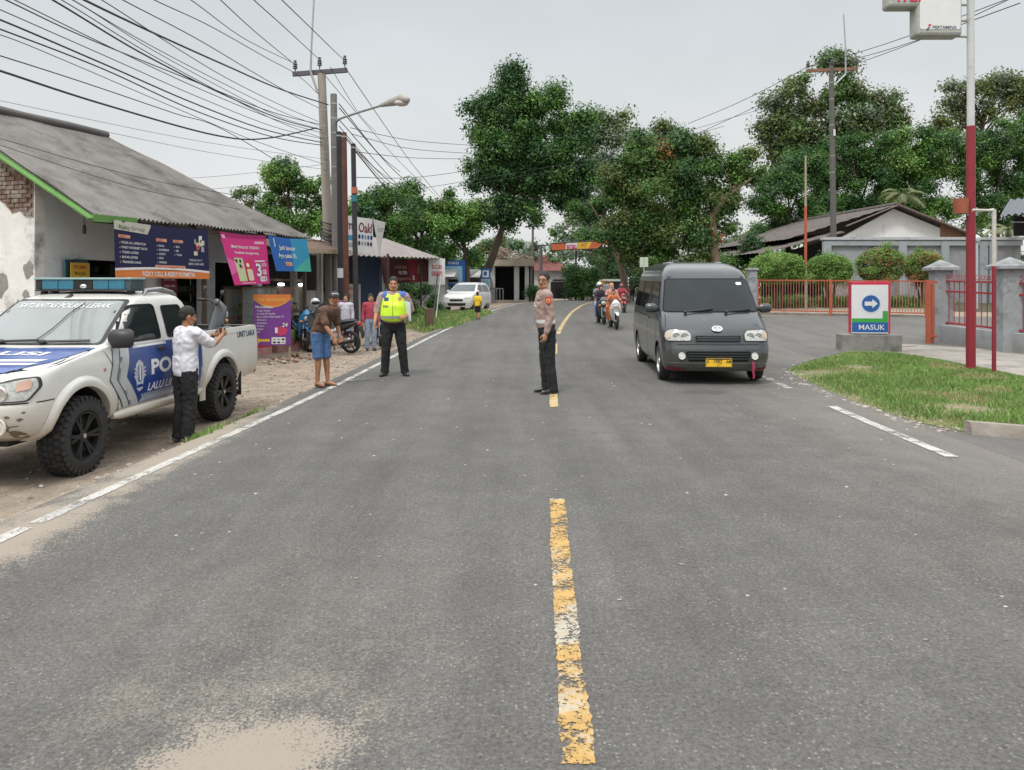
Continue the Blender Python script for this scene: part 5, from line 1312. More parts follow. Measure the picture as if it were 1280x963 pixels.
# ---- bystanders by the shops
LAV = M('lavender_blouse', (.52, .51, .58), .8, var=.06); JEAN = M('pale_jeans', (.22, .27, .36), .85, var=.15, scale=12); PURP = M('purple_top', (.22, .055, .24), .85, var=.1); PNK = M('pink_top', (.42, .17, .23), .85, var=.2, scale=14); REDT = M('red_top', (.33, .045, .07), .85, var=.1)
def stand(px, D, rz, label, H, top, bottom, hair='short', skin=SKIN, grp=None, J=None, **kw):
    p = at(px, 400, D); p.z = gz(p.x, p.y); kw.setdefault('vox', .011)
    return person(p, R(rz), label, J or {}, skin, top, bottom, SHOE, hair, H=H, group=grp, **kw)
stand(432, 20.6, 5, 'young woman in a pale lavender blouse and jeans standing by the poles', 1.40, LAV, JEAN, 'long', SKIN3, girth=.9, tuck=False, head=(4, 0, 0))
stand(421, 21.3, 15, 'child in a purple top half hidden behind the lad in the brown shirt', 1.42, PURP, BLACKC, 'short', SKIN, girth=.85)
stand(463.5, 19.9, 20, 'person in a red and pink top standing behind the vest officer', 1.45, REDT, JEAN, 'short', SKIN, girth=.95)
# child in yellow walking away along the far verge
p = G(597, 400)
person(p, R(165), 'child in a yellow shirt walking along the grass edge in the distance', dict(elR=(-.24, .06, 1.13), knR=(-.09, -.06, .5), anR=(-.09, .10, .12), knL=(.09, -.02, .49)), SKIN2, M('yellow_tee', (.70, .48, .03), .8, var=.06), BLACKC, SHOE, 'short', H=.95, vox=.012, sleeve='short', legs='short', tuck=False, girth=1.1)
# =====================================================================  LEFT SIDE: SHOPS, SIGNS, POLES
def corrugated(mb, P00, P10, P01, P11, nw, amp, m, nv=6, thick=.02, jit=0.0):
    """sheet from eave P00-P10 to ridge P01-P11; nw waves along the eave"""
    P00, P10, P01, P11 = map(V, (P00, P10, P01, P11)); n = (P10-P00).cross(P01-P00).normalized()
    if n.z < 0: n = -n
    nu = nw*6
    def f(u, v):
        p = P00.lerp(P10, u).lerp(P01.lerp(P11, u), v); s_ = math.sin(2*math.pi*nw*u)*amp
        st = .012*(1-((v*nv) % 1.0)) if nv > 1 else 0
        return p + n*(s_+st+jit*mnoise.noise(p*.9))
    mb.grid(f, nu, nv*4, m)
    mb.grid(lambda u, v: f(1-u, v)-n*thick, nu, nv, m)
ROOFG = M('fibre_cement_roof', (.185, .175, .165), .9, var=.22, scale=1.8, bump=.4, bscale=30, dirt=((.09, .085, .075), .5, 1.2), stretch=(1, 1, 1))
ROOFG2 = M('roof_ridge', (.11, .105, .10), .9, var=.2, scale=4)
PLAST = M('old_whitewash', (.70, .70, .68), .92, var=.12, scale=2, dirt=((.20, .185, .165), .45, 1.3), bump=.3, bscale=14)
BLUEW = M('pale_blue_wall', (.60, .65, .68), .9, var=.10, scale=2, dirt=((.22, .23, .24), .35, 1.5))
BRICKW = M('bare_brick', (.15, .095, .07), .95, var=.4, scale=14, bump=.8, dirt=((.30, .27, .235), .62, 4))
GREENP = M('green_fascia', (.10, .24, .055), .7, var=.15, scale=4); TEAL = M('teal_door', (.045, .11, .135), .6, var=.2, scale=5)
DARKI = M('dark_interior', (.012, .012, .013), .9, var=.3); FLOORC = M('shop_floor', (.16, .15, .14), .9, var=.2)  # DARKI: near-black colour standing in for the shade of unlit depths
WOODD = M('dark_wood', (.055, .04, .03), .8, var=.25, scale=6, stretch=(1, 1, .2))
E1, E2 = V((-7.5, 13.9, 2.86)), V((-5.4, 20.4, 2.90)); ED = (E2-E1); EL = ED.xy.length; EU = V((ED.x, ED.y, 0)).normalized(); EN = V((EU.y, -EU.x, 0))   # EN points to the road
def sp(s, b, z): return V((E1.x, E1.y, 0)) + EU*s - EN*b + V((0, 0, z))     # s along the eave, b back from it
def shop_building():
    root = empty('shop_building', (0, 0, 0), 0, 'low shop with a long grey corrugated roof, green bargeboard and peeling white end wall', 'shop building')
    GZ = -.35; rise = .50; back = 7.2
    rf = MB(); corrugated(rf, sp(-.05, 0, 2.86), sp(EL+.1, 0, 2.90), sp(-.05, back*.62, 2.86+back*.62*.565), sp(EL*.66, back*.62, 2.90+back*.62*.565), 62, .022, ROOFG, 4, .02, .05)
    ro = rf.build('roof', root, 60)
    rf = MB(); a, b = sp(-.1, back*.62, 2.88+back*.62*.565), sp(EL*.66, back*.62, 2.92+back*.62*.565)
    rf.tube([a, a.lerp(b, .25)+V((0, 0, .03)), a.lerp(b, .5), a.lerp(b, .75)+V((0, 0, .02)), b], [.15]*5, 10, ROOFG2, flat=[.75]*5); rf.build('ridge_cap', ro, 60)
    rf = MB(); corrugated(rf, sp(EL*.66, back*.62, 2.88+back*.62*.565), sp(-.05, back*.62, 2.84+back*.62*.565), sp(EL*.9, back*1.3, 2.9), sp(-.05, back*1.3, 2.9), 50, .022, ROOFG, 3); rf.build('rear_slope', ro, 60)
    # bargeboard at the near gable
    g = MB(); up = V((0, 0, 1)); p0 = sp(-.12, -.02, 2.78); p1 = sp(-.12, 2.45, 2.78+2.45*.565); g.bar(p0, p1, .03, .20, GREENP, up=EU); g.bar(sp(-.12, -.02, 2.80), sp(.9, -.02, 2.82), .03, .13, GREENP); g.build('bargeboard', root)
    # end wall (faces the camera) with broken render showing brick; front wall set back 1.5 m
    w = MB(); fr = 1.50
    w.prism([sp(.0, fr, GZ), sp(.0, 9.0, GZ), sp(.0, 9.0, 2.9), sp(.0, back*.62, 2.8+back*.62*.565), sp(.0, fr, 2.8+fr*.565)], (0, 0, 0), EU*.22, PLAST)
    w.build('wall', root)
    pts = []
    for i in range(25):
        t = i/24; pts.append((fr+.02+3.2*t, 2.85+t*1.25+.16*mnoise.noise(V((t*9, 1, 0)))+.10*mnoise.noise(V((t*26, 4, 0)))))
    top = [(fr+3.22, 2.8+(fr+3.22)*.565-.12), (fr+.02, 2.8+fr*.565-.12)]
    w = MB(); w.decal(pts+top, lambda a, b: sp(-.012, a, b), BRICKW, .3)
    cour = 0
    for zc in np.arange(2.42, 4.3, .085):
        for k in range(16):
            a = fr+.05+k*.21+(.1 if cour % 2 else 0)
            if zc > np.interp(a, [p[0] for p in pts], [p[1] for p in pts])+.05 and zc < 2.8+(a+.1)*.565-.26 and a < fr+3.0: w.box(sp(-.022+random.uniform(-.006, .006), a+.095, zc), (.19, .03, .066), BRICKW, rz=math.atan2(EN.y, EN.x))
        cour += 1
    for (a, z, r_) in ((1.62, 1.9, .13), (1.70, 1.35, .10), (1.85, 1.05, .16), (2.4, 1.6, .2), (3.1, 1.9, .3)):
        w.decal([(a+r_*math.cos(q)*random.uniform(.6, 1.3), z+r_*1.5*math.sin(q)*random.uniform(.6, 1.3)) for q in [R(d) for d in range(0, 360, 24)]], lambda x, y: sp(-.008, x, y), M('render_stain', (.25, .24, .22), .95, var=.2, scale=8))
    w.build('bare_brick', root)
    w = MB(); H = 2.8+fr*.565-.05
    def wall(s0, s1, z0, z1, m=BLUEW): 
        c = sp((s0+s1)/2, fr+.09, (z0+z1)/2); w.box(c, (s1-s0, .18, z1-z0), m, rz=math.atan2(EU.y, EU.x))
    opens = [(.85, 2.75, 2.12), (3.35, 4.55, 2.12), (5.0, 6.7, 2.2)]; x = .225
    for a, b, h in opens:
        wall(x, a, GZ, H); wall(a, b, h, H); x = b
    wall(x, EL+.05, GZ, H); w.build('shop_front', root)
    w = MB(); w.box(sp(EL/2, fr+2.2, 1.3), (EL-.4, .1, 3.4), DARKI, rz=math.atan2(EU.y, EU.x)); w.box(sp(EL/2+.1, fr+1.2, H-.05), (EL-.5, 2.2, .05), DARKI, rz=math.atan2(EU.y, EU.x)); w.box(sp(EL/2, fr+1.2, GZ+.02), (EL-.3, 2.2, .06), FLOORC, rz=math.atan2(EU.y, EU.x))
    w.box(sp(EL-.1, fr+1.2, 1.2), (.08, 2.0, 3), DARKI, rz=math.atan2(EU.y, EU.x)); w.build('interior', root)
    # dim shelving seen in the openings
    w = MB(); sh_m = [M('shelf_goods_%d' % i, c, .7, var=.3, scale=9) for i, c in enumerate(((.10, .05, .05), (.05, .07, .11), (.11, .10, .07), (.05, .09, .06)))]
    for z in (.5, .95, 1.4, 1.85):
        w.box(sp(3.4, fr+1.9, z), (6.0, .35, .03), WOODD, rz=math.atan2(EU.y, EU.x))
        for k in range(40):
            if random.random() < .75: w.box(sp(.6+k*.145, fr+1.82, z+.13), (.11, .18, random.uniform(.12, .26)), random.choice(sh_m), rz=math.atan2(EU.y, EU.x))
    w.build('shelf', root)
    w = MB()                                             # teal folding shutters beside the first opening
    for s0, ang in ((.72, .25), (.95, -.2)): w.box(sp(s0, fr-.05, 1.0), (.34, .05, 2.2), TEAL, rz=math.atan2(EU.y, EU.x)+ang)
    w.build('shutter', root, bevel=.01)
    for s_, b_ in ((2.95, .12), (EL-.05, .10)): w = MB(); w.box(sp(s_, b_, 1.25), (.09, .09, 3.2), WOODD); w.build('veranda_post', root)
    w = MB(); w.bar(sp(0, .1, 2.78), sp(EL, .1, 2.82), .06, .10, WOODD); 
    for s_ in np.arange(.2, EL, .8): w.bar(sp(s_, .03, 2.80), sp(s_, fr, 2.80+fr*.56), .05, .08, WOODD)
    w.build('rafter', root)
    w = MB(); w.tube([sp(.55, .9, 3.2), sp(.55, .9, 2.75)], [.006]*2, 5, BLKM); w.tube([sp(.55, .9, 2.75), sp(.55, .9, 2.58)], [.03, .035], 8, BLK); w.build('hanging_lamp', root)
    return root
shop_building()
# ---- banners under the eave
def banner_root(label, name='banner'): return empty(name, (0, 0, 0), 0, label, 'banner', 'banners hung under the shop eave')
NAVY = flat('banner_navy', (.010, .010, .052)); ORNG = flat('banner_orange', (.55, .17, .04)); BWHT = flat('banner_white', (.62, .62, .62)); MAG = flat('banner_magenta', (.50, .025, .17)); MAGD = flat('banner_wine', (.28, .01, .10)); BBLU = flat('banner_blue', (.02, .11, .36)); BTEAL = flat('banner_teal', (.06, .36, .30)); BCYN = flat('banner_cyan', (.03, .25, .42))
BBLK = flat('banner_black', (.02, .02, .025)); BCRM = flat('banner_cream', (.55, .50, .36)); BRED = flat('banner_red', (.45, .03, .04)); PEACH = flat('banner_peach', (.55, .28, .18)); LILAC = flat('banner_lilac', (.35, .30, .55)); PURPL = flat('banner_purple', (.155, .045, .235)); BYEL = flat('banner_yellow', (.62, .40, .05)); BGRY = flat('banner_grey', (.30, .30, .31))
def cloth_fn(TL, TR, BL, BR, wid, hgt, nrm, sag=.02, rip=.012):
    """(a across 0..wid, b down 0..hgt) -> slightly billowing sheet"""
    TL, TR, BL, BR = map(V, (TL, TR, BL, BR)); nrm = V(nrm)
    def mk(off):
        def f(a, b):
            u, v = a/wid, b/hgt; p = TL.lerp(TR, u).lerp(BL.lerp(BR, u), v)
            return p + nrm*(off + sag*math.sin(math.pi*u)*(.3+v) + rip*mnoise.noise(V((u*5, v*2.2, wid)))) + V((0, 0, -.03*math.sin(math.pi*u)*(1-v)))
        return f
    return mk
def fliptext(mb, s, x, y, h, fn, m, **k):
    """text on a sheet whose b axis runs downwards"""
    mb.text(s, x, -y, h, (lambda a, b: fn(a, -b)), m, **k)
def rect_on(mb, x0, y0, x1, y1, fn, m, step=.25): mb.decal([(x0, y0), (x0, y1), (x1, y1), (x1, y0)], fn, m, step)
# 1 navy banner
W1, H1 = 2.85, 1.06; s0, s1 = .30, 2.84
k = cloth_fn(sp(s0, -.06, 2.80), sp(s1, -.06, 2.80), sp(s0, -.10, 2.80-H1), sp(s1, -.10, 2.80-H1), W1, H1, EN)
r = banner_root('navy and orange shop banner with white price lists'); mb = MB(); f0, f1, f2 = k(0), k(.004), k(.008)
rect_on(mb, 0, 0, W1, H1, f0, NAVY); rect_on(mb, 0, .90, W1, H1, f1, ORNG)
n = 16
for i in range(n):
    g = lambda x: .86+.05*math.sin(math.pi*(x/W1))*-1+.03
    x0, x1 = W1*i/n, W1*(i+1)/n; mb.decal([(x0, g(x0)), (x0, g(x0)+.045), (x1, g(x1)+.045), (x1, g(x1))], f2, BWHT, .3)
mb.decal([(0, .0), (0, .17), (.90, .20), (1.0, .04), (1.0, 0)], f1, M('banner_pale', (.42, .42, .36), .7)); fliptext(mb, 'Rizky Group', .12, .15, .075, f2, flat('banner_olive', (.10, .12, .08)), w=.7, bold=.01)
def bullet_list(x, y, items, h, dy, w=None):
    for i, t in enumerate(items):
        fliptext(mb, t, x+.07, y+dy*i, h, f1, BWHT, bold=.012); mb.decal([(x, y+dy*i-.02), (x+.015, y+dy*i), (x+.05, y+dy*i-.045), (x+.015, y+dy*i-.012)], f1, BWHT)
for x, t in ((.10, 'PULSA'), (1.14, 'AKSES'), (1.66, 'TAGIH')): rect_on(mb, x, .255, x+.32, .315, f1, PEACH); fliptext(mb, t, x+.03, .305, .038, f2, BRED, bold=.01)
bullet_list(.12, .42, ['PULSA ALL OPERATOR', 'PAKET INTERNET DATA', 'TOKEN LISTRIK', 'BAYAR LISTRIK', 'TRANSFER UANG'], .045, .092)
bullet_list(1.14, .42, ['DANA', 'SHOPEEPAY', 'GOPAY', 'OVO', 'LINKAJA'], .042, .084); bullet_list(1.68, .42, ['BCA', 'BRI', 'TUNAI'], .042, .084)
fliptext(mb, 'Hubungi kami di', 2.18, .68, .045, f1, BWHT, w=.42); fliptext(mb, '0859 2100 4455', 2.14, .77, .05, f1, BWHT, w=.52)
for i in range(16): 
    x, y = 2.28+random.random()*.45, .14+random.random()*.40; rect_on(mb, x, y, x+random.uniform(.05, .13), y+random.uniform(.05, .11), f2 if i % 2 else f1, random.choice((BRED, BWHT, BCRM, BGRY, NAVY)))
rect_on(mb, 1.08, .795, 2.02, .855, f2, PEACH); fliptext(mb, 'Jalan Raya Rangkasbitung', 1.14, .845, .036, k(.011), BRED, w=.82)
fliptext(mb, 'RIZKY CELL & RIZKY KOSMETIK', .72, 1.02, .085, f2, BWHT, w=1.62, bold=.02); mb.build('sheet', r, 60)
# 2 magenta banner with two phones
W2, H2 = 1.42, 1.16; s0 = 3.50
k = cloth_fn(sp(s0-.30, -.06, 2.80), sp(s0+W2-.04, -.06, 2.82), sp(s0, -.24, 2.80-H2-.03), sp(s0+W2, -.16, 2.82-H2), W2, H2, EN)
r = banner_root('magenta phone promotion banner with a big white 3'); mb = MB(); f0, f1, f2, f3 = k(0), k(.004), k(.008), k(.012)
rect_on(mb, 0, 0, W2, H2, f0, MAG); rect_on(mb, 0, 0, W2, .09, f1, MAGD); mb.decal([(0, .55), (0, .95), (.5, .75)], f1, flat('banner_pink', (.58, .10, .28)), .2)
fliptext(mb, 'SMARTPHONE TERBARU', .22, .33, .062, f1, BWHT, w=.92, bold=.015, shear=.15); fliptext(mb, 'hadiah langsung', .30, .45, .055, f1, BWHT, w=.78, bold=.015); rect_on(mb, 1.0, .15, 1.32, .21, f1, flat('banner_rose', (.6, .35, .42))); rect_on(mb, .03, .06, .12, .14, f2, flat('banner_rose', (.6, .35, .42)))
mb.decal(rrect(.22, .55, .50, 1.08, .03), f1, M('phone_art_green', (.42, .48, .26), .5), .1); mb.decal(rrect(.53, .58, .76, 1.08, .03), f1, BRED, .1); mb.decal(rrect(.56, .80, .75, 1.07, .04), f2, BCRM, .1)
for x, y in ((.27, .62), (.40, .62), (.36, .73)): mb.decal([(x+.035*math.cos(a), y+.045*math.sin(a)) for a in [R(-d) for d in range(0, 360, 40)]], f2, BBLK)
mb.decal([(.63+.05*math.cos(a), .71+.05*math.sin(a)) for a in [R(-d) for d in range(0, 360, 40)]], f2, BWHT)
rect_on(mb, .9, .60, 1.28, .63, f1, BWHT); fliptext(mb, '3', .905, .975, .30, f1, BBLK, bold=.06, w=.22); fliptext(mb, '3', .90, .965, .29, f2, BWHT, bold=.03, w=.20); fliptext(mb, 'JUTA', 1.14, .74, .075, f1, BWHT, bold=.02, w=.19); fliptext(mb, 'GB', 1.14, .93, .11, f2, BWHT, bold=.03, w=.16)
mb.decal(rrect(1.0, .98, 1.30, 1.10, .04), f1, BWHT, .1); fliptext(mb, 'PROMO', 1.03, 1.06, .05, f2, BGRY, w=.16); rect_on(mb, 1.22, .99, 1.25, 1.09, f2, BBLK); rect_on(mb, .28, 1.115, .80, 1.128, f1, BWHT); mb.build('sheet', r, 60)
# 3 blue-teal banner
W3, H3 = 1.55, .86; s0 = 5.22
k = cloth_fn(sp(s0-.25, -.06, 2.83), sp(s0+W3-.12, -.06, 2.85), sp(s0, -.12, 2.83-H3), sp(s0+W3, -.12, 2.85-H3), W3, H3, EN)
r = banner_root('blue and teal phone card banner nearest the utility poles'); mb = MB(); f0, f1, f2 = k(0), k(.004), k(.008)
rect_on(mb, 0, 0, W3, H3, f0, BBLU); mb.decal([(W3, .0), (.85, 0), (.72, H3), (W3, H3)], f1, BCYN, .15); mb.decal([(W3, .45), (.72, H3), (W3, H3)], f2, BTEAL, .15)
fliptext(mb, 'Jadi lancar', .30, .31, .105, f2, BWHT, w=.66, bold=.02); fliptext(mb, 'Ayo pakai XL', .22, .51, .105, f2, BWHT, w=.74, bold=.02); rect_on(mb, .43, .62, .70, .72, f2, PEACH); fliptext(mb, 'disini', .47, .695, .05, k(.011), BRED); rect_on(mb, .16, .05, .19, .26, f1, BWHT)
mb.build('sheet', r, 60)
# ---- yellow poster by the shutters, red price strip, glass counter with red base, low painted wall
def flatsign(name, label, cat, P, U, w, h, base, prints, N=None, group=None, thick=.012):
    """upright panel; P bottom centre, U along its width"""
    U = V(U).normalized(); N = V((U.y, -U.x, 0)) if N is None else V(N)
    r = empty(name, P, 0, label, cat, group); mb = MB(); Z = V((0, 0, 1))
    mb.prism([U*-w/2-N*thick, U*w/2-N*thick, U*w/2-N*thick+Z*h, U*-w/2-N*thick+Z*h], (0, 0, 0), N*thick, base)
    pm = lambda off: (lambda a, b: U*(a-w/2)+Z*b+N*off)
    prints(mb, pm); mb.build('panel', r); return r
def pr(mb, pm):
    mb.decal(rrect(.04, .04, .40, .22, .01), pm(.004), BWHT); mb.text('PROMO', .22, .50, .07, pm(.004), BRED, .01, w=.3, align='C'); mb.text('PULSA', .22, .38, .06, pm(.004), BBLK, .01, w=.26, align='C'); mb.text('BUKA', .22, .10, .07, pm(.008), BRED, .01, w=.25, align='C')
flatsign('poster', 'yellow poster on the teal shutter beside the peeling wall', 'poster', sp(.86, 1.33, 1.42), EU, .44, .62, flat('poster_yellow', (.60, .40, .06)), pr, EN)
def pr(mb, pm):
    for i in range(9): mb.text('%s %d.000' % (('PULSA', 'DATA', 'TOKEN')[i % 3], 5+i*7), .05, 1.42-i*.15, .05, pm(.004), BWHT if i % 3 else BYEL, .01, w=.34)
flatsign('price_board', 'tall dark red price board below the navy banner', 'sign', sp(3.30, 1.36, .45), EU, .46, 1.6, M('price_red', (.16, .012, .03), .6), pr, EN)
def counter():
    r = empty('display_counter', sp(5.05, .55, -.33), math.atan2(EU.y, EU.x), 'glass display counter with a bright red base under the magenta banner', 'counter'); mb = MB(); RED = M('counter_red', (.50, .025, .02), .45, var=.08)
    mb.box((0, 0, .62), (1.15, .55, .42), RED); mb.box((0, 0, .22), (1.15, .55, .40), M('counter_pink', (.42, .22, .20), .8, var=.2, scale=6, dirt=((.28, .20, .16), .4, 4))); mb.build('base', r, bevel=.008)
    mb = MB()
    for x in (-.56, .56):
        for y in (-.26, .26): mb.box((x, y, 1.36), (.035, .035, 1.06), M('counter_frame', (.16, .12, .09), .6, var=.2))
    for z in (.84, 1.88): 
        for y in (-.26, .26): mb.box((0, y, z), (1.15, .035, .035), MATS['counter_frame'])
    mb.box((0, 0, 1.915), (1.2, .6, .03), WOODD); mb.build('frame', r)
    mb = MB(); mb.box((0, -.265, 1.36), (1.08, .006, 1.0), glass_mat('counter_glass', (.22, .26, .24), .45, .08)); mb.build('glass', r)
    mb = MB()
    for z in (1.1, 1.4): mb.box((0, .02, z), (1.06, .4, .012), MATS['counter_glass'])
    for i in range(14): mb.box((-.48+.075*i, .05, 1.17+(.3 if i % 2 else 0)), (.06, .12, .1), random.choice(sh_goods))
    mb.box((0, .24, 1.36), (1.06, .01, 1.0), M('counter_back', (.25, .28, .26), .7, var=.1)); mb.build('shelf', r)
sh_goods = [MATS['shelf_goods_%d' % i] for i in range(4)]
counter()
def stall():
    r = empty('food_stall', sp(6.55, .45, -.33), math.atan2(EU.y, EU.x), 'dark wooden food stall with two lit lamps and a green and pink low wall', 'stall'); mb = MB()
    mb.box((0, 0, .30), (1.6, .5, .6), M('stall_pink', (.40, .20, .18), .85, var=.2, scale=5, dirt=((.26, .2, .17), .45, 3))); mb.box((0, 0, .68), (1.62, .52, .20), M('stall_green', (.24, .42, .13), .8, var=.15, scale=4)); mb.build('low_wall', r, bevel=.01)
    mb = MB()
    for x in (-.78, .78): mb.box((x, .1, 1.4), (.07, .07, 1.6), WOODD)
    mb.box((0, .1, 2.1), (1.6, .06, .06), WOODD); mb.box((0, .05, 1.25), (1.6, .35, .03), WOODD); mb.build('frame', r)
    mb = MB(); mb.box((0, .05, 1.6), (1.5, .01, .66), glass_mat('stall_glass', (.25, .22, .18), .22, .1)); mb.build('glass', r)
    LT = M('lit_lamp', (.9, .88, .8), .5, emit=((1, .95, .85), 9))
    for x in (-.30, .62):
        mb = MB(); mb.tube([(x-.09, .0, 1.98), (x+.09, .0, 1.98)], [.035]*2, 10, LT, round_caps=True); mb.tube([(x, 0, 1.99), (x, .05, 2.1)], [.008]*2, 5, BLK); mb.build('lamp', r, 60)
    mb = MB(); mb.box((-.2, .1, 1.42), (.05, .12, .28), BWHT, rot=Matrix.Rotation(.5, 3, 'Y')); mb.box((.3, .1, 1.34), (.3, .2, .14), M('stall_goods', (.20, .13, .08), .8, var=.3)); mb.box((-.72, -.14, 1.1), (.14, .01, .5), BWHT); mb.box((-.72, -.15, .96), (.12, .01, .16), BCYN); mb.build('wares', r)
stall()
# ---- purple sidewalk board on two legs
def purple():
    P = G(340, 449); P.x, P.y = at(340, 449, P.y).x, P.y; r = empty('sign_board', P, R(6), 'purple sidewalk sign board with an orange arch and yellow arrow on wooden legs', 'sign'); W, H, z0 = .86, 1.20, .32
    mb = MB(); mb.box((0, .012, z0+H/2), (W, .02, H), PURPL); pm = lambda off: (lambda a, b: V((a-W/2, -off, z0+b)))
    arc = [(W*i/20, H-.02-.20*math.sin(math.pi*i/20)**.8-.06) for i in range(21)]
    mb.decal([(0, H), *[(x, y-.025) for x, y in arc], (W, H)], pm(.003), BYEL, .2); mb.decal([(0, H), *arc, (W, H)], pm(.006), ORNG, .2)
    mb.text('Rizky Cell & Cosmetic', W/2, H-.15, .075, pm(.009), M('board_gold', (.62, .42, .12), .6), .008, w=.66, align='C')
    mb.text('Menyediakan', .05, .88, .062, pm(.004), BWHT, .012, w=.40)
    for i, t in enumerate(('- Pulsa, Kuota', '- Isi Saldo & Transfer', '- Bayar Listrik, Pulsa Listrik, TV', '- Skincare', '- Bodycare', '- Parfum', '- Hijab', '- Dll')): mb.text(t, .05, .80-.072*i, .042, pm(.004), BWHT, .006, w=(.34, .46, .66, .24, .26, .2, .18, .1)[i])
    mb.decal([(.06, .12), (.14, .19), (.14, .15), (.38, .15), (.38, .09), (.14, .09), (.14, .05)], pm(.004), BYEL); mb.decal(rrect(.42, .03, .74, .19, .015), pm(.004), BWHT)
    for i in range(3):
        for j in range(2): mb.decal(rrect(.45+.1*i, .05+.07*j, .52+.1*i, .09+.07*j, .008), pm(.006), random.choice((BGRY, BBLK, BRED)))
    mb.decal([(.64+.15*math.cos(a), .34+.11*math.sin(a)) for a in [R(d) for d in range(0, 360, 30)]], pm(.004), M('board_crimson', (.45, .03, .10), .6)); mb.text('24', .66, .44, .09, pm(.006), BWHT, .02, w=.13, shear=.2); mb.decal(rrect(.50, .29, .56, .42, .01), pm(.005), BWHT); mb.build('panel', r)
    mb = MB(); 
    for x in (-W/2+.03, W/2-.03):
        mb = MB(); mb.box((x, .045, .72), (.045, .04, 1.46), M('raw_timber', (.26, .20, .15), .85, var=.2, scale=8)); mb.build('leg', r)
purple()

# ---- second shop: timber awning, white banner, ribbed metal roof, dark red cigarette sign
RIB = M('ribbed_metal_roof', (.25, .22, .21), .55, var=.14, scale=3, metal=.15, dirt=((.20, .15, .12), .4, 2)); BRNR = M('brown_sheet_roof', (.13, .085, .065), .8, var=.25, scale=3); GRYW = M('stained_wall', (.33, .325, .31), .9, var=.12, scale=2, dirt=((.17, .155, .14), .45, 1.2)); BLUD = M('blue_tarp_dark', (.015, .035, .09), .7, var=.25, scale=3)
def shop_two():
    r = empty('corner_shop', (0, 0, 0), 0, 'brown roofed stall with a ribbed metal canopy and dark open front behind the poles', 'shop building'); gz0 = -.15
    A, B, C, D_ = at(424, 319, 23.6), at(552, 323, 31), at(482, 299, 31), at(424, 292, 25.5)
    C = V((C.x, C.y, C.z)); mb = MB(); corrugated(mb, A, B, D_, C, 22, .03, RIB, 1, .015); mb.build('roof', r, 60)
    wl = [V((-7.0, 21.3, 0)), V((-6.1, 24.5, 0)), V((-5.2, 31.2, 0))]
    mb = MB()
    for a, b in zip(wl, wl[1:]):
        u = (b-a).normalized(); nn = V((u.y, -u.x, 0)); mb.prism([a+V((0, 0, gz0)), b+V((0, 0, gz0)), b+V((0, 0, 3.0)), a+V((0, 0, 3.0))], (0, 0, 0), nn*-.15, GRYW)
    mb.prism([V((-5.2, 31.2, -.1)), V((-8.5, 32, -.1)), V((-8.5, 32, 3.6)), V((-5.2, 31.2, 2.9))], (0, 0, 0), (0, .15, 0), GRYW); mb.build('wall', r)
    # near-black sheets painted as shaded openings, posters, blue sheet
    a, b = wl[1], wl[2]; u = (b-a).normalized(); nn = V((u.y, -u.x, 0)); Q = lambda s, o, z: a+u*s+nn*o+V((0, 0, z))
    mb = MB(); 
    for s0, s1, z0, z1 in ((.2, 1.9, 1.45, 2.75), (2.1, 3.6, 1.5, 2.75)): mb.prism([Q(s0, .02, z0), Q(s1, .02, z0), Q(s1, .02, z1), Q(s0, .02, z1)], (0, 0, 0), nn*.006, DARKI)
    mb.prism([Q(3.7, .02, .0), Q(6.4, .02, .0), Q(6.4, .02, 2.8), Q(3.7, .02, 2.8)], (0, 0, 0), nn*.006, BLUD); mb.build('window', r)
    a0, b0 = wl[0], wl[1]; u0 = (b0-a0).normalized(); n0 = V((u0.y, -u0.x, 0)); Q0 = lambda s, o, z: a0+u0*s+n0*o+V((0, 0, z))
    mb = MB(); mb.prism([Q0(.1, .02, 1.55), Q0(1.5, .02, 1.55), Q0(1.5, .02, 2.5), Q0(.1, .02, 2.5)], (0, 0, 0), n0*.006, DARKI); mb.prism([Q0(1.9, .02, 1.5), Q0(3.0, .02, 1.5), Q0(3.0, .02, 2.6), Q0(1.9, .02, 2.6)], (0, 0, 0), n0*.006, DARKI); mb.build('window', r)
    for s in (1.65, 3.1): mb = MB(); mb.bar(Q0(s, .12, -.2), Q0(s, .12, 2.9), .08, .08, M('pale_post', (.40, .39, .36), .8, var=.15)); mb.build('post', r)
    for s in (2.0, 6.5): mb = MB(); mb.bar(Q(s, 1.6, -.1), Q(s, 1.6, 2.75), .07, .07, WOODD); mb.build('post', r)
    # awning of brown sheets with pale timber edge
    mb = MB(); corrugated(mb, V((-6.35, 20.6, 2.62)), V((-4.95, 23.4, 2.72)), V((-8.2, 21.3, 3.25)), V((-7.0, 24.6, 3.35)), 14, .02, BRNR, 1, .015); mb.build('awning', r, 60)
    mb = MB(); mb.bar(V((-6.3, 20.55, 2.58)), V((-4.9, 23.35, 2.66)), .06, .13, M('pale_timber', (.36, .27, .20), .8, var=.2, scale=8)); mb.bar(V((-7.3, 20.9, 2.9)), V((-5.9, 23.8, 3.0)), .05, .10, MATS['pale_timber']); mb.bar(V((-6.33, 20.57, 2.56)), V((-8.1, 21.2, 3.12)), .05, .1, WOODD)
    corrugated(mb, V((-7.9, 21.6, 3.1)), V((-6.6, 24.2, 3.2)), V((-9.3, 22.2, 3.75)), V((-8.0, 25, 3.85)), 12, .02, BRNR, 1, .015); mb.build('awning_edge', r, 60)
    mb = MB(); mb.box((-4.6, 28, -.02), (2.2, 4.0, .05), CONC, rz=-.12); mb.build('step', r)
    return Q, Q0
Q, Q0 = shop_two()
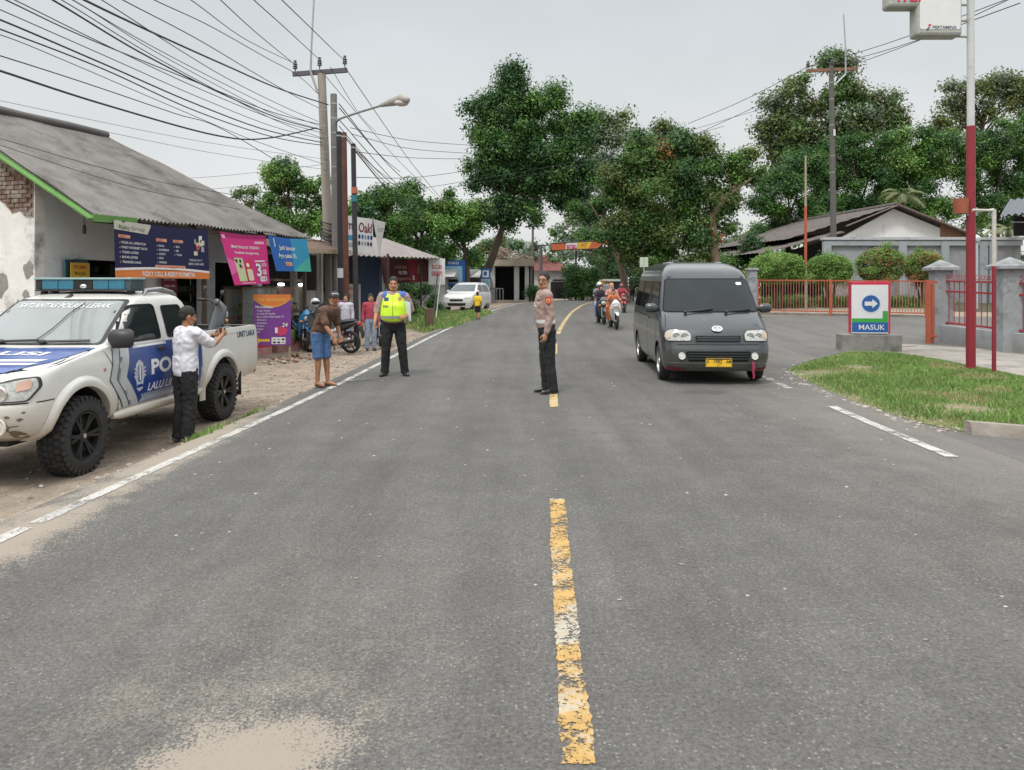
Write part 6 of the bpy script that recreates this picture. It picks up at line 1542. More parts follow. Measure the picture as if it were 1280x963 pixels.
def pr(mb, pm):
    mb.text('SIOMAY', .5, .50, .11, pm(.004), BRED, .02, w=.8, align='C'); mb.decal(rrect(.1, .08, .9, .40, .05), pm(.004), M('poster_food', (.35, .16, .08), .7, var=.4, scale=12)); mb.decal(rrect(.55, .12, .86, .34, .05), pm(.007), BCRM)
u0 = (Q0(1, 0, 0)-Q0(0, 0, 0)); flatsign('poster', 'red lettered food poster on the stained wall left of the poles', 'poster', Q0(1.35, .06, .95), u0, 1.0, .62, M('poster_dim', (.22, .13, .12), .8, var=.3, scale=6), pr, V((u0.y, -u0.x, 0)))
def pr(mb, pm):
    for i in range(5):
        for j in range(4): mb.decal(rrect(.1+.25*i, .15+.27*j, .29+.25*i, .35+.27*j, .02), pm(.004), random.choice((BRED, PEACH, LILAC, M('poster_pink', (.5, .22, .26), .7), BGRY)))
    mb.text('MENU', .7, 1.28, .12, pm(.004), BRED, .02, w=.6, align='C')
u1 = (Q(1, 0, 0)-Q(0, 0, 0)); flatsign('poster', 'pale menu poster with rows of pictures behind the vest officer', 'poster', Q(2.75, .06, .22), u1, 1.9, 1.5, M('poster_pale', (.45, .44, .42), .8, var=.1), pr, V((u1.y, -u1.x, 0)))
for s_, w_ in ((.45, .45), (1.25, .6)):
    def pr(mb, pm): mb.decal(rrect(.05, .5, w_-.05, .62, .01), pm(.004), LILAC); mb.decal(rrect(.05, .2, w_-.05, .35, .01), pm(.004), BGRY)
    flatsign('notice_panel', 'narrow white notice panel between the dark poles' if s_ < 1 else 'wider white notice panel beside the black pole', 'poster', Q(s_, .06, .25), u1, w_, 1.55, M('notice_white', (.50, .50, .49), .7, var=.08), pr, V((u1.y, -u1.x, 0)))
# white banner over the roof with its corner folded down
def white_banner():
    r = empty('shop_banner', (0, 0, 0), 0, 'white shop banner with red lettering and a corner folded over, above the metal roof', 'banner'); W, H = 1.62, 1.18; D0 = 23.2
    TL, TR, BL, BR = at(421, 267, D0), at(481, 275, D0+2.2), at(421, 312, D0), at(478, 318, D0+2.2); W = (TR-TL).length; H = 1.1; nrm = V(((TR-TL).y, -(TR-TL).x, 0)).normalized()
    k = cloth_fn(TL, TR, BL, BR, W, H, nrm, .02, .03); mb = MB(); f0, f1, f2 = k(0), k(.006), k(.02)
    mb.decal([(0, 0), (0, H), (W*.80, H), (W*.72, 0)], f0, BWHT, .2)
    fliptext(mb, 'Ruma', .02*W, .38*H, .28, f1, flat('banner_maroon', (.20, .02, .05)), w=.36*W, bold=.02); fliptext(mb, 'Oakl', .42*W, .42*H, .30, f1, MATS['banner_maroon'], w=.30*W, bold=.02)
    for i in range(5):
        for j in range(2): x, y = W*(.44+.07*i), H*(.56+.19*j); mb.decal([(x+W*.026*math.cos(a), y+H*.07*math.sin(a)) for a in [R(-d) for d in range(0, 360, 45)]], f1, random.choice((BBLK, BBLU, BGRY)))
    rect_on(mb, .05*W, .55*H, .32*W, .70*H, f1, BCYN); rect_on(mb, .05*W, .76*H, .32*W, .9*H, f1, BGRY); mb.build('sheet', r, 60)
    mb = MB(); mb.decal([(W*.72, 0), (W*.92, H*1.12), (W*1.0, H*.15), (W*1.0, .08)], f2, M('banner_back', (.52, .52, .50), .75, var=.08), .2); fliptext(mb, 'ker', W*.84, .36*H, .2, k(.026), flat('banner_faded', (.34, .32, .34)), w=W*.13); mb.build('folded_corner', r, 60)
white_banner()
def red_sign():
    r = empty('cigarette_sign', (0, 0, 0), 0, 'faded dark red advertising sheet hanging from the end of the metal roof', 'sign'); TL, TR, BL, BR = at(474, 322, 30.6), at(541, 324, 30.9), at(480, 355, 30.6), at(541, 352, 30.9); W, H = (TR-TL).length, 1.0
    k = cloth_fn(TL, TR, BL, BR, W, H, (0, -1, 0), .02, .03); mb = MB(); f0, f1 = k(0), k(.008); rect_on(mb, 0, 0, W, H, f0, M('sign_oxblood', (.075, .016, .022), .7, var=.25, scale=2)); mb.decal([(W*.52, 0), (W*.54, H), (W*.80, H), (W*.74, 0)], f1, M('sign_crimson', (.21, .016, .035), .7, var=.2, scale=3), .3)
    fliptext(mb, 'KRETEK', W*.27, .42*H, .13, k(.012), PEACH, w=W*.24); fliptext(mb, 'FILTER', W*.33, .64*H, .13, k(.012), BWHT, w=W*.17, bold=.02); fliptext(mb, 'Sampoerna', W*.22, .88*H, .14, k(.012), PEACH, w=W*.34, shear=.3)
    rect_on(mb, W*.60, .70*H, W*.63, .90*H, k(.012), BWHT); mb.decal([(W*.70, .62*H), (W*.70, .35*H), (W*.74, .18*H), (W*.78, .35*H), (W*.78, .62*H)][::-1], k(.012), M('sign_tan', (.30, .19, .15), .7)); mb.build('sheet', r, 60)
red_sign()
def pr(mb, pm):
    mb.text('5GB', .33, .62, .17, pm(.004), BRED, .02, w=.42, align='C'); mb.decal(rrect(.12, .34, .56, .54, .04), pm(.004), M('sign_rose', (.5, .22, .25), .7))
p = at(546, 356, 30.8); flatsign('small_sign', 'white sign with red print hung beside the dark red sheet', 'sign', p, (1, .2, 0), .66, 1.05, BWHT, pr)
p = at(541, 409, 28.5)
r = empty('sign_post', V((p.x, p.y, gz(p.x, p.y))), 0, 'two thin dark poles under the white and red sign', 'post'); mb = MB(); mb.tube([(0, 0, 0), (-.03, 2.2, 1.75)], [.03, .025], 8, BLKM); mb.build('pole', r); mb = MB(); mb.tube([(.11, 0, 0), (.10, 2.2, 1.75)], [.022]*2, 8, M('pale_pole', (.34, .33, .30), .7)); mb.build('pole', r)
p = G(537, 411); r = empty('timber_stump', p, .3, 'short brown timber block standing on the grass strip', 'block'); mb = MB(); mb.box((0, 0, .33), (.26, .22, .68), M('old_timber', (.12, .075, .05), .9, var=.3, scale=9, stretch=(1, 1, .2), bump=.5)); mb.build('block', r, bevel=.02)

# ---- utility poles
CONCP = M('pole_concrete', (.30, .27, .235), .85, var=.12, scale=5, stretch=(1, 1, .15), dirt=((.18, .16, .14), .35, 2)); RUSTP = M('rusty_pole', (.11, .045, .03), .85, var=.3, scale=7, dirt=((.05, .03, .025), .4, 4)); DKP = M('dark_pole', (.025, .022, .028), .7, var=.25, scale=6); PORC = M('porcelain', (.045, .04, .05), .3, var=.1); GALV = M('galvanised', (.36, .37, .37), .5, metal=.5, var=.15, scale=6)
def insulator(mb, p, h=.26, r=.06):
    mb.lathe([(.015, 0), (.02, h*.25), (r, h*.28), (r*.7, h*.42), (r*1.0, h*.46), (r*.65, h*.62), (r*.95, h*.66), (r*.55, h*.82), (r*.6, h), (.005, h*1.02)], 12, PORC, c=p)
def upole(name, label, top, base, r0, r1, m, cat='utility pole', group=None, bands=()):
    r = empty(name, base, 0, label, cat, group); mb = MB(); d = V(top)-V(base); mb.tube([(0, 0, -.2), d*.5, d], [r0, (r0+r1)/2, r1], 14, m); mb.build('pole', r, 50)
    for t in bands: mb = MB(); c = d*t; rr = r0+(r1-r0)*t+.004; mb.tube([c-d.normalized()*.02, c+d.normalized()*.02], [rr]*2, 12, GALV); mb.build('band', r)
    return r
DP = 23.5; b0 = at(415, 430, DP); b0.z = gz(b0.x, b0.y); top = at(402, 93, DP)
up = upole('utility_pole', 'tall grey concrete utility pole with a three-insulator crossarm and thin mast', top, b0, .165, .125, CONCP, bands=(.62, .66, .70, .735, .76, .80, .86))
mb = MB(); c = top-b0; ca, cb = at(366, 93, DP)-b0, at(434, 88, DP)-b0; mb.bar(ca, cb, .11, .13, M('crossarm_steel', (.09, .085, .10), .6, var=.2)); mb.build('crossarm', up)
tips = []
for px, py in ((369, 90), (399.5, 86), (431, 84)):
    q = at(px, py, DP); mb = MB(); insulator(mb, q-b0, .34, .075); mb.build('insulator', up, 50); tips.append(q+V((0, 0, .34)))
mb = MB(); mb.tube([at(399, 118, DP)-b0+V((0, -.16, 0)), at(390, 92, DP)-b0+V((0, -.16, 0)), at(391, 60, DP)-b0+V((0, -.16, 0)), at(395.5, -25, DP)-b0+V((0, -.16, 0))], [.035, .035, .03, .025], 8, GALV); mb.build('mast', up)
mb = MB()
for k in range(14): z = .05+k*.021; pass
for t, rr in ((.305, .05), (.32, .05), (.345, .06), (.37, .05), (.33, .07)):      # coiled black cable low on the pole
    c = (top-b0)*(t+.06); ring = [c+V((math.cos(a)*(.20+rr*.3), math.sin(a)*(.20+rr*.3), .10*math.sin(a*2)*rr*8)) for a in [2*math.pi*i/20 for i in range(21)]]; mb.tube(ring, [.02]*21, 6, BLK)
mb.build('cable_coil', up, 60)
base = at(421, 430, DP-.3); base.z = gz(base.x, base.y); top2 = at(417, 118, DP-.3)
lp = upole('street_lamp', 'grey street lamp pole with a long arm reaching over the road', top2, base, .12, .10, M('lamp_pole_grey', (.17, .16, .155), .7, var=.2, scale=6), 'street lamp', bands=(.7, .78, .84, .9, .96))
mb = MB(); arm = [at(421, 152, DP-.3), at(424, 149, DP-.8), at(432, 146, DP-1.1), at(450, 140, DP-1.6), at(478, 131.5, DP-2.2)]; mb.tube([q-base for q in arm], [.035]*5, 10, GALV); mb.build('arm', lp, 60)
mb = MB(); q0, q1, q2, q3 = at(476, 132, DP-2.2)-base, at(490, 127.5, DP-2.45)-base, at(503, 124, DP-2.7)-base, at(509, 125, DP-2.8)-base; mb.tube([q0, q1, q2, q3], [.05, .12, .16, .09], 14, M('lamp_head_grey', (.34, .33, .30), .6, var=.12), ref=(0, 0, 1), flat=[1, .9, .9, .9], round_caps=True); mb.build('lamp_head', lp, 60)
mb = MB(); mb.ellipsoid(at(502, 129, DP-2.7)-base, (.20, .12, .09), M('lamp_bowl', (.50, .46, .42), .25, var=.05)); mb.build('lamp_bowl', lp, 60)
for nm, lab, tx, ty, bx, D, rr, m in (('utility_pole', 'thin black telephone pole right against the street lamp', 423.5, 165, 427, DP-.9, .085, DKP), ('utility_pole', 'rust brown telephone pole between two black ones', 430, 166, 434, DP-1.3, .085, RUSTP), ('utility_pole', 'slim black telephone pole with a red and teal band, nearest the road', 441.5, 180, 446, DP-2.4, .075, DKP)):
    b_ = at(bx, 430, D); b_.z = gz(b_.x, b_.y); q = upole(nm, lab, at(tx, ty, D), b_, rr, rr*.9, m, 'telephone pole', bands=(.98,))
    if 'teal' in lab:
        mb = MB(); t = at(443, 240, D)-b_; mb.tube([t+V((0, 0, -.05)), t+V((0, 0, .12))], [.088]*2, 12, M('band_red', (.40, .12, .07), .7)); t = at(443, 248, D)-b_; mb.tube([t+V((0, 0, -.10)), t+V((0, 0, .08))], [.086]*2, 12, M('band_teal', (.03, .16, .18), .7)); mb.build('colour_band', q)
    if 'right against' in lab:
        mb = MB(); t = at(425.5, 345, D)-b_; mb.tube([t+V((0, 0, -.06)), t+V((0, 0, .22))], [.095]*2, 12, BWHT); mb.build('white_band', q)
# ---- overhead wires: each cable is a thing of its own
WIRE = M('black_cable', (.018, .018, .020), .6, var=.1); WGRY = M('grey_wire', (.16, .16, .17), .6, var=.1)
def wire(pts, r, label, group, m=None, n=30, sag=0.0):
    """smooth curve through 3D points"""
    P = [V(p) for p in pts]; out = []
    def cr(a, b, c, d, t): return .5*((2*b)+(c-a)*t+(2*a-5*b+4*c-d)*t*t+(3*b-a-3*c+d)*t**3)
    for i in range(len(P)-1):
        a, b, c, d = P[max(0, i-1)], P[i], P[i+1], P[min(len(P)-1, i+2)]
        for j in range(n//(len(P)-1)+1): t = j/(n//(len(P)-1)+1); out.append(cr(a, b, c, d, t)+V((0, 0, -sag*4*(i+t)/(len(P)-1)*(1-(i+t)/(len(P)-1)))))
    out.append(P[-1]); mb = MB(); mb.tube(out, [r]*len(out), 5, m or WIRE); o = mb.build('overhead_wire', smooth=180); return tag(o, label, 'wire', group)
def zz(x, y, D): return at(x/2.286, y/2.286, D)
GW = 'telephone and power cables strung to the pole cluster'; LW_ = 'dark overhead cable running from the upper corner to the pole cluster'
PD = DP-.25
wl_ = [  # (zoomed photo points from the near side to the pole, thickness)
    ([(-120, 165), (0, 203), (300, 300), (620, 388), (760, 396), (905, 366)], .030),
    ([(-120, 128), (0, 160), (250, 240), (500, 325), (640, 372), (880, 515)], .016),
    ([(-120, 20), (0, 57), (300, 185), (560, 298), (760, 372), (920, 408)], .024),
    ([(-120, 45), (0, 84), (300, 200), (560, 318), (780, 392), (922, 416)], .020),
    ([(-110, -55), (20, 2), (250, 110), (560, 235), (780, 322), (915, 356)], .018),
    ([(-100, -65), (45, 2), (300, 128), (560, 250), (780, 340), (918, 380)], .014),
    ([(0, -75), (150, 0), (400, 150), (620, 262), (800, 340), (918, 372)], .024),
    ([(10, -75), (175, 0), (420, 150), (640, 270), (800, 350), (920, 395)], .013),
    ([(90, -80), (240, 0), (450, 100), (650, 190), (800, 255), (938, 300)], .030),
    ([(120, -90), (290, 0), (500, 135), (650, 225), (800, 300), (910, 348)], .013),
    ([(190, -90), (350, 0), (560, 110), (720, 205), (830, 268), (912, 310)], .014),
    ([(290, -80), (440, 0), (600, 75), (760, 165), (850, 215), (908, 268)], .013),
    ([(70, -80), (200, -5), (420, 125), (640, 240), (800, 318), (912, 360)], .012),
    ([(-120, 90), (0, 100), (200, 180), (480, 300), (720, 400), (925, 470)], .012),
    ([(-110, -20), (0, 28), (300, 160), (560, 275), (780, 362), (922, 398)], .013),
    ([(60, -60), (215, 5), (430, 140), (640, 255), (800, 335), (912, 368)], .011),
]
for k, (pl, th_) in enumerate(wl_):
    n = len(pl); pts = []
    for i, (x, y) in enumerate(pl): pts.append(zz(x, y, 8.5+(PD-8.5)*((i-.0)/(n-1))**1.25))
    wire(pts, th_*.62, LW_ if th_ < .02 else 'thick black cable bundle sagging towards the pole cluster', GW if th_ < .02 else 'thick cable bundles at the pole cluster')
for (pl, lab) in (([(400, -80), (545, 0), (700, 112), (838, 180)], 'bare line wire ending on the left insulator of the crossarm'), ([(590, -40), (630, 0), (730, 92), (822, 168), (848, 190)], 'bare line wire that loops past the left insulator'), ([(640, -80), (725, 0), (820, 85), (890, 150), (914, 172)], 'bare line wire ending on the middle insulator'), ([(720, -80), (805, 0), (900, 92), (968, 158), (986, 170)], 'bare line wire ending on the right insulator')):
    n = len(pl); wire([zz(x, y, 9+(DP-9)*(i/(n-1))**1.2) for i, (x, y) in enumerate(pl)], .009, lab, None)
FG = 'cables leaving the pole cluster along the road'
for k, (x0, y0, x1, y1, D1, th_) in enumerate(((413, 84, 470, 165, 40, .01), (399, 86, 545, 245, 44, .01), (431, 84, 560, 258, 42, .012), (424, 130, 500, 215, 46, .016), (424, 135, 525, 240, 44, .016), (424, 150, 540, 268, 44, .014), (431, 170, 500, 240, 46, .014), (431, 172, 515, 262, 44, .012), (441, 183, 512, 240, 44, .014), (441, 186, 530, 280, 42, .012), (424, 158, 490, 225, 48, .013))):
    a, b = at(x0, y0, DP-.5), at(x1, y1, D1); wire([a, a.lerp(b, .5)+V((0, 0, -.25)), b], th_, 'dark cable running from the poles away down the road', FG)
for (x0, y0, D0, x1, y1, D1, sg, lab) in ((438, 160, DP, 590, 182, 38, .3, 'upper thin wire crossing towards the big tree'), (440, 168, DP, 588, 192, 38, .4, 'middle thin wire crossing towards the big tree'), (445, 190, DP, 590, 199, 38, .2, 'lower thin wire crossing towards the big tree'), (446, 222, DP, 590, 213, 40, .3, 'level wire above the hedge trees reaching the big tree'), (520, 237, 36, 950, 137, 40, .9, 'long wire passing behind the trees to the far side of the road'), (560, 235, 36, 905, 158, 40, .7, 'second long wire passing behind the trees')):
    wire([at(x0, y0, D0), at((x0+x1)/2, (y0+y1)/2, (D0+D1)/2)+V((0, 0, -sg*.5)), at(x1, y1, D1)], .011, lab, None, WIRE)
for (x0, y0, x1, y1, lab) in ((-10, 124, 412, 200, 'thin grey wire passing above the shop roof'), (-10, 134, 412, 213, 'thin grey wire just over the roof ridge'), (150, 226, 412, 205, 'thin wire rising from the roof end to the pole'), (190, 240, 412, 218, 'lower thin wire from behind the roof to the pole'), (-5, 172, 330, 250, 'thin cable sagging in front of the corrugated roof'), (-5, 180, 300, 262, 'lowest thin cable in front of the corrugated roof')):
    D0 = 12.5 if 'front' in lab else 30 if 'roof end' in lab or 'behind' in lab else 15; D1 = 15.5 if 'front' in lab else DP; a, b = at(x0, y0, D0), at(x1, y1, D1); wire([a, a.lerp(b, .5)+V((0, 0, -.12)), b], .006, lab, None, WGRY if 'grey' in lab else WIRE)
# =====================================================================  RIGHT SIDE: FORECOURT, FENCES, SIGNS, HOUSE
ORP = M('orange_paint', (.38, .085, .04), .6, var=.15, scale=6, dirt=((.30, .10, .05), .35, 5)); REDP = M('red_paint', (.235, .018, .03), .5, var=.12, scale=5); ORB = M('orange_bar', (.34, .14, .085), .7, var=.2, scale=6); REDF = M('red_fence', (.30, .035, .04), .6, var=.2, scale=6)
GREYW = M('grey_blue_wall', (.30, .325, .35), .9, var=.1, scale=2, dirt=((.13, .13, .13), .4, 1.0), vgrad=(0, .5, (.2, .19, .18))); PILL = M('pillar_grey', (.27, .285, .30), .9, var=.15, scale=4, dirt=((.12, .115, .11), .5, 2.5), bump=.2)
def fence(name, label, A, B, h, nbar, posts, mrail, mbar, z0=.16, group=None, curls=False, rails=None, br=.011):
    A, B = V(A), V(B); r = empty(name, A, 0, label, 'fence', group); u = (B-A); L_ = u.length; un = u.normalized(); mb = MB()
    for z in (rails or (z0, h-.04)): mb.bar(V((0, 0, z)), u+V((0, 0, z)), .04, .045, mrail)
    mb.build('rail', r); mb = MB()
    for i in range(nbar): 
        p = u*((i+.5)/nbar); mb.tube([p+V((0, 0, z0)), p+V((0, 0, h-.05))], [br]*2, 5, mbar)
    if curls:
        for i in range(nbar*2):
            c = u*((i+.5)/(nbar*2))+V((0, 0, h+.05)); mb.tube([c+un*.05*math.cos(a)+V((0, 0, .05*math.sin(a))) for a in [2*math.pi*j/10 for j in range(11)]], [.008]*11, 4, mbar)
    mb.build('bars', r)
    for t in posts:
        mb = MB(); p = u*t; mb.box(p+V((0, 0, h/2)), (.09, .07, h), mrail, rz=math.atan2(un.y, un.x)); mb.build('post', r)
    return r
A = G(946, 395); B = G(1160, 399); 
fence('gate_fence', 'long low orange railing across the forecourt in front of the round bushes', A, B, 1.36, 60, (.005, .445, .70, .99), ORP, ORB, .2)
mb = MB(); mb.bar(A+V((0, .35, .06)), B+V((0, .35, .06)), .25, .16, CONC); tag(mb.build('kerb', bevel=.02), kind='structure')
pl = empty('gate_post', G(940, 398), 0, 'slim pale grey concrete post at the van end of the orange railing', 'gate post'); mb = MB(); mb.box((0, 0, .85), (.30, .3, 1.7), PILL); mb.box((0, 0, 1.73), (.40, .4, .08), PILL); mb.build('shaft', pl, bevel=.02)
def pillar(px, py, w, h, label, bx=None):
    p = G(px, py); r = empty('fence_pillar', p, R(-8), label, 'pillar'); mb = MB(); mb.box((0, 0, h/2), (w, w, h), PILL); mb.build('shaft', r, bevel=.015); mb = MB(); q = w*.78
    mb.box((0, 0, h+.03), (q*2, q*2, .07), PILL); vs = [(-q, -q, h+.066), (q, -q, h+.066), (q, q, h+.066), (-q, q, h+.066), (0, 0, h+.27)]; mb.add(vs, [(0, 1, 4), (1, 2, 4), (2, 3, 4), (3, 0, 4)], PILL); mb.build('cap', r, bevel=.01); return p
P1 = pillar(1176, 428, .42, 1.78, 'grey fence pillar with a pyramid cap beside the orange gate leaf')
P2 = pillar(1262, 441, .46, 1.82, 'grey fence pillar with a pyramid cap behind the thin red pole')
P3 = P2 + (P2-P1).normalized()*2.6 + V((.5, 0, 0))
def lowwall():
    r = empty('low_wall', P1, 0, 'low grey plinth wall under the red iron fence', 'wall'); mb = MB()
    for a, b in ((P1, P2), (P2, P3)): mb.bar(a-P1+V((-.03, 0, .22)), b-P1+V((-.03, 0, .22)), .22, .46, GREYW)
    mb.build('plinth', r, bevel=.015)
lowwall()
def ironfence(a, b, lab):
    u = (b-a); fence('iron_fence', lab, a+u.normalized()*.22+V((0, 0, .45)), b-u.normalized()*.22+V((0, 0, .45)), 1.12, 10, (.5,), REDF, REDF, .05, None, True, (.05, .82, 1.07), .012)
ironfence(P1, P2, 'red iron fence with curled tops between the two capped pillars'); ironfence(P2, P3, 'red iron fence with curled tops running out of the picture edge')
g = G(1160, 431); r = empty('sliding_gate', g, 0, 'orange end frame of the sliding gate beside the pillar', 'gate'); mb = MB(); mb.box((0, 0, .78), (.09, .06, 1.56), ORP); mb.box((.14, .05, .74), (.06, .06, 1.4), ORP); mb.build('stile', r); mb = MB(); mb.box((.1, .02, 1.5), (.28, .05, .06), ORP); mb.box((.1, .02, .2), (.28, .05, .05), ORP); mb.build('rail', r)
mb = MB(); ra, rb_ = G(1140, 433), G(1000, 416); mb.bar(G(1145, 434)+V((0, 0, .02)), G(1118, 436)+V((0, 0, .02)), .05, .03, STEEL); mb.bar(G(998, 402)+V((0, 0, .012)), G(1063, 411)+V((0, 0, .012)), .06, .02, BLKM); mb.bar(G(1113, 420)+V((0, 0, .012)), G(1160, 426)+V((0, 0, .012)), .05, .02, BLKM)
tag(mb.build('gate_track', smooth=None), 'dark steel gate track set in the forecourt paving', 'gate track')
# ---- entrance sign
def masuk():
    D = 16.9; b = G(1088, 440); r = empty('entrance_sign', b, R(-9), 'white, green and blue entrance sign with a round arrow and a red side reading MASUK', 'sign'); s = b.y/960
    PW = M('sign_white', (.66, .67, .69), .4, var=.03); PG = M('sign_green', (.04, .34, .05), .4, var=.05); PB = M('sign_blue', (.018, .10, .32), .4, var=.05); PR = M('sign_red', (.50, .02, .06), .4, var=.05)
    mb = MB(); mb.box((0, .15, .18), (1.24, .55, .40), M('sign_plinth', (.22, .215, .20), .92, var=.2, scale=4, bump=.4, dirt=((.11, .11, .09), .5, 3))); mb.build('plinth', r, bevel=.015)
    W, H, z0 = .80, 1.14, .40; mb = MB(); mb.box((.02, .17, z0+H/2), (W, .30, H), PR); mb.build('case', r, bevel=.01)
    mb = MB(); mb.box((-.01, .012, z0+H/2-.03), (W-.04, .02, H-.07), PW); pm = lambda o: (lambda a, b_: V((a-.01, -o, z0+b_)))
    x0, x1 = -.375, .375; mb.decal([(x0, .03), (x1, .03), (x1, .25), (x0, .25)], pm(.002), PB); mb.decal([(x0, .25), (x1, .25), (x1, .50), (x1-.11, .50), (x1-.11, .335), (x0, .335)], pm(.002), PG)
    c = (.02, .66); mb.decal([(c[0]+.205*math.cos(a), c[1]+.205*math.sin(a)) for a in [R(d) for d in range(0, 360, 10)]], pm(.002), M('sign_halo', (.55, .62, .72), .4)); mb.decal([(c[0]+.185*math.cos(a), c[1]+.185*math.sin(a)) for a in [R(d) for d in range(0, 360, 10)]], pm(.004), PB)
    mb.decal([(c[0]+a, c[1]+b_) for a, b_ in ((-.13, -.045), (.03, -.045), (.03, -.10), (.14, 0), (.03, .10), (.03, .045), (-.13, .045))], pm(.006), PW); mb.text('MASUK', .04, .085, .115, pm(.004), PW, .006, w=.54, align='C'); mb.build('face', r)
masuk()
# ---- tall red and white sign mast with the hanging fuel station sign
def mast():
    b = G(1213.5, 467); b.z = verge_z(b.x, b.y); r = empty('sign_mast', b, 0, 'tall mast painted red below and white above carrying the hanging fuel station sign', 'sign mast'); s = b.y/960
    zt = 1.5+(363-158)*s-b.z; mb = MB(); mb.tube([(0, 0, -.2), (0, 0, zt)], [.078, .072], 16, REDP); mb.build('lower_mast', r, 50); mb = MB(); mb.tube([(0, 0, zt), (-.01, 0, zt+6)], [.062, .058], 16, M('mast_white', (.52, .53, .53), .5, var=.08, scale=4, dirt=((.30, .29, .28), .3, 3))); mb.build('upper_mast', r, 50)
    z = 1.5+(363-256)*s-b.z; mb = MB(); mb.tube([(-.17, 0, z-.16), (-.17, 0, z+.10)], [.115, .13], 14, M('bucket_orange', (.30, .085, .045), .7, var=.2)); mb.bar((-.07, 0, z+.04), (-.1, 0, z+.04), .03, .03, REDP); mb.build('bucket', r, 50)
    mb = MB(); z = 1.5+(363-263)*s-b.z; WP = M('thin_pole_white', (.50, .48, .44), .6, var=.15); mb.tube([(.05, 0, z-.03), (.30, .02, z+.0), (.42, .03, z+.02)], [.018]*3, 8, WP); mb.tube([(-.09, -.0, z-.02), (.1, 0, z-.03)], [.084, .084], 3, STEEL); mb.build('bracket', r)
    q = G(1242.5, 471); q.z = verge_z(q.x, q.y); r2 = empty('thin_pole', q, 0, 'thin pole painted red below and white above, tied to the mast by a pipe', 'pole'); s2 = q.y/960; z1, z2 = 1.5+(363-333)*s2-q.z, 1.5+(363-262)*s2-q.z
    mb = MB(); mb.tube([(0, 0, -.1), (0, 0, z1)], [.033]*2, 10, REDP); mb.build('lower_pole', r2, 50); mb = MB(); mb.tube([(0, 0, z1), (.0, 0, z2)], [.034]*2, 10, WP); mb.tube([(0, 0, z2-.02), (-.36, 0, z2-.01)], [.022]*2, 8, WP); mb.build('upper_pole', r2, 50)
    # sign boxes
    D = b.y-.1; sg = empty('hanging_sign', V((b.x, b.y, 0)), 0, 'white lightbox sign in two steps with green edges and grey lettering hung on the mast', 'sign'); CAS = M('sign_case', (.36, .38, .35), .6, var=.15, scale=5, dirt=((.30, .24, .17), .35, 4)); FW = M('sign_face', (.66, .67, .67), .4, var=.03)
    def box(x0, x1, zb, zt_, yo):
        mb = MB(); w = x1-x0; c = V(((x0+x1)/2-b.x, 0, (zb+zt_)/2)); mb.box(c+V((0, .06, 0)), (w, .30, zt_-zb), CAS); o = mb.build('case', sg, bevel=.05); mb = MB(); mb.decal(rrect(x0+.04-b.x, zb+.10, x1-.04-b.x, zt_-.05, .05), lambda a, c_: V((a, -.095, c_)), FW); mb.build('face', o); return o
    X = lambda px: at(px, 0, D).x; Z = lambda py: at(0, py, D).z
    o1 = box(X(1147), X(1204), Z(44), Z(-46), 0); o2 = box(X(1112), X(1156), Z(8), Z(-46), 0); sg.rotation_euler = (0, 0, 0)
    mb = MB(); mb.text('PERTAMINA', X(1166)-b.x, Z(36), .052, lambda a, c_: V((a, -.099, c_)), flat('sign_ink', (.10, .12, .14)), .02, w=X(1196)-X(1166)); x, z_ = X(1161)-b.x, Z(34)
    mb.decal([(x-.05, z_-.05), (x-.01, z_-.05), (x+.03, z_+.0), (x-.005, z_+.0)], lambda a, c_: V((a, -.099, c_)), MATS['sign_ink']); mb.decal([(x-.01, z_+.015), (x+.035, z_+.015), (x+.05, z_+.05), (x+.0, z_+.05)], lambda a, c_: V((a, -.099, c_)), PRD); mb.build('lettering', o1)
    mb = MB(); mb.text('PAS!', X(1122)-b.x, Z(2), .16, lambda a, c_: V((a, -.099, c_)), PRD, .03, w=X(1153)-X(1124), shear=-.05); mb.text('PASTI', X(1117)-b.x, Z(-20), .16, lambda a, c_: V((a, -.099, c_)), PRD, .03, w=.45); mb.build('lettering', o2)
    mb = MB()
    for py in (42, 22, 2): mb.tube([(X(1200)-b.x, .05, Z(py)), (.0, .02, Z(py)-.02)], [.022]*2, 8, CAS)
    mb.build('bracket', sg)
PRD = M('sign_letter_red', (.50, .02, .06), .5, var=.05)
mast()
# small orange-and-white flag pole behind the railing, little lamp post
p = G(1007, 392); p = at(1007, 389, 32.5); p.z = gz(p.x, p.y); r = empty('flag_pole', p, 0, 'slender pole with orange lower half standing among the round bushes', 'pole'); s = p.y/960; z1, z2 = 1.5+(363-258)*s-p.z, 1.5+(363-195)*s-p.z; mb = MB(); mb.tube([(0, 0, 0), (0, 0, z1*.35)], [.055]*2, 8, M('pole_cream', (.45, .40, .33), .7, var=.15)); mb.tube([(0, 0, z1*.35), (0, 0, z1)], [.06]*2, 8, ORP); mb.build('lower_pole', r); mb = MB(); mb.tube([(0, 0, z1), (0, 0, z2)], [.05, .04], 8, M('pole_olive', (.30, .28, .17), .7, var=.15)); mb.build('upper_pole', r)
for px, pt, D, lab in ((1136, 322, 35, 'small garden lamp post between two round bushes'), (1221, 295, 33, 'garden lamp post showing beside the red mast')):
    p = at(px, 389, D); p.z = gz(p.x, p.y); r = empty('garden_lamp', p, 0, lab, 'lamp post'); h = 1.5+(363-pt)*D/960-p.z; mb = MB(); mb.tube([(0, 0, 0), (0, 0, h-.25)], [.05]*2, 8, M('lamp_post_pale', (.40, .43, .47), .6)); mb.build('post', r); mb = MB(); mb.lathe([(.1, h-.25), (.16, h-.12), (.12, h-.02), (.02, h+.05)], 12, M('lamp_globe', (.45, .48, .5), .3)); mb.build('globe', r, 50)
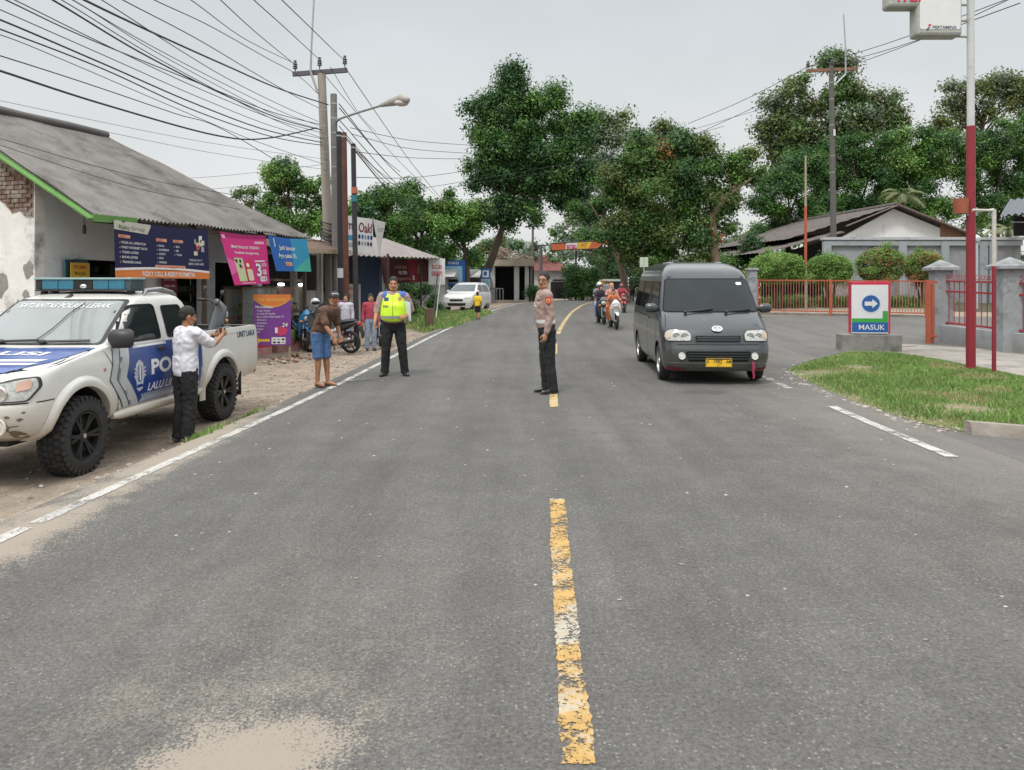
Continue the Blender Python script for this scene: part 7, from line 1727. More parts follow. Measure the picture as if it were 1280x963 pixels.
# grey boundary wall with bays, white gabled house, tiled roofs
def bwall():
    D = 39.0; r = empty('boundary_wall', (0, 0, 0), 0, 'stained grey boundary wall with shallow bays behind the round bushes', 'wall'); x0, x1 = at(1030, 0, D).x, at(1330, 0, D-3).x; z0 = .75; z1 = at(0, 300, D).z; mb = MB(); mb.box(((x0+x1)/2, D+.15, (z0+z1)/2), (x1-x0, .2, z1-z0), M('wall_stain', (.27, .28, .295), .92, var=.12, scale=1.2, dirt=((.10, .10, .10), .5, .8))); mb.build('panel', r)
    mb = MB(); mb.box(((x0+x1)/2, D+.05, z1+.06), (x1-x0+.2, .40, .14), M('wall_coping', (.42, .44, .46), .9, var=.12, dirt=((.2, .2, .2), .4, 1.5))); mb.box(((x0+x1)/2, D-.02, z1-.17), (x1-x0, .16, .25), GREYW); mb.build('coping', r)
    for px in (1033, 1127, 1180, 1228, 1240, 1300):
        x = at(px, 0, D).x; mb = MB(); mb.box((x, D-.04, (z0+z1)/2-.05), (.40, .2, z1-z0-.1), GREYW); mb.build('pier', r)
bwall()
TILE = M('old_roof_tile', (.105, .09, .082), .9, var=.25, scale=3, bump=.3, bscale=22, dirt=((.055, .05, .048), .45, 1.6)); TRIM = M('roof_trim', (.20, .16, .135), .85, var=.2, scale=5)
def house():
    D = 45.0; r = empty('gabled_house', (0, 0, 0), 0, 'white gabled house with stepped grey tile roofs behind the boundary wall', 'house'); pk = at(1117, 258, D); er = at(1212, 296, D); el = at(1052, 297, D); L_ = 16
    back = V((-2.5, L_, 0)); mb = MB(); a, b, c = V((el.x-.2, D, .7)), V((er.x-.3, D, .7)), pk
    mb.prism([a, b, V((b.x, D, er.z-.1)), pk+V((0, 0, -.15)), V((a.x, D, el.z-.1))], (0, 0, 0), (0, .2, 0), M('house_white', (.72, .73, .72), .9, var=.08, scale=1, dirt=((.36, .36, .35), .35, .8))); mb.build('wall', r)
    mb = MB(); x0 = at(1175, 0, D).x; mb.prism([V((x0, D-.02, er.z-.3)), V((b.x, D-.02, er.z-.35)), V((b.x, D-.02, er.z+.02)), V((x0, D-.02, er.z+1.0))], (0, 0, 0), (0, .01, 0), M('house_brick', (.26, .15, .10), .9, var=.3, scale=12)); mb.build('brick_panel', r)
    def tiles(mb, p00, p10, p01, p11, nu, nv, m):
        n = (V(p10)-V(p00)).cross(V(p01)-V(p00)).normalized(); n = n if n.z > 0 else -n
        mb.grid(lambda u, v: V(p00).lerp(V(p10), u).lerp(V(p01).lerp(V(p11), u), v)+n*(.03*abs(math.sin(math.pi*nu*u))+.06*(1-((v*nv) % 1))), nu*4, nv*3, m)
    mb = MB(); o = V((0, -.5, 0)); lw = at(975, 302, D); slo = (pk-lw); lo = lw; tiles(mb, lo+o, lo+back, pk+o, pk+back, 34, 10, TILE); tiles(mb, er+V((.3, -.5, -.12)), er+back+V((.3, 0, -.12)), pk+o, pk+back, 34, 8, TILE)
    lo2, hi2 = at(948, 318, D-1.5), at(1052, 291, D-1.5); tiles(mb, lo2+o*.4, lo2+back, hi2+o*.4, hi2+back, 30, 6, TILE); mb.build('roof', r, 60)
    mb = MB(); mb.bar(pk+V((0, -.55, .02)), er+V((.35, -.55, -.12)), .05, .24, TRIM, up=(0, 1, 0)); mb.bar(pk+V((0, -.55, .02)), at(1052, 284, D)+V((0, -.55, .0)), .05, .24, TRIM, up=(0, 1, 0)); mb.bar(hi2+V((0, -.3, 0)), lo2+V((-.1, -.3, 0)), .05, .16, TRIM, up=(0, 1, 0)); mb.tube([pk+V((0, -.6, .06)), pk+back+V((0, 0, .06))], [.14]*2, 8, TILE); mb.build('fascia', r)
    mb = MB(); mb.prism([V((at(960, 0, D).x, D+1, .7)), V((a.x, D+1, .7)), V((a.x, D+1, hi2.z-.2)), V((at(960, 0, D).x, D+1, lo2.z-.1))], (0, 0, 0), (0, .2, 0), DARKI); mb.box((at(1029, 0, D).x, D-1.0, 2.0), (.3, .3, 3.2), M('post_brown', (.16, .10, .07), .8)); mb.build('porch', r)
house()
p = at(1275, 262, 36); r = empty('shed_roof', (0, 0, 0), 0, 'corner of a dark scalloped metal roof at the edge of the picture', 'shed'); mb = MB(); corrugated(mb, at(1250, 270, 34), at(1340, 262, 32), at(1262, 250, 38), at(1350, 240, 37), 10, .05, M('blue_grey_sheet', (.10, .115, .13), .6, var=.2), 1); mb.build('roof', r, 60); mb = MB(); mb.box(at(1300, 283, 35.5), (2.4, .1, .9), DARKI); mb.box(at(1300, 278, 35.3), (2.5, .1, .05), GALV); mb.build('wall', r)
# right utility pole
b = at(1043, 300, 41); b.z = .85; t = at(1039, 83, 41); rp_ = upole('utility_pole', 'dark utility pole with a rusty crossarm standing above the tiled roofs', t, b, .17, .12, M('dark_concrete', (.11, .105, .10), .85, var=.15, scale=5), bands=(.55, .62, .75, .86, .93))
mb = MB(); mb.bar(at(1008, 89, 41)-b, at(1072, 86, 41)-b, .13, .16, M('rust_crossarm', (.20, .11, .07), .8, var=.25)); mb.build('crossarm', rp_)
for px, py in ((1010, 87), (1040, 84), (1070, 83)):
    mb = MB(); insulator(mb, at(px, py, 41)-b, .42, .11); mb.build('insulator', rp_, 50)
mb = MB(); q = [at(1043, 107, 40.8), at(1057, 93, 40.8), at(1057, 60, 40.8), at(1054.5, 18, 40.8)]; mb.tube([x-b for x in q], [.05, .05, .04, .035], 8, GALV); mb.build('mast', rp_); mb = MB(); mb.bar(at(1043, 170, 40.8)-b, at(1043, 162, 40.8)-b, .1, .05, BWHT); mb.build('plate', rp_)
for (x0, y0, x1, y1, D1, lab) in ((1010, 84, 1270, -5, 26, 'highest of the wires rising to the upper corner from the far pole'), (1040, 81, 1275, -2+6, 22, 'middle wire rising past the hanging sign'), (1070, 80, 1290, -14, 24, 'lowest wire rising behind the hanging sign'), (1010, 84, 860, 155, 46, 'wire dropping from the far pole into the trees'), (1040, 82, 870, 168, 46, 'second wire dropping from the far pole into the trees')):
    a, b_ = at(x0, y0, 41), at(x1, y1, D1); wire([a, a.lerp(b_, .5)+V((0, 0, -.15)), b_], .016, lab, None)
# =====================================================================  MOTORBIKES AND RIDERS
HELM = M('helmet_white', (.62, .62, .63), .25, var=.05, coat=.5); SEATM = M('seat_vinyl', (.02, .02, .022), .5, var=.15)
def motorbike(name_loc, rz, label, colr, acc=None, group=None, lean=0.0, helmet=False, sc_=1.0):
    r = empty('motorbike', name_loc, rz, label, 'motorbike', group); r.rotation_euler = (0, R(lean), rz); acc = acc or BLK
    WR = .285
    for y in (-.62, .62):
        mb = MB(); mb.lathe([(WR-.06, -.035), (WR-.03, -.048), (WR, -.02), (WR, .02), (WR-.03, .048), (WR-.06, .035)], 26, RUB, axis='X', close=True); w = mb.build('wheel', r, 40); w.location = (0, y, WR)
        mb = MB(); mb.lathe([(WR-.055, -.03), (WR-.075, -.034), (WR-.075, .034), (WR-.055, .03)], 26, BLKM, axis='X', close=True); mb.lathe([(.05, -.05), (.05, .05)], 12, STEEL, axis='X'); mb.lathe([(.10, .052), (.10, .058), (.03, .06)], 16, STEEL, axis='X')
        for k in range(5):
            a = 2*math.pi*k/5; mb.bar((0, .045*math.cos(a), .045*math.sin(a)), (0, (WR-.07)*math.cos(a+.15), (WR-.07)*math.sin(a+.15)), .03, .022, BLKM, up=(1, 0, 0))
        mb.build('rim', w, 40)
    mb = MB()
    for s in (-1, 1): mb.tube([(s*.07, -.62, WR), (s*.065, -.50, .62), (s*.05, -.42, .84)], [.022, .024, .024], 8, STEEL)
    mb.build('fork', r, 60)
    mb = MB(); mb.tube([(0, -.88, .50), (0, -.78, .585), (0, -.62, .615), (0, -.46, .58)], [.03, .065, .075, .06], 10, colr, ref=(1, 0, 0), flat=[.3, .25, .25, .3]); mb.build('front_mudguard', r, 50)
    mb = MB()                                              # leg shield and headlight cowl
    mb.tube([(0, -.34, .34), (0, -.40, .55), (0, -.47, .78), (0, -.50, .93), (0, -.44, 1.02)], [.13, .19, .21, .16, .08], 14, colr, ref=(1, 0, 0), flat=[.45, .34, .38, .5, .6], round_caps=True); mb.build('front_cowl', r, 50)
    mb = MB(); mb.ellipsoid((0, -.565, .82), (.10, .04, .075), LAMPG, 14, 8); ho = mb.build('headlight', r, 60); mb = MB()
    for s in (-1, 1): mb.ellipsoid((s*.14, -.53, .74), (.05, .03, .028), AMB, 10, 6)
    mb.build('indicator', r, 60)
    mb = MB(); mb.tube([(-.34, -.28, 1.02), (-.18, -.38, 1.03), (0, -.42, 1.0), (.18, -.38, 1.03), (.34, -.28, 1.02)], [.016]*5, 8, BLKM)
    for s in (-1, 1): mb.tube([(s*.34, -.28, 1.02), (s*.23, -.345, 1.028)], [.023]*2, 8, SEATM)
    mb.build('handlebar', r, 60)
    for s in (-1, 1):
        mb = MB(); mb.tube([(s*.24, -.35, 1.03), (s*.27, -.38, 1.13), (s*.30, -.37, 1.17)], [.008]*3, 6, BLKM); mb.ellipsoid((s*.33, -.37, 1.20), (.065, .018, .042), BLK, 12, 7); mb.build('mirror', r, 60)
    mb = MB(); mb.tube([(0, -.36, .40), (0, -.15, .36), (0, .10, .38), (0, .25, .50)], [.10, .12, .14, .13], 12, acc, ref=(1, 0, 0), flat=[.6, .6, .8, .9], round_caps=True); mb.ellipsoid((0, .06, .33), (.13, .2, .13), BLKM, 12, 8); mb.build('engine', r, 50)
    mb = MB(); mb.tube([(0, .0, .55), (0, .25, .62), (0, .55, .70), (0, .88, .80)], [.12, .15, .14, .05], 14, colr, ref=(1, 0, 0), flat=[.8, .75, .7, .6], round_caps=True)
    for s in (-1, 1): mb.tube([(s*.06, -.32, .55), (s*.11, -.02, .50), (s*.14, .32, .62)], [.035, .05, .05], 8, acc, round_caps=True)
    mb.build('body_panel', r, 50)
    mb = MB(); mb.tube([(0, -.06, .735), (0, .2, .765), (0, .45, .80), (0, .72, .835), (0, .80, .83)], [.09, .125, .135, .11, .06], 14, SEATM, ref=(1, 0, 0), flat=[.45, .4, .4, .4, .4], round_caps=True); mb.build('seat', r, 50)
    mb = MB(); mb.ellipsoid((0, .915, .76), (.09, .03, .05), REDL, 12, 7); mb.build('tail_light', r, 60)
    mb = MB(); mb.tube([(0, .92, .70), (0, 1.0, .50), (0, .98, .40)], [.09, .08, .07], 10, BLK, ref=(1, 0, 0), flat=[.25]*3); mb.build('rear_mudguard', r, 60)
    mb = MB(); mb.tube([(.13, .05, .24), (.16, .35, .28), (.17, .80, .36)], [.03, .055, .06], 12, BLKM, round_caps=True); mb.tube([(.19, .4, .33), (.20, .72, .39)], [.045, .045], 10, STEEL, round_caps=True); mb.build('exhaust', r, 50)
    mb = MB()
    for s in (-1, 1): mb.bar((s*.11, .30, .62), (s*.10, .62, WR), .035, .05, STEEL); mb.tube([(s*.10, .36, .60), (s*.09, .60, .33)], [.028]*2, 8, REDL if s < 0 else BLKM)
    mb.build('suspension', r, 60)
    mb = MB(); mb.tube([(-.08, .05, .25), (-.22, -.02, .02)], [.014]*2, 6, BLKM); mb.box((0, .95, .62), (.17, .01, .09), M('plate_black', (.03, .03, .03), .6)); mb.build('stand', r)
    if helmet:
        h = empty('helmet', (0, 0, 0), 0, 'white open face helmet resting on the mirror of the blue motorbike', 'helmet'); mb = MB(); mb.ellipsoid((0, 0, 0), (.125, .15, .13), HELM, 18, 12); mb.build('shell', h, 60); mb = MB(); mb.ellipsoid((0, -.06, -.02), (.112, .105, .07), BLK, 16, 10); mb.build('visor', h, 60)
        bpy.context.view_layer.update(); h.location = r.matrix_basis @ V((.20, -.34, 1.25)); h.rotation_euler = (R(-15), 0, rz)
    r.scale = (sc_,)*3; return r
MBLU = M('bike_blue', (.025, .17, .36), .25, var=.08, coat=.5); MBLK = M('bike_black', (.02, .02, .022), .25, var=.1, coat=.5); MWHT = M('bike_white', (.58, .58, .60), .25, var=.06, coat=.5); MRED = M('bike_red', (.28, .02, .03), .3, var=.1, coat=.4); MDGR = M('bike_grey', (.06, .065, .075), .3, var=.1, coat=.4)
GP = 'motorbikes parked in front of the shops'
def onground(px, py): g = G(px, py); return g
p = onground(374, 437); motorbike(p, R(118-90), 'sky blue motorbike with a white helmet parked behind the purple board', MBLU, MBLK, GP, 6, True)
p = onground(413, 441); motorbike(p, R(-112), 'black motorbike with pale side stripes parked behind the lad in brown', MBLK, MWHT, GP, 6)
p = onground(472, 432); motorbike(p, R(18), 'grey motorbike partly hidden behind the vest officer', MDGR, MWHT, GP, 5)
# confiscated motorbike lying over the cargo bed
m4 = motorbike((0, 0, 0), 0, 'grey motorbike loaded in the cargo bed of the police pickup', MDGR, BLKM)
bpy.context.view_layer.update(); m4.location = pickup.matrix_basis @ V((.18, 3.35, .66)); m4.rotation_euler = (R(0), R(-6), th+R(138)); m4.scale = (.92,)*3
# riders on the road
RJ = dict(pelvis=(0, .12, .90), waist=(0, .11, 1.04), chest=(0, .06, 1.24), neck=(0, .04, 1.40), shR=(-.18, .04, 1.35), elR=(-.30, -.12, 1.15), wrR=(-.33, -.30, 1.07), shL=(.18, .04, 1.35), elL=(.30, -.12, 1.15), wrL=(.33, -.30, 1.07),
          hiR=(-.10, .10, .86), knR=(-.20, -.22, .70), anR=(-.17, -.12, .33), hiL=(.10, .10, .86), knL=(.20, -.22, .70), anL=(.17, -.12, .33))
RP = dict(RJ, elR=(-.24, -.02, 1.12), wrR=(-.14, -.16, 1.08), elL=(.24, -.02, 1.12), wrL=(.14, -.16, 1.08)); 
GPH = {'R': dict(d=(0, -.6, -.4), curl=.9), 'L': dict(d=(0, -.6, -.4), curl=.9)}
def rider(bike_loc, rz, dy, label, top, bottom, skin=SKIN, hair='short', J=RJ, H=1.62, dz=.0, helm=None, **kw):
    c, s = math.cos(rz), math.sin(rz); loc = V(bike_loc)+V((-s*dy, c*dy, dz)); r, bo, sh, jj, hx = person(loc, rz, label, J, skin, top, bottom, SHOE, hair, H=H, vox=.014, hands=GPH, **kw)
    if helm is not None:
        mb = MB(); mb.X = hx; mb.ellipsoid((0, .015, .135), (.118, .135, .135), helm, 18, 12); mb.ellipsoid((0, -.05, .10), (.10, .09, .07), M('visor_dark', (.03, .03, .035), .1, coat=.5), 14, 8); mb.build('helmet', r, 60)
    return r
ORGT = M('orange_robe', (.42, .13, .055), .8, var=.12, scale=5); DNVY = M('dark_navy', (.02, .025, .05), .85); VBLK = M('veil_black', (.03, .02, .035), .85); 
b1 = G(767, 411); z1 = R(2)
motorbike(b1, z1, 'white motorbike carrying two people in orange, ahead on the right lane', MWHT, MBLK, sc_=.82)
rider(b1, z1, 0, 'front rider in loose orange clothes on the white motorbike', ORGT, ORGT, SKIN, 'short', H=1.16, dz=.05)
rider(b1, z1, .34, 'veiled passenger behind the rider in orange', M('peach_veil', (.50, .24, .17), .85), ORGT, SKIN3, 'veil', RP, H=1.31, dz=.08)
b2 = G(751.5, 405); z2 = R(3)
motorbike(b2, z2, 'dark motorbike just behind the white one on the road', MDGR, MBLK, sc_=.82)
rider(b2, z2, 0, 'rider in a dark veil and navy top on the second motorbike', VBLK, DNVY, SKIN3, 'veil', H=1.29)
rider(b2, z2, .34, 'passenger with a white helmet on the second motorbike', M('grey_top', (.20, .20, .23), .85), JEAN, SKIN, None, RP, H=1.31, dz=.05, helm=HELM)
b3 = G(777, 391); motorbike(b3, R(4), 'small distant motorbike behind the two loaded ones', MRED, MBLK, sc_=.72); rider(b3, R(4), 0, 'distant rider in a red jacket', REDT, DNVY, SKIN, None, H=1.15, helm=M('helmet_red', (.25, .03, .03), .3, coat=.4))

# =====================================================================  FAR END OF THE ROAD
def flatroof_building():
    D = 47.0; x = lambda px: at(px, 0, D).x; z = lambda py: at(0, py, D).z; r = empty('pillared_building', (0, 0, 0), 0, 'unfinished flat roofed building with white round columns and dark open front', 'building'); g = .72; WC = M('column_white', (.55, .56, .56), .8, var=.08, scale=2); BE = M('beam_beige', (.40, .35, .28), .85, var=.12, scale=2, dirt=((.2, .18, .15), .3, 1.5))
    mb = MB(); mb.box(((x(608)+x(668))/2, D+1.5, (z(325)+z(333))/2), (x(668)-x(608), 4.0, z(325)-z(333)), BE); mb.build('roof_slab', r)
    for a, b_ in ((613, 619), (642.5, 649), (656, 661)):
        mb = MB(); mb.box(((x(a)+x(b_))/2, D, (g+z(333))/2), (x(b_)-x(a), .3, z(333)-g), WC); mb.build('column', r, bevel=.03)
    mb = MB(); mb.box(((x(619)+x(665))/2, D+3.2, (g+z(333))/2), (x(665)-x(610), .1, z(333)-g), M('teal_dark_wall', (.05, .065, .07), .9, var=.2)); mb.box((x(612), D+1.6, (g+z(333))/2), (.12, 3.2, z(333)-g), MATS['teal_dark_wall']); mb.box((x(664), D+1.6, (g+z(333))/2), (.12, 3.2, z(333)-g), M('side_grey', (.22, .20, .185), .9)); mb.build('wall', r)
    mb = MB(); mb.box((x(630), D+.4, g+.02), (x(668)-x(608), 5, .3), M('plinth_beige', (.36, .31, .25), .9, var=.1)); mb.build('floor_slab', r)
    mb = MB()
    for k in range(46): 
        px = random.uniform(612, 662); L_ = random.uniform(.2, .6); c = V((x(px), D+random.uniform(0, 2), z(325)+random.uniform(0, .35+.55*max(0, 1-abs(px-628)/18)))); a = random.uniform(-1.2, 1.2); mb.bar(c-V((math.cos(a)*L_, 0, math.sin(a)*L_*.6)), c+V((math.cos(a)*L_, random.uniform(-.4, .4), math.sin(a)*L_*.6)), .05, .06, random.choice((M('scrap_wood', (.26, .19, .14), .9), M('scrap_pale', (.38, .34, .29), .9))))
    mb.build('roof_rubble', r)
    mb = MB()
    for px in (621, 625, 629): mb.tube([(x(px), D-.6, g), (x(px), D-.6, z(361))], [.03]*2, 6, M('rail_grey', (.25, .27, .29), .6))
    mb.bar((x(610), D-.6, z(361)), (x(629), D-.6, z(361)), .06, .06, MATS['rail_grey']); mb.build('railing', r)
flatroof_building()
def gable(name, label, px0, px1, ptop, peave, D, depth, wallm, roofm, cat='house', base=374, ridge=None):
    x = lambda q: at(q, 0, D).x; z = lambda q: at(0, q, D).z; r = empty(name, (0, 0, 0), 0, label, cat); mb = MB(); c = ((x(px0)+x(px1))/2, D+depth/2, (z(base)+z(peave))/2); mb.box(c, (x(px1)-x(px0), depth, z(peave)-z(base)), wallm); mb.build('wall', r); mb = MB(); e = .5
    x0, x1 = x(px0)-e, x(px1)+e; rp0, rp1 = (x(ridge[0]), x(ridge[1])) if ridge else (x0, x1); ze, zt = z(peave)-.05, z(ptop); ym = D+depth/2
    vs = [(x0, D-e, ze), (x1, D-e, ze), (x1, D+depth+e, ze), (x0, D+depth+e, ze), (rp0, ym, zt), (rp1, ym, zt)]; mb.add(vs, [(0, 1, 5, 4), (2, 3, 4, 5), (1, 2, 5), (3, 0, 4), (3, 2, 1, 0)], roofm); mb.build('roof', r); return r, x, z
TERR = M('red_tile_roof', (.16, .05, .045), .85, var=.25, scale=2.5, dirt=((.09, .05, .045), .4, 1.5)); HWALL = M('far_white_wall', (.46, .47, .46), .9, var=.1, scale=1)
r, x, z = gable('red_roof_house', 'white house with a red hipped roof beyond the pillared building', 668, 708, 317, 338, 66, 6, HWALL, TERR, ridge=(676, 684), base=378)
mb = MB(); mb.prism([(x(690), 65.4, z(352)), (x(712), 65.4, z(352)), (x(712), 65.4, z(350)), (x(690), 65.4, z(350))], (0, 0, 0), (0, -2.0, 0), DARKI); mb.box((x(700), 65.9, z(364)), (1.6, .1, 1.6), DARKI); mb.build('porch', r)
r, x, z = gable('lean_to_shed', 'low grey roofed shed behind the white car', 552, 600, 337, 346, 43, 4, M('shed_wall', (.26, .265, .26), .9, var=.15, scale=1.5), M('grey_sheet_roof', (.30, .30, .29), .7, var=.15, scale=2), 'shed', 392)
mb = MB(); mb.box((x(577), 42.9, z(368)), (x(598)-x(557), .1, z(352)-z(384)), DARKI); mb.build('opening', r)  # near-black panel before the wall, painted as a shaded opening
mb = MB(); mb.prism([(x(553), 40.5, z(348)), (x(590), 40.5, z(348)), (x(600), 42.5, z(338)), (x(560), 42.5, z(341))], (0, 0, 0), (0, 0, .05), MATS['grey_sheet_roof']); mb.bar((x(554), 40.6, z(349)), (x(554), 40.6, z(392)), .08, .08, BLKM); mb.build('canopy', r)
r, x, z = gable('white_annex', 'pale low annex wall between the red sign and the shed', 508, 556, 336, 345, 38, 4, M('annex_wall', (.30, .32, .32), .9, var=.15, scale=1.5), M('annex_roof', (.46, .46, .45), .7, var=.1), 'building', 398)
def pr(mb, pm):
    mb.decal(rrect(.1, .15, 1.05, 1.05, .05), pm(.004), M('poster_skyblue', (.25, .42, .55), .6)); mb.decal([(.58+.24*math.cos(a), .62+.28*math.sin(a)) for a in [R(d) for d in range(0, 360, 30)]], pm(.006), BWHT); mb.decal(rrect(.3, .2, .85, .36, .1), pm(.008), BBLK); mb.text('TOKO', .58, 1.15, .12, pm(.004), BWHT, .02, w=.6, align='C')
flatsign('shop_poster', 'square blue and white shop poster over the parked white car', 'sign', at(567, 358, 40.2), (1, 0, 0), 1.2, 1.35, BBLU, pr)
for k, (py, lab, bc) in enumerate(((349, 'upper purple sign nailed to the big tree trunk', BBLU), (362, 'pale notice on the big tree trunk between two purple signs', BGRY), (374, 'lower purple sign on the big tree trunk', PURPL))):
    def pr(mb, pm): mb.decal(rrect(.08, .1, .42, .46, .03), pm(.004), BWHT if k != 1 else BCYN); mb.decal(rrect(.15, .18, .32, .4, .02), pm(.007), bc)
    flatsign('tree_sign', lab, 'sign', at(607, py, 41.0), (1, 0, 0), .5, .56, bc, pr, None, 'signs on the big tree trunk')
# white car parked nose on beside the road
def small_car():
    p = G(570, 389.5); r = empty('parked_car', p, R(-16), 'small white hatchback parked at an angle in front of the shed', 'car'); WH = M('car_white', (.60, .60, .60), .3, var=.05, coat=.5)
    sh = Shell([(.22, .08, 3.5, .70, .25, .2, .06), (.45, .0, 3.56, .78, .28, .2, .08), (.68, .03, 3.56, .79, .26, .2, .08), (.80, .14, 3.55, .78, .24, .2, .08), (.90, .55, 3.54, .76, .2, .2, .08), (.98, .85, 3.53, .74, .15, .2, .08), (1.2, 1.2, 3.42, .68, .12, .18, .08), (1.38, 1.5, 3.25, .61, .14, .18, .06), (1.46, 1.8, 2.95, .5, .16, .16, .03), (1.48, 2.1, 2.7, .3, .1, .1, 0)], 2)
    mb = MB(); sh.mesh(mb, WH); o = mb.build('body', r, recalc=True); o.data.materials.append(WELL); cs = []
    for y in (.68, 2.88):
        for s in (-1, 1): c = MB(); c.lathe([(.32, s*.48), (.32, s*1.1)], 28, WELL, c=(0, y, .28), axis='X'); cs.append(c)
    boolean(o, cs); resmooth(o, 40); mb = MB(); mb.decal(rpoly([(-.66, 1.0), (.66, 1.0), (.55, 1.36), (-.55, 1.36)], .05), sh.FRONT(.006), M('car_screen', (.07, .09, .10), .08), .08); mb.build('windscreen', r)
    for s in (-1, 1):
        mb = MB(); mb.decal(rpoly([(1.15, .98), (2.1, .98), (2.1, 1.34), (1.55, 1.34)], .05), sh.SIDE(s, .006), GLASSD, .1); mb.decal(rpoly([(2.2, .98), (3.2, .98), (3.0, 1.34), (2.2, 1.34)], .05), sh.SIDE(s, .006), GLASSD, .1); mb.build('window', r)
        mb = MB(); mb.decal(rpoly([(s*.38, .62), (s*.70, .64), (s*.72, .76), (s*.45, .72)][::-s], .03), sh.FRONT(.01), LAMPG, .05); mb.build('headlight', r); mb = MB(); mb.ellipsoid((s*.80, 1.0, 1.0), (.09, .05, .06), WH); mb.build('wing_mirror', r, 60)
        for y in (.68, 2.88): wheel(r, (s*.68, y, .28), .28, .17, s, STEEL, 5)
    r.scale = (.84,)*3; mb = MB(); mb.decal(rpoly([(-.35, .5), (.35, .5), (.35, .62), (-.35, .62)], .02), sh.FRONT(.006), BLK, .06); mb.decal(rpoly([(-.45, .28), (.45, .28), (.5, .42), (-.5, .42)], .03), sh.FRONT(.006), BLK, .06); mb.build('grille', r)
small_car()
# low roadside fence pickets by the car, dark thin posts
for px, pt, pb, D, lab in ((584, 358, 392, 36, 'thin dark post in front of the white car'), (560, 362, 396, 34, 'short pale stake beside the grass strip')):
    p = at(px, pb, D); p.z = gz(p.x, p.y); r = empty('roadside_post', p, 0, lab, 'post'); mb = MB(); mb.tube([(0, 0, 0), (.02, 0, 1.5+(363-pt)*D/960-p.z)], [.035]*2, 8, DKP if 'dark' in lab else MATS['pale_post']); mb.build('pole', r)
# banner over the road on its pole
def road_banner():
    D = 50; r = empty('road_banner', (0, 0, 0), 0, 'orange advertising banner stretched beside the road under the trees', 'banner'); TL, TR, BL, BR = at(689, 304, D), at(762, 299.5, D-1), at(690, 314, D), at(760, 311, D-1); W, H = (TR-TL).length, (TL-BL).length
    k = cloth_fn(TL, TR, BL, BR, W, H, (0, -1, 0), .0, .02); mb = MB(); f0, f1, f2 = k(0), k(.01), k(.02); OR2 = M('banner_burnt', (.46, .11, .04), .7, var=.25, scale=2.5); rect_on(mb, 0, 0, W, H, f0, OR2, .4); rect_on(mb, 0, 0, W, .05, f1, BBLK); rect_on(mb, 0, H-.05, W, H, f1, BBLK)
    mb.decal([(W*.26, .05), (W*.24, H-.1), (W*.44, H-.12), (W*.46, .03)], f1, BWHT, .4); fliptext(mb, 'amp', W*.265, H*.72, .30, f2, M('banner_hotpink', (.50, .02, .16), .6), w=W*.16, bold=.03); mb.decal([(W*.46, .05), (W*.45, H-.06), (W*.66, H-.06), (W*.7, .05)], f1, BYEL, .4); mb.decal([(W*.8, H), (W*.88, H*.45), (W, H*.4), (W, H)], f1, BBLK, .3); rect_on(mb, W*.90, H*.5, W*.98, H*.8, f2, BWHT); fliptext(mb, '4G', W*.52, H*.68, .26, f2, ORNG, w=W*.1, bold=.02); mb.build('sheet', r, 60)
    b = at(720, 374, D); mb = MB(); mb.tube([(b.x, D+.05, .7), (b.x, D+.05, at(0, 302, D).z)], [.06]*2, 8, DKP); mb.build('pole', r); mb = MB(); mb.tube([(at(690, 314, D).x, D+.04, TL.z), (at(762, 300, D).x, D-.9, TR.z)], [.02]*2, 6, BLK); mb.build('rope', r)
road_banner()
for px, pt, D, lab, r_ in ((666, 282, 58, 'slim pole between the pillared building and the red roof', .10), (676, 306, 62, 'thick dark pole with a small crossarm by the red roof', .16)):
    b = at(px, 372, D); b.z = .8; q = upole('utility_pole', lab, at(px, pt, D), b, r_, r_*.8, M('far_pole', (.10, .09, .10), .8), 'utility pole')
    mb = MB(); t = at(px, pt+2, D)-b; mb.bar(t+V((-.6, 0, 0)), t+V((.8, 0, .1)), .1, .1, DKP); mb.build('crossarm', q)
# roadside stall with a white roof, scaffold, blurred parked bikes under the trees at the right
def far_stall():
    D = 44; x = lambda q: at(q, 0, D).x; z = lambda q: at(0, q, D).z; r = empty('roadside_stall', (0, 0, 0), 0, 'distant roadside stall with a flat white roof and an orange panel', 'stall'); mb = MB(); mb.box((x(769), D+1, z(350.5)), (x(784)-x(754), 2.4, .12), BWHT); mb.build('roof', r); mb = MB()
    for q in (755, 764, 775, 783): mb.tube([(x(q), D+.1, .8), (x(q), D+.1, z(351))], [.04]*2, 6, GALV)
    mb.build('frame', r); mb = MB(); mb.box((x(757), D, z(356)), (.5, .1, .6), BYEL); mb.box((x(770), D+2, z(360)), (x(780)-x(758), .1, .9), M('stall_bluegrey', (.15, .2, .25), .8, var=.3, scale=3)); mb.build('panel', r)
far_stall()
for px, py, D, lab in ((790, 384, 44, 'person in dark red clothes waiting under the trees beyond the van'), (758, 383, 43, 'person in a pale top far down the road')):
    p = at(px, py, D); p.z = gz(p.x, p.y); person(p, R(10), lab, {}, SKIN, REDT if 'red' in lab else LAV, DNVY, SHOE, 'short', H=1.15, vox=.018)
def pr(mb, pm): mb.decal(rrect(.08, .1, .72, .52, .03), pm(.004), BWHT); mb.decal(rrect(.08, .62, .72, .85, .03), pm(.004), BGRY)
p = at(805, 334, 33); rr_ = flatsign('road_sign', 'pale green backed road sign just above the van roof', 'sign', p, (1, 0, 0), .36, .42, M('sign_pale_green', (.45, .50, .40), .6), lambda mb, pm: mb.decal([(.17, .02), (.19, .02), (.19, .4), (.17, .4)], pm(.004), BGRY)); mb = MB(); mb.tube([(0, .03, .2), (0, .03, -2.3)], [.03]*2, 6, GALV); mb.build('pole', rr_)
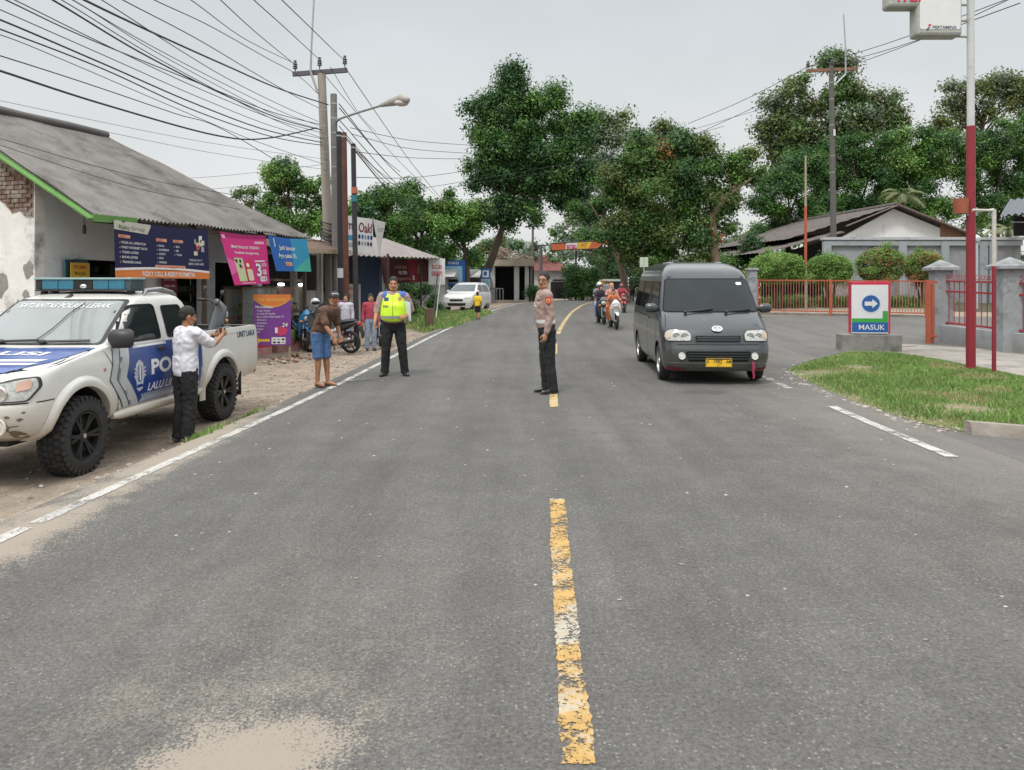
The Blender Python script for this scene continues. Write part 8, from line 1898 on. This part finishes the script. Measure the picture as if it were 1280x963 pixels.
# =====================================================================  TREES AND BUSHES
BARK = M('bark', (.085, .062, .045), .95, var=.3, scale=5, bump=.8, stretch=(1, 1, .25)); BARKP = M('bark_pale', (.20, .145, .105), .9, var=.3, scale=4, bump=.6, stretch=(1, 1, .25))
def leafmat(n, c, isl=.26): return M(n, c, .5, var=.28, scale=.8, island=isl, trans=.28, spec=.35)
LF = {'deep': leafmat('leaf_deep', (0.045, 0.120, 0.038)), 'mid': leafmat('leaf_mid', (0.087, 0.186, 0.041)), 'fresh': leafmat('leaf_fresh', (0.149, 0.300, 0.058)), 'olive': leafmat('leaf_olive', (0.127, 0.165, 0.050)), 'haze': leafmat('leaf_haze', (0.177, 0.236, 0.165)), 'rust': leafmat('leaf_rust', (0.352, 0.155, 0.061)), 'pale': leafmat('leaf_pale', (0.217, 0.341, 0.093)), 'dull': leafmat('leaf_dull', (0.155, 0.182, 0.083)), 'dark': leafmat('leaf_dark', (0.029, 0.066, 0.025))}  # haze entry: distance haze mixed into a paler leaf colour
def leaves(name, clumps, n, size, mats, weights, parent, droop=.2, spread=.52):
    """clumps: (N,4) centre+radius in parent space; n leaves in all as small folded blades spread through the clumps"""
    k_ = 2.6 if size < .3 else 1.75; n = int(n*k_); size *= .58 if size < .3 else .70
    C = np.array(clumps, float); w = C[:, 3]**2; w /= w.sum(); idx = RNG.choice(len(C), n, p=w)
    d = RNG.normal(size=(n, 3)); d /= np.linalg.norm(d, axis=1)[:, None]; rad = np.minimum(np.abs(RNG.normal(size=n)), 1.9)*spread
    pos = C[idx, :3] + d*(C[idx, 3]*rad)[:, None]*np.array([1, 1, .8])
    nrm = d*.7 + RNG.normal(size=(n, 3))*.55 + np.array([0, 0, .55]); nrm /= np.linalg.norm(nrm, axis=1)[:, None]
    a = np.cross(nrm, RNG.normal(size=(n, 3))); a /= np.linalg.norm(a, axis=1)[:, None]; a[:, 2] -= droop; b = np.cross(nrm, a)
    s = size*(.55+.9*RNG.random(n)); L_ = a*s[:, None]; W_ = b*(s*.30)[:, None]
    v = np.empty((n, 4, 3)); v[:, 0] = pos-L_*.5; v[:, 1] = pos+W_+nrm*(s*.06)[:, None]; v[:, 2] = pos+L_*.5; v[:, 3] = pos-W_+nrm*(s*.06)[:, None]
    me = bpy.data.meshes.new(name); me.vertices.add(n*4); me.vertices.foreach_set('co', v.ravel()); me.loops.add(n*4); me.loops.foreach_set('vertex_index', np.arange(n*4, dtype=np.int32)); me.polygons.add(n); me.polygons.foreach_set('loop_start', np.arange(0, n*4, 4, dtype=np.int32))
    for m in mats: me.materials.append(LF[m])
    cm = RNG.choice(len(mats), len(C), p=np.array(weights)/sum(weights)); mi = cm[idx]; flip = RNG.random(n) < .25; mi[flip] = RNG.choice(len(mats), flip.sum(), p=np.array(weights)/sum(weights)); me.polygons.foreach_set('material_index', mi.astype(np.int32)); me.update(); me.validate()
    o = bpy.data.objects.new(name, me); COL.objects.link(o); o.parent = parent; return o
def clump_fill(blobs, nper, rmin, rmax, shell=.5, flat_bottom=None):
    """blobs: (centre, (rx,ry,rz)); clump centres mostly near each blob's surface"""
    out = []
    for c, r in blobs:
        k = max(4, int(nper*1.7*(r[0]*r[2])**.9))
        for i in range(k):
            d = RNG.normal(size=3); d /= np.linalg.norm(d); f = shell+(1-shell)*RNG.random(); 
            if d[2] < -.55 and RNG.random() < .4: d[2] = -d[2]
            p = (c[0]+d[0]*r[0]*f, c[1]+d[1]*r[1]*f, c[2]+d[2]*r[2]*f); out.append((*p, rmin+(rmax-rmin)*RNG.random()))
    return out
def tree(label, trunk_px, D, crown, n, size, mats, weights, bark=BARK, r0=.3, group=None, nper=2.4, cr=(.45, .95), name='tree', limbs=8, cat='tree', depth=.8, shell=.35):
    """trunk_px: photo points of the trunk from the ground up; crown: ellipses (px,py,rx,ry[,dD]) as they appear at distance D"""
    pts = [at(x, y, D) for x, y in trunk_px]; b = pts[0].copy(); b.z = gz(b.x, b.y); k = D/960
    r = empty(name, b, 0, label, cat, group); mb = MB(); P = [V((0, 0, -.1))]+[p-b for p in pts[1:]]
    m = len(P); rs = [r0*(1-.62*i/(m-1)) for i in range(m)]; mb.tube(P, rs, 10, bark)
    blobs = []
    for e in crown:
        c = at(e[0], e[1], D+(e[4] if len(e) > 4 else 0))-b; blobs.append(((c.x, c.y, c.z), (e[2]*k, (e[2]+e[3])/2*k*depth, e[3]*k)))
    for i in range(limbs):
        c, rr = blobs[i % len(blobs)]; s = P[-1].lerp(P[-2], random.random()*.8); t = V(c)+V((random.uniform(-.7, .7)*rr[0], random.uniform(-.7, .7)*rr[1], random.uniform(-.3, .6)*rr[2])); md = s.lerp(t, .5)+V((random.uniform(-.3, .3), random.uniform(-.3, .3), random.uniform(0, .4)))
        mb.tube([s, md, t], [rs[-1]*.75, rs[-1]*.45, .03], 7, bark)
    mb.build('trunk', r, 60); leaves('crown', clump_fill(blobs, nper, cr[0]*(1.55 if D > 45 else 1.3), cr[1]*(1.55 if D > 45 else 1.35), shell), n, size, mats, weights, r); return r
# tall tree on the left of the road
tree('tallest dark green tree standing left of the road above the pillared building', [(603, 382), (606, 345), (617, 318), (628, 285), (640, 240)], 42,
     [(640, 190, 46, 54), (610, 215, 30, 30), (655, 140, 30, 30), (625, 140, 34, 30), (640, 108, 24, 24), (600, 135, 24, 18), (675, 150, 34, 26), (690, 195, 36, 40), (715, 175, 22, 26), (722, 215, 24, 28), (605, 180, 20, 30), (620, 235, 30, 32), (650, 268, 36, 26), (620, 280, 20, 16), (700, 245, 34, 24), (675, 225, 40, 34), (728, 150, 10, 18), (695, 122, 8, 12), (640, 92, 16, 10)], 58000, .24, ['deep', 'mid', 'dark', 'fresh'], [5, 3, 1.2, .9], BARK, .30, cr=(.5, .9), nper=4.2, limbs=16)
G_R = 'trees beyond the forecourt'; G_L = 'trees behind the shops'
tree('round leafed dull green tree leaning over the road just behind the van', [(892, 372), (893, 330), (888, 300), (870, 270)], 37,
     [(815, 240, 60, 62), (850, 215, 56, 46), (790, 275, 42, 44), (885, 235, 40, 50), (840, 290, 62, 40), (770, 235, 28, 34), (900, 290, 30, 36), (820, 318, 44, 26), (872, 318, 36, 26), (865, 180, 34, 22), (805, 195, 34, 26), (765, 290, 22, 28), (915, 265, 14, 30)], 66000, .21, ['mid', 'olive', 'deep', 'rust', 'fresh'], [4, 4, 3, .10, .8], BARK, .26, cr=(.35, .7), nper=3.4, limbs=14)
tree('crooked brown tree with a bare forked trunk beside the orange railing', [(895, 380), (893, 320), (890, 270), (905, 250), (925, 232)], 36.5, [(925, 205, 20, 14), (943, 222, 18, 13), (915, 218, 12, 10), (935, 195, 10, 8)], 4200, .2, ['mid', 'olive', 'fresh'], [3, 3, 1], BARKP, .26, cr=(.25, .5), limbs=5)
tree('leaning pale trunked tree on the road edge beyond the van', [(784, 378), (779, 345), (768, 312), (752, 285)], 40, [(745, 262, 30, 26), (775, 255, 28, 24), (775, 282, 22, 16)], 11000, .2, ['mid', 'deep', 'olive'], [3, 3, 2], BARKP, .22, cr=(.35, .6), limbs=6)
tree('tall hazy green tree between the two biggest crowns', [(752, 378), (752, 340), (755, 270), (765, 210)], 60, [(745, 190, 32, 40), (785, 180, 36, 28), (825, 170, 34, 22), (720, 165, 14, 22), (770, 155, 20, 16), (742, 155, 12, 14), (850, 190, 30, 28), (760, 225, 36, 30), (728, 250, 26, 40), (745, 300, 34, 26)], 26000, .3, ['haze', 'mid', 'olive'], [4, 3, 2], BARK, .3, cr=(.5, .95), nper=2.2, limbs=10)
tree('grey green tree hanging over the orange road banner', [(757, 378), (757, 340), (753, 312)], 54, [(735, 300, 20, 20), (760, 310, 30, 24), (785, 320, 22, 26), (770, 336, 14, 8)], 11000, .24, ['haze', 'deep', 'mid'], [3, 3, 2], BARK, .28, cr=(.4, .7), limbs=6)
tree('low dark bush mass at the end of the road below the banner', [(728, 380), (728, 366)], 49, [(728, 352, 26, 22), (712, 362, 16, 14), (745, 350, 16, 26), (740, 368, 18, 12), (718, 340, 12, 10)], 15000, .17, ['deep', 'mid', 'dark'], [4, 3, 2], BARK, .12, None, 5, (.3, .55), 'bush', 3, 'bush')
tree('small green bush beside the last white column', [(668, 380), (668, 370)], 46, [(668, 366, 7, 10), (672, 372, 6, 8)], 2200, .14, ['deep', 'mid'], [2, 2], BARK, .06, None, 6, (.2, .35), 'bush', 2, 'bush')
# left belt
tree('bright green tree rising behind the end of the grey roof', [(372, 400), (372, 330), (370, 270)], 34, [(365, 235, 34, 30), (345, 230, 22, 20), (390, 240, 24, 28), (360, 265, 44, 26), (335, 262, 16, 22), (400, 270, 22, 24)], 19000, .2, ['fresh', 'mid', 'pale', 'deep'], [4, 3, 1.5, 2], BARK, .22, G_L, 3.2, (.3, .6))
tree('thin leafed grey green tree just showing over the roof slope', [(325, 400), (322, 320), (315, 260)], 38, [(312, 248, 12, 12), (325, 258, 10, 12), (300, 245, 6, 6), (318, 240, 6, 5)], 1500, .18, ['dull', 'mid'], [3, 2], BARK, .12, G_L, 3, (.2, .4), limbs=6)
tree('dark leafy tree directly behind the white shop banner', [(478, 400), (478, 330), (476, 285)], 37, [(475, 262, 38, 34), (450, 250, 24, 22), (500, 270, 32, 36), (490, 300, 40, 26), (455, 285, 24, 22)], 22000, .2, ['mid', 'deep', 'fresh'], [4, 4, 1.5], BARK, .22, G_L, 3.2, (.3, .6))
tree('broad mid green tree over the red sign', [(530, 400), (530, 340), (528, 295)], 39, [(525, 270, 34, 34), (545, 290, 34, 34), (515, 300, 30, 26), (505, 250, 18, 16), (550, 255, 24, 18)], 19000, .2, ['mid', 'fresh', 'deep', 'pale'], [4, 3, 3, 1], BARK, .22, G_L, 3.2, (.3, .6))
tree('fresh green tree with a flat top next to the tallest tree', [(585, 390), (584, 340), (580, 300)], 40.5, [(575, 275, 34, 20), (590, 295, 28, 32), (560, 300, 28, 26), (600, 270, 14, 14), (570, 320, 30, 16)], 19000, .2, ['fresh', 'mid', 'pale', 'deep'], [4, 3, 2, 2], BARK, .2, G_L, 3.2, (.3, .6))
tree('dark shrub growing below the red advertising sheet', [(512, 405), (512, 392)], 33, [(508, 375, 18, 24), (525, 368, 14, 16), (500, 362, 12, 12), (515, 392, 16, 10)], 9000, .13, ['deep', 'mid', 'dark'], [4, 2, 3], BARK, .07, None, 6, (.2, .4), 'shrub', 3, 'shrub')
tree('pale leafed shrub beside the timber block', [(520, 408), (520, 400)], 29.5, [(516, 388, 10, 12), (524, 396, 8, 8)], 2500, .11, ['pale', 'mid', 'dull'], [3, 2, 2], BARK, .04, None, 7, (.15, .3), 'shrub', 3, 'shrub')
tree('feathery green shrub beside the two thin sign poles', [(548, 404), (547, 396)], 31, [(546, 388, 11, 12), (552, 396, 8, 8), (542, 378, 6, 8)], 3200, .12, ['mid', 'deep', 'fresh'], [3, 2, 1], BARK, .05, None, 7, (.15, .3), 'shrub', 3, 'shrub')
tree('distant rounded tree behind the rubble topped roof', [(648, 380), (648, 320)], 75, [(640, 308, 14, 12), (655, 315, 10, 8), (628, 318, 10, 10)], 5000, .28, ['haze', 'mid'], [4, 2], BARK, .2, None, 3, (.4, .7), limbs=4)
tree('dark scrubby tree on the rubble behind the pillared roof', [(623, 380), (623, 320)], 50, [(622, 305, 11, 14), (612, 310, 8, 10)], 3500, .2, ['dull', 'deep', 'olive'], [3, 2, 2], BARK, .16, None, 4, (.3, .5), limbs=5)
# right belt
tree('tallest layered tree right of the far utility pole', [(1010, 380), (1012, 300), (1022, 220), (1035, 150)], 62, [(1040, 85, 26, 22), (1000, 105, 24, 18), (975, 135, 28, 22), (965, 165, 22, 26), (1060, 120, 34, 26), (1100, 135, 34, 26), (1025, 145, 44, 34), (1075, 165, 44, 30), (985, 190, 30, 26), (1120, 160, 24, 22), (1050, 190, 50, 30), (1000, 170, 34, 26)], 48000, .32, ['olive', 'haze', 'mid', 'dull'], [4, 3, 3, 1.5], BARK, .4, G_R, 2.3, (.5, 1.0), limbs=16)
tree('deep green tree behind the left end of the tiled roof', [(985, 380), (985, 320), (988, 260)], 56, [(975, 240, 30, 34), (1000, 220, 36, 36), (960, 275, 26, 30), (1005, 265, 36, 30), (945, 300, 18, 22), (930, 310, 20, 16)], 26000, .25, ['deep', 'mid', 'dark', 'fresh'], [4, 4, 2, 1], BARK, .3, G_R, 2.8, (.4, .8))
tree('broad green tree behind the house gable', [(1075, 380), (1076, 300), (1075, 240)], 58, [(1060, 205, 40, 38), (1095, 230, 36, 36), (1040, 245, 34, 32), (1080, 270, 44, 30), (1110, 190, 34, 30)], 36000, .25, ['mid', 'deep', 'fresh', 'dark'], [4, 4, 2, 1], BARK, .3, G_R, 2.8, (.4, .8))
tree('bright leafed tree left of the red and white mast', [(1145, 380), (1146, 300), (1150, 240)], 55, [(1140, 185, 38, 36), (1160, 215, 42, 40), (1125, 225, 30, 34), (1170, 265, 40, 30), (1130, 265, 30, 24), (1185, 190, 34, 34)], 40000, .25, ['fresh', 'mid', 'deep', 'pale'], [3, 4, 3, 1], BARK, .3, G_R, 2.8, (.4, .8))
tree('big dark tree filling the edge behind the red mast', [(1245, 380), (1246, 300), (1245, 240)], 55, [(1235, 185, 40, 40), (1265, 210, 44, 44), (1215, 215, 34, 36), (1245, 260, 50, 36), (1290, 180, 34, 36), (1300, 250, 40, 40)], 36000, .25, ['mid', 'deep', 'fresh', 'dark'], [4, 4, 2, 1.5], BARK, .3, G_R, 2.8, (.4, .8))
tree('sparse brownish tree crown highest behind the mast', [(1215, 380), (1218, 280), (1225, 190), (1230, 140)], 68, [(1195, 125, 26, 20), (1230, 115, 32, 22), (1265, 110, 34, 24), (1180, 155, 24, 20), (1245, 145, 50, 20), (1290, 130, 30, 30)], 15000, .34, ['dull', 'olive', 'haze'], [4, 4, 2], BARK, .35, G_R, 2.2, (.5, 1.0), limbs=16)
tree('dark undergrowth tree between the van and the house roof', [(930, 385), (930, 350), (928, 320)], 47, [(925, 335, 26, 24), (945, 320, 26, 22), (905, 340, 20, 24), (880, 350, 26, 20), (955, 345, 20, 18)], 17000, .2, ['deep', 'mid', 'dark', 'fresh'], [4, 3, 3, 1], BARK, .15, G_R, 3.2, (.35, .65))
tree('shadowy shrub mass under the round tree behind the van', [(845, 385), (845, 360)], 44, [(830, 355, 26, 20), (860, 350, 26, 24), (805, 358, 18, 18), (880, 358, 20, 18)], 13000, .2, ['dark', 'deep', 'mid'], [4, 3, 1], BARK, .1, None, 4, (.35, .6), 'shrub', 3, 'shrub')
# young palm over the gable and banana-like plant at the edge
def palm(px, py, base_py, D, label, nf, L_):
    b = at(px, base_py, D); b.z = .85; t = at(px, py, D)-b; r = empty('palm', b, 0, label, 'palm'); mb = MB(); mb.tube([(0, 0, 0), t*.5, t], [.16, .13, .11], 10, BARK); mb.build('trunk', r, 60)
    mb = MB(); fm = LF['dull']
    for i in range(nf):
        a = 2*math.pi*i/nf+random.uniform(-.2, .2); e = random.uniform(.2, 1.2); d = V((math.cos(a), math.sin(a), 0)); pts = [t+d*L_*s*math.cos(e*.6)+V((0, 0, L_*(math.sin(e)*s-1.1*s*s*.7))) for s in [j/10 for j in range(11)]]
        mb.tube(pts, [.02]*11, 4, fm)
        for j in range(1, 30):
            s = j/30; p = pts[min(9, int(s*10))].lerp(pts[min(10, int(s*10)+1)], s*10 % 1); tg = (pts[min(10, int(s*10)+1)]-pts[int(s*10)]).normalized(); sd_ = tg.cross(V((0, 0, 1))).normalized()
            for k in (-1, 1): q = p+(sd_*k*.8+tg*.5+V((0, 0, -.35)))*L_*.30*(1-abs(s-.45)); w = tg*.035; mb.add([p-w, p+w, q], [(0, 1, 2)], fm)
    mb.build('crown', r)
palm(1128, 245, 372, 50, 'small feathery palm sprouting behind the white gable', 12, 1.7); palm(1262, 288, 372, 42, 'low feathery palm behind the boundary wall at the picture edge', 10, 1.5)
# clipped round bushes behind the orange railing
def topiary(px, top, bot, w, D, label, mats, wts):
    k = D/960; c = at(px, (top+bot)/2, D); b = V((c.x, c.y, gz(c.x, c.y))); r = empty('round_bush', b, 0, label, 'bush', None); rx, rz = w/2*k, (bot-top)/2*k*1.12; mb = MB(); cz = c.z-b.z
    for j in range(5): a = j*1.3; mb.tube([(.08*math.cos(a), .08*math.sin(a), -.05), (.3*math.cos(a), .3*math.sin(a), cz*.6), (.6*math.cos(a), .6*math.sin(a), cz)], [.05, .04, .02], 6, BARK)
    mb.build('trunk', r, 60); out = []
    for i in range(900):
        d = RNG.normal(size=3); d /= np.linalg.norm(d); e = .55; q = np.sign(d)*np.abs(d)**.85; q /= max(1e-6, (np.abs(q)**2.5).sum()**(1/2.5)); out.append((q[0]*rx*.93, q[1]*rx*.93, cz+q[2]*rz*.93, .085))
    for i in range(50): d = RNG.normal(size=3)*.45; out.append((d[0]*rx, d[1]*rx, cz+d[2]*rz, .3))
    leaves('crown', out, 19000, .10, mats, wts, r, 0, .7)
topiary(972, 318, 354, 66, 32.5, 'widest clipped bush, plain bright green, at the left end of the railing', ['pale', 'fresh', 'pale'], [4, 3, 2]); topiary(1036, 321, 354, 52, 33, 'clipped round green bush between the orange pole and the grey wall', ['fresh', 'mid', 'pale'], [4, 1, 3]); topiary(1101, 313, 352, 52, 33, 'clipped round bush with a reddish brown top', ['fresh', 'dull', 'rust', 'pale'], [3, 2, 1.4, 2]); topiary(1155, 317, 352, 42, 33.5, 'clipped bush with an orange tinted top half hidden by the pillar', ['fresh', 'rust', 'dull', 'pale'], [3, 2, 2, 2])
hp = [at(x_, 0, D_) for x_, D_ in ((936, 33), (1165, 33), (1200, 37), (950, 37))]
grass_stuff('undergrowth', [V((p.x, p.y, 0)) for p in hp], 9000, .15, .55, gz, [GR_A, LF['dull'], LF['deep']], None, .02)
mb = MB(); q = [V((at(930, 0, 31).x, 30.6, 0)), V((at(1250, 0, 31).x, 30.6, 0)), V((at(1280, 0, 39).x, 39, 0)), V((at(920, 0, 39).x, 39, 0))]; mb.grid(lambda u, v: (lambda p: V((p.x, p.y, gz(p.x, p.y)+.01)))(q[0].lerp(q[1], u).lerp(q[3].lerp(q[2], u), v)), 30, 20, M('garden_soil', (.06, .05, .035), .95, var=.3, scale=2, dirt=((.05, .08, .025), .6, 1.5), bump=.5)); tag(mb.build('garden_ground', smooth=180), kind='structure')
# leafy backdrop: far wood that reads as one mass beyond the individual trees
fw = []
for px, top in [(x_, 300+18*math.sin(x_*.05)+random.uniform(-12, 12)) for x_ in range(690, 1420, 9)]+[(x_, 318+random.uniform(-12, 12)) for x_ in range(300, 690, 11)]:
    D_ = 82 if px > 690 else 70
    for j in range(5): c = at(px+random.uniform(-5, 5), top+(372-top)*j/4.5, D_+random.uniform(-3, 3)); fw.append((c.x, c.y, c.z, random.uniform(.8, 1.5)))
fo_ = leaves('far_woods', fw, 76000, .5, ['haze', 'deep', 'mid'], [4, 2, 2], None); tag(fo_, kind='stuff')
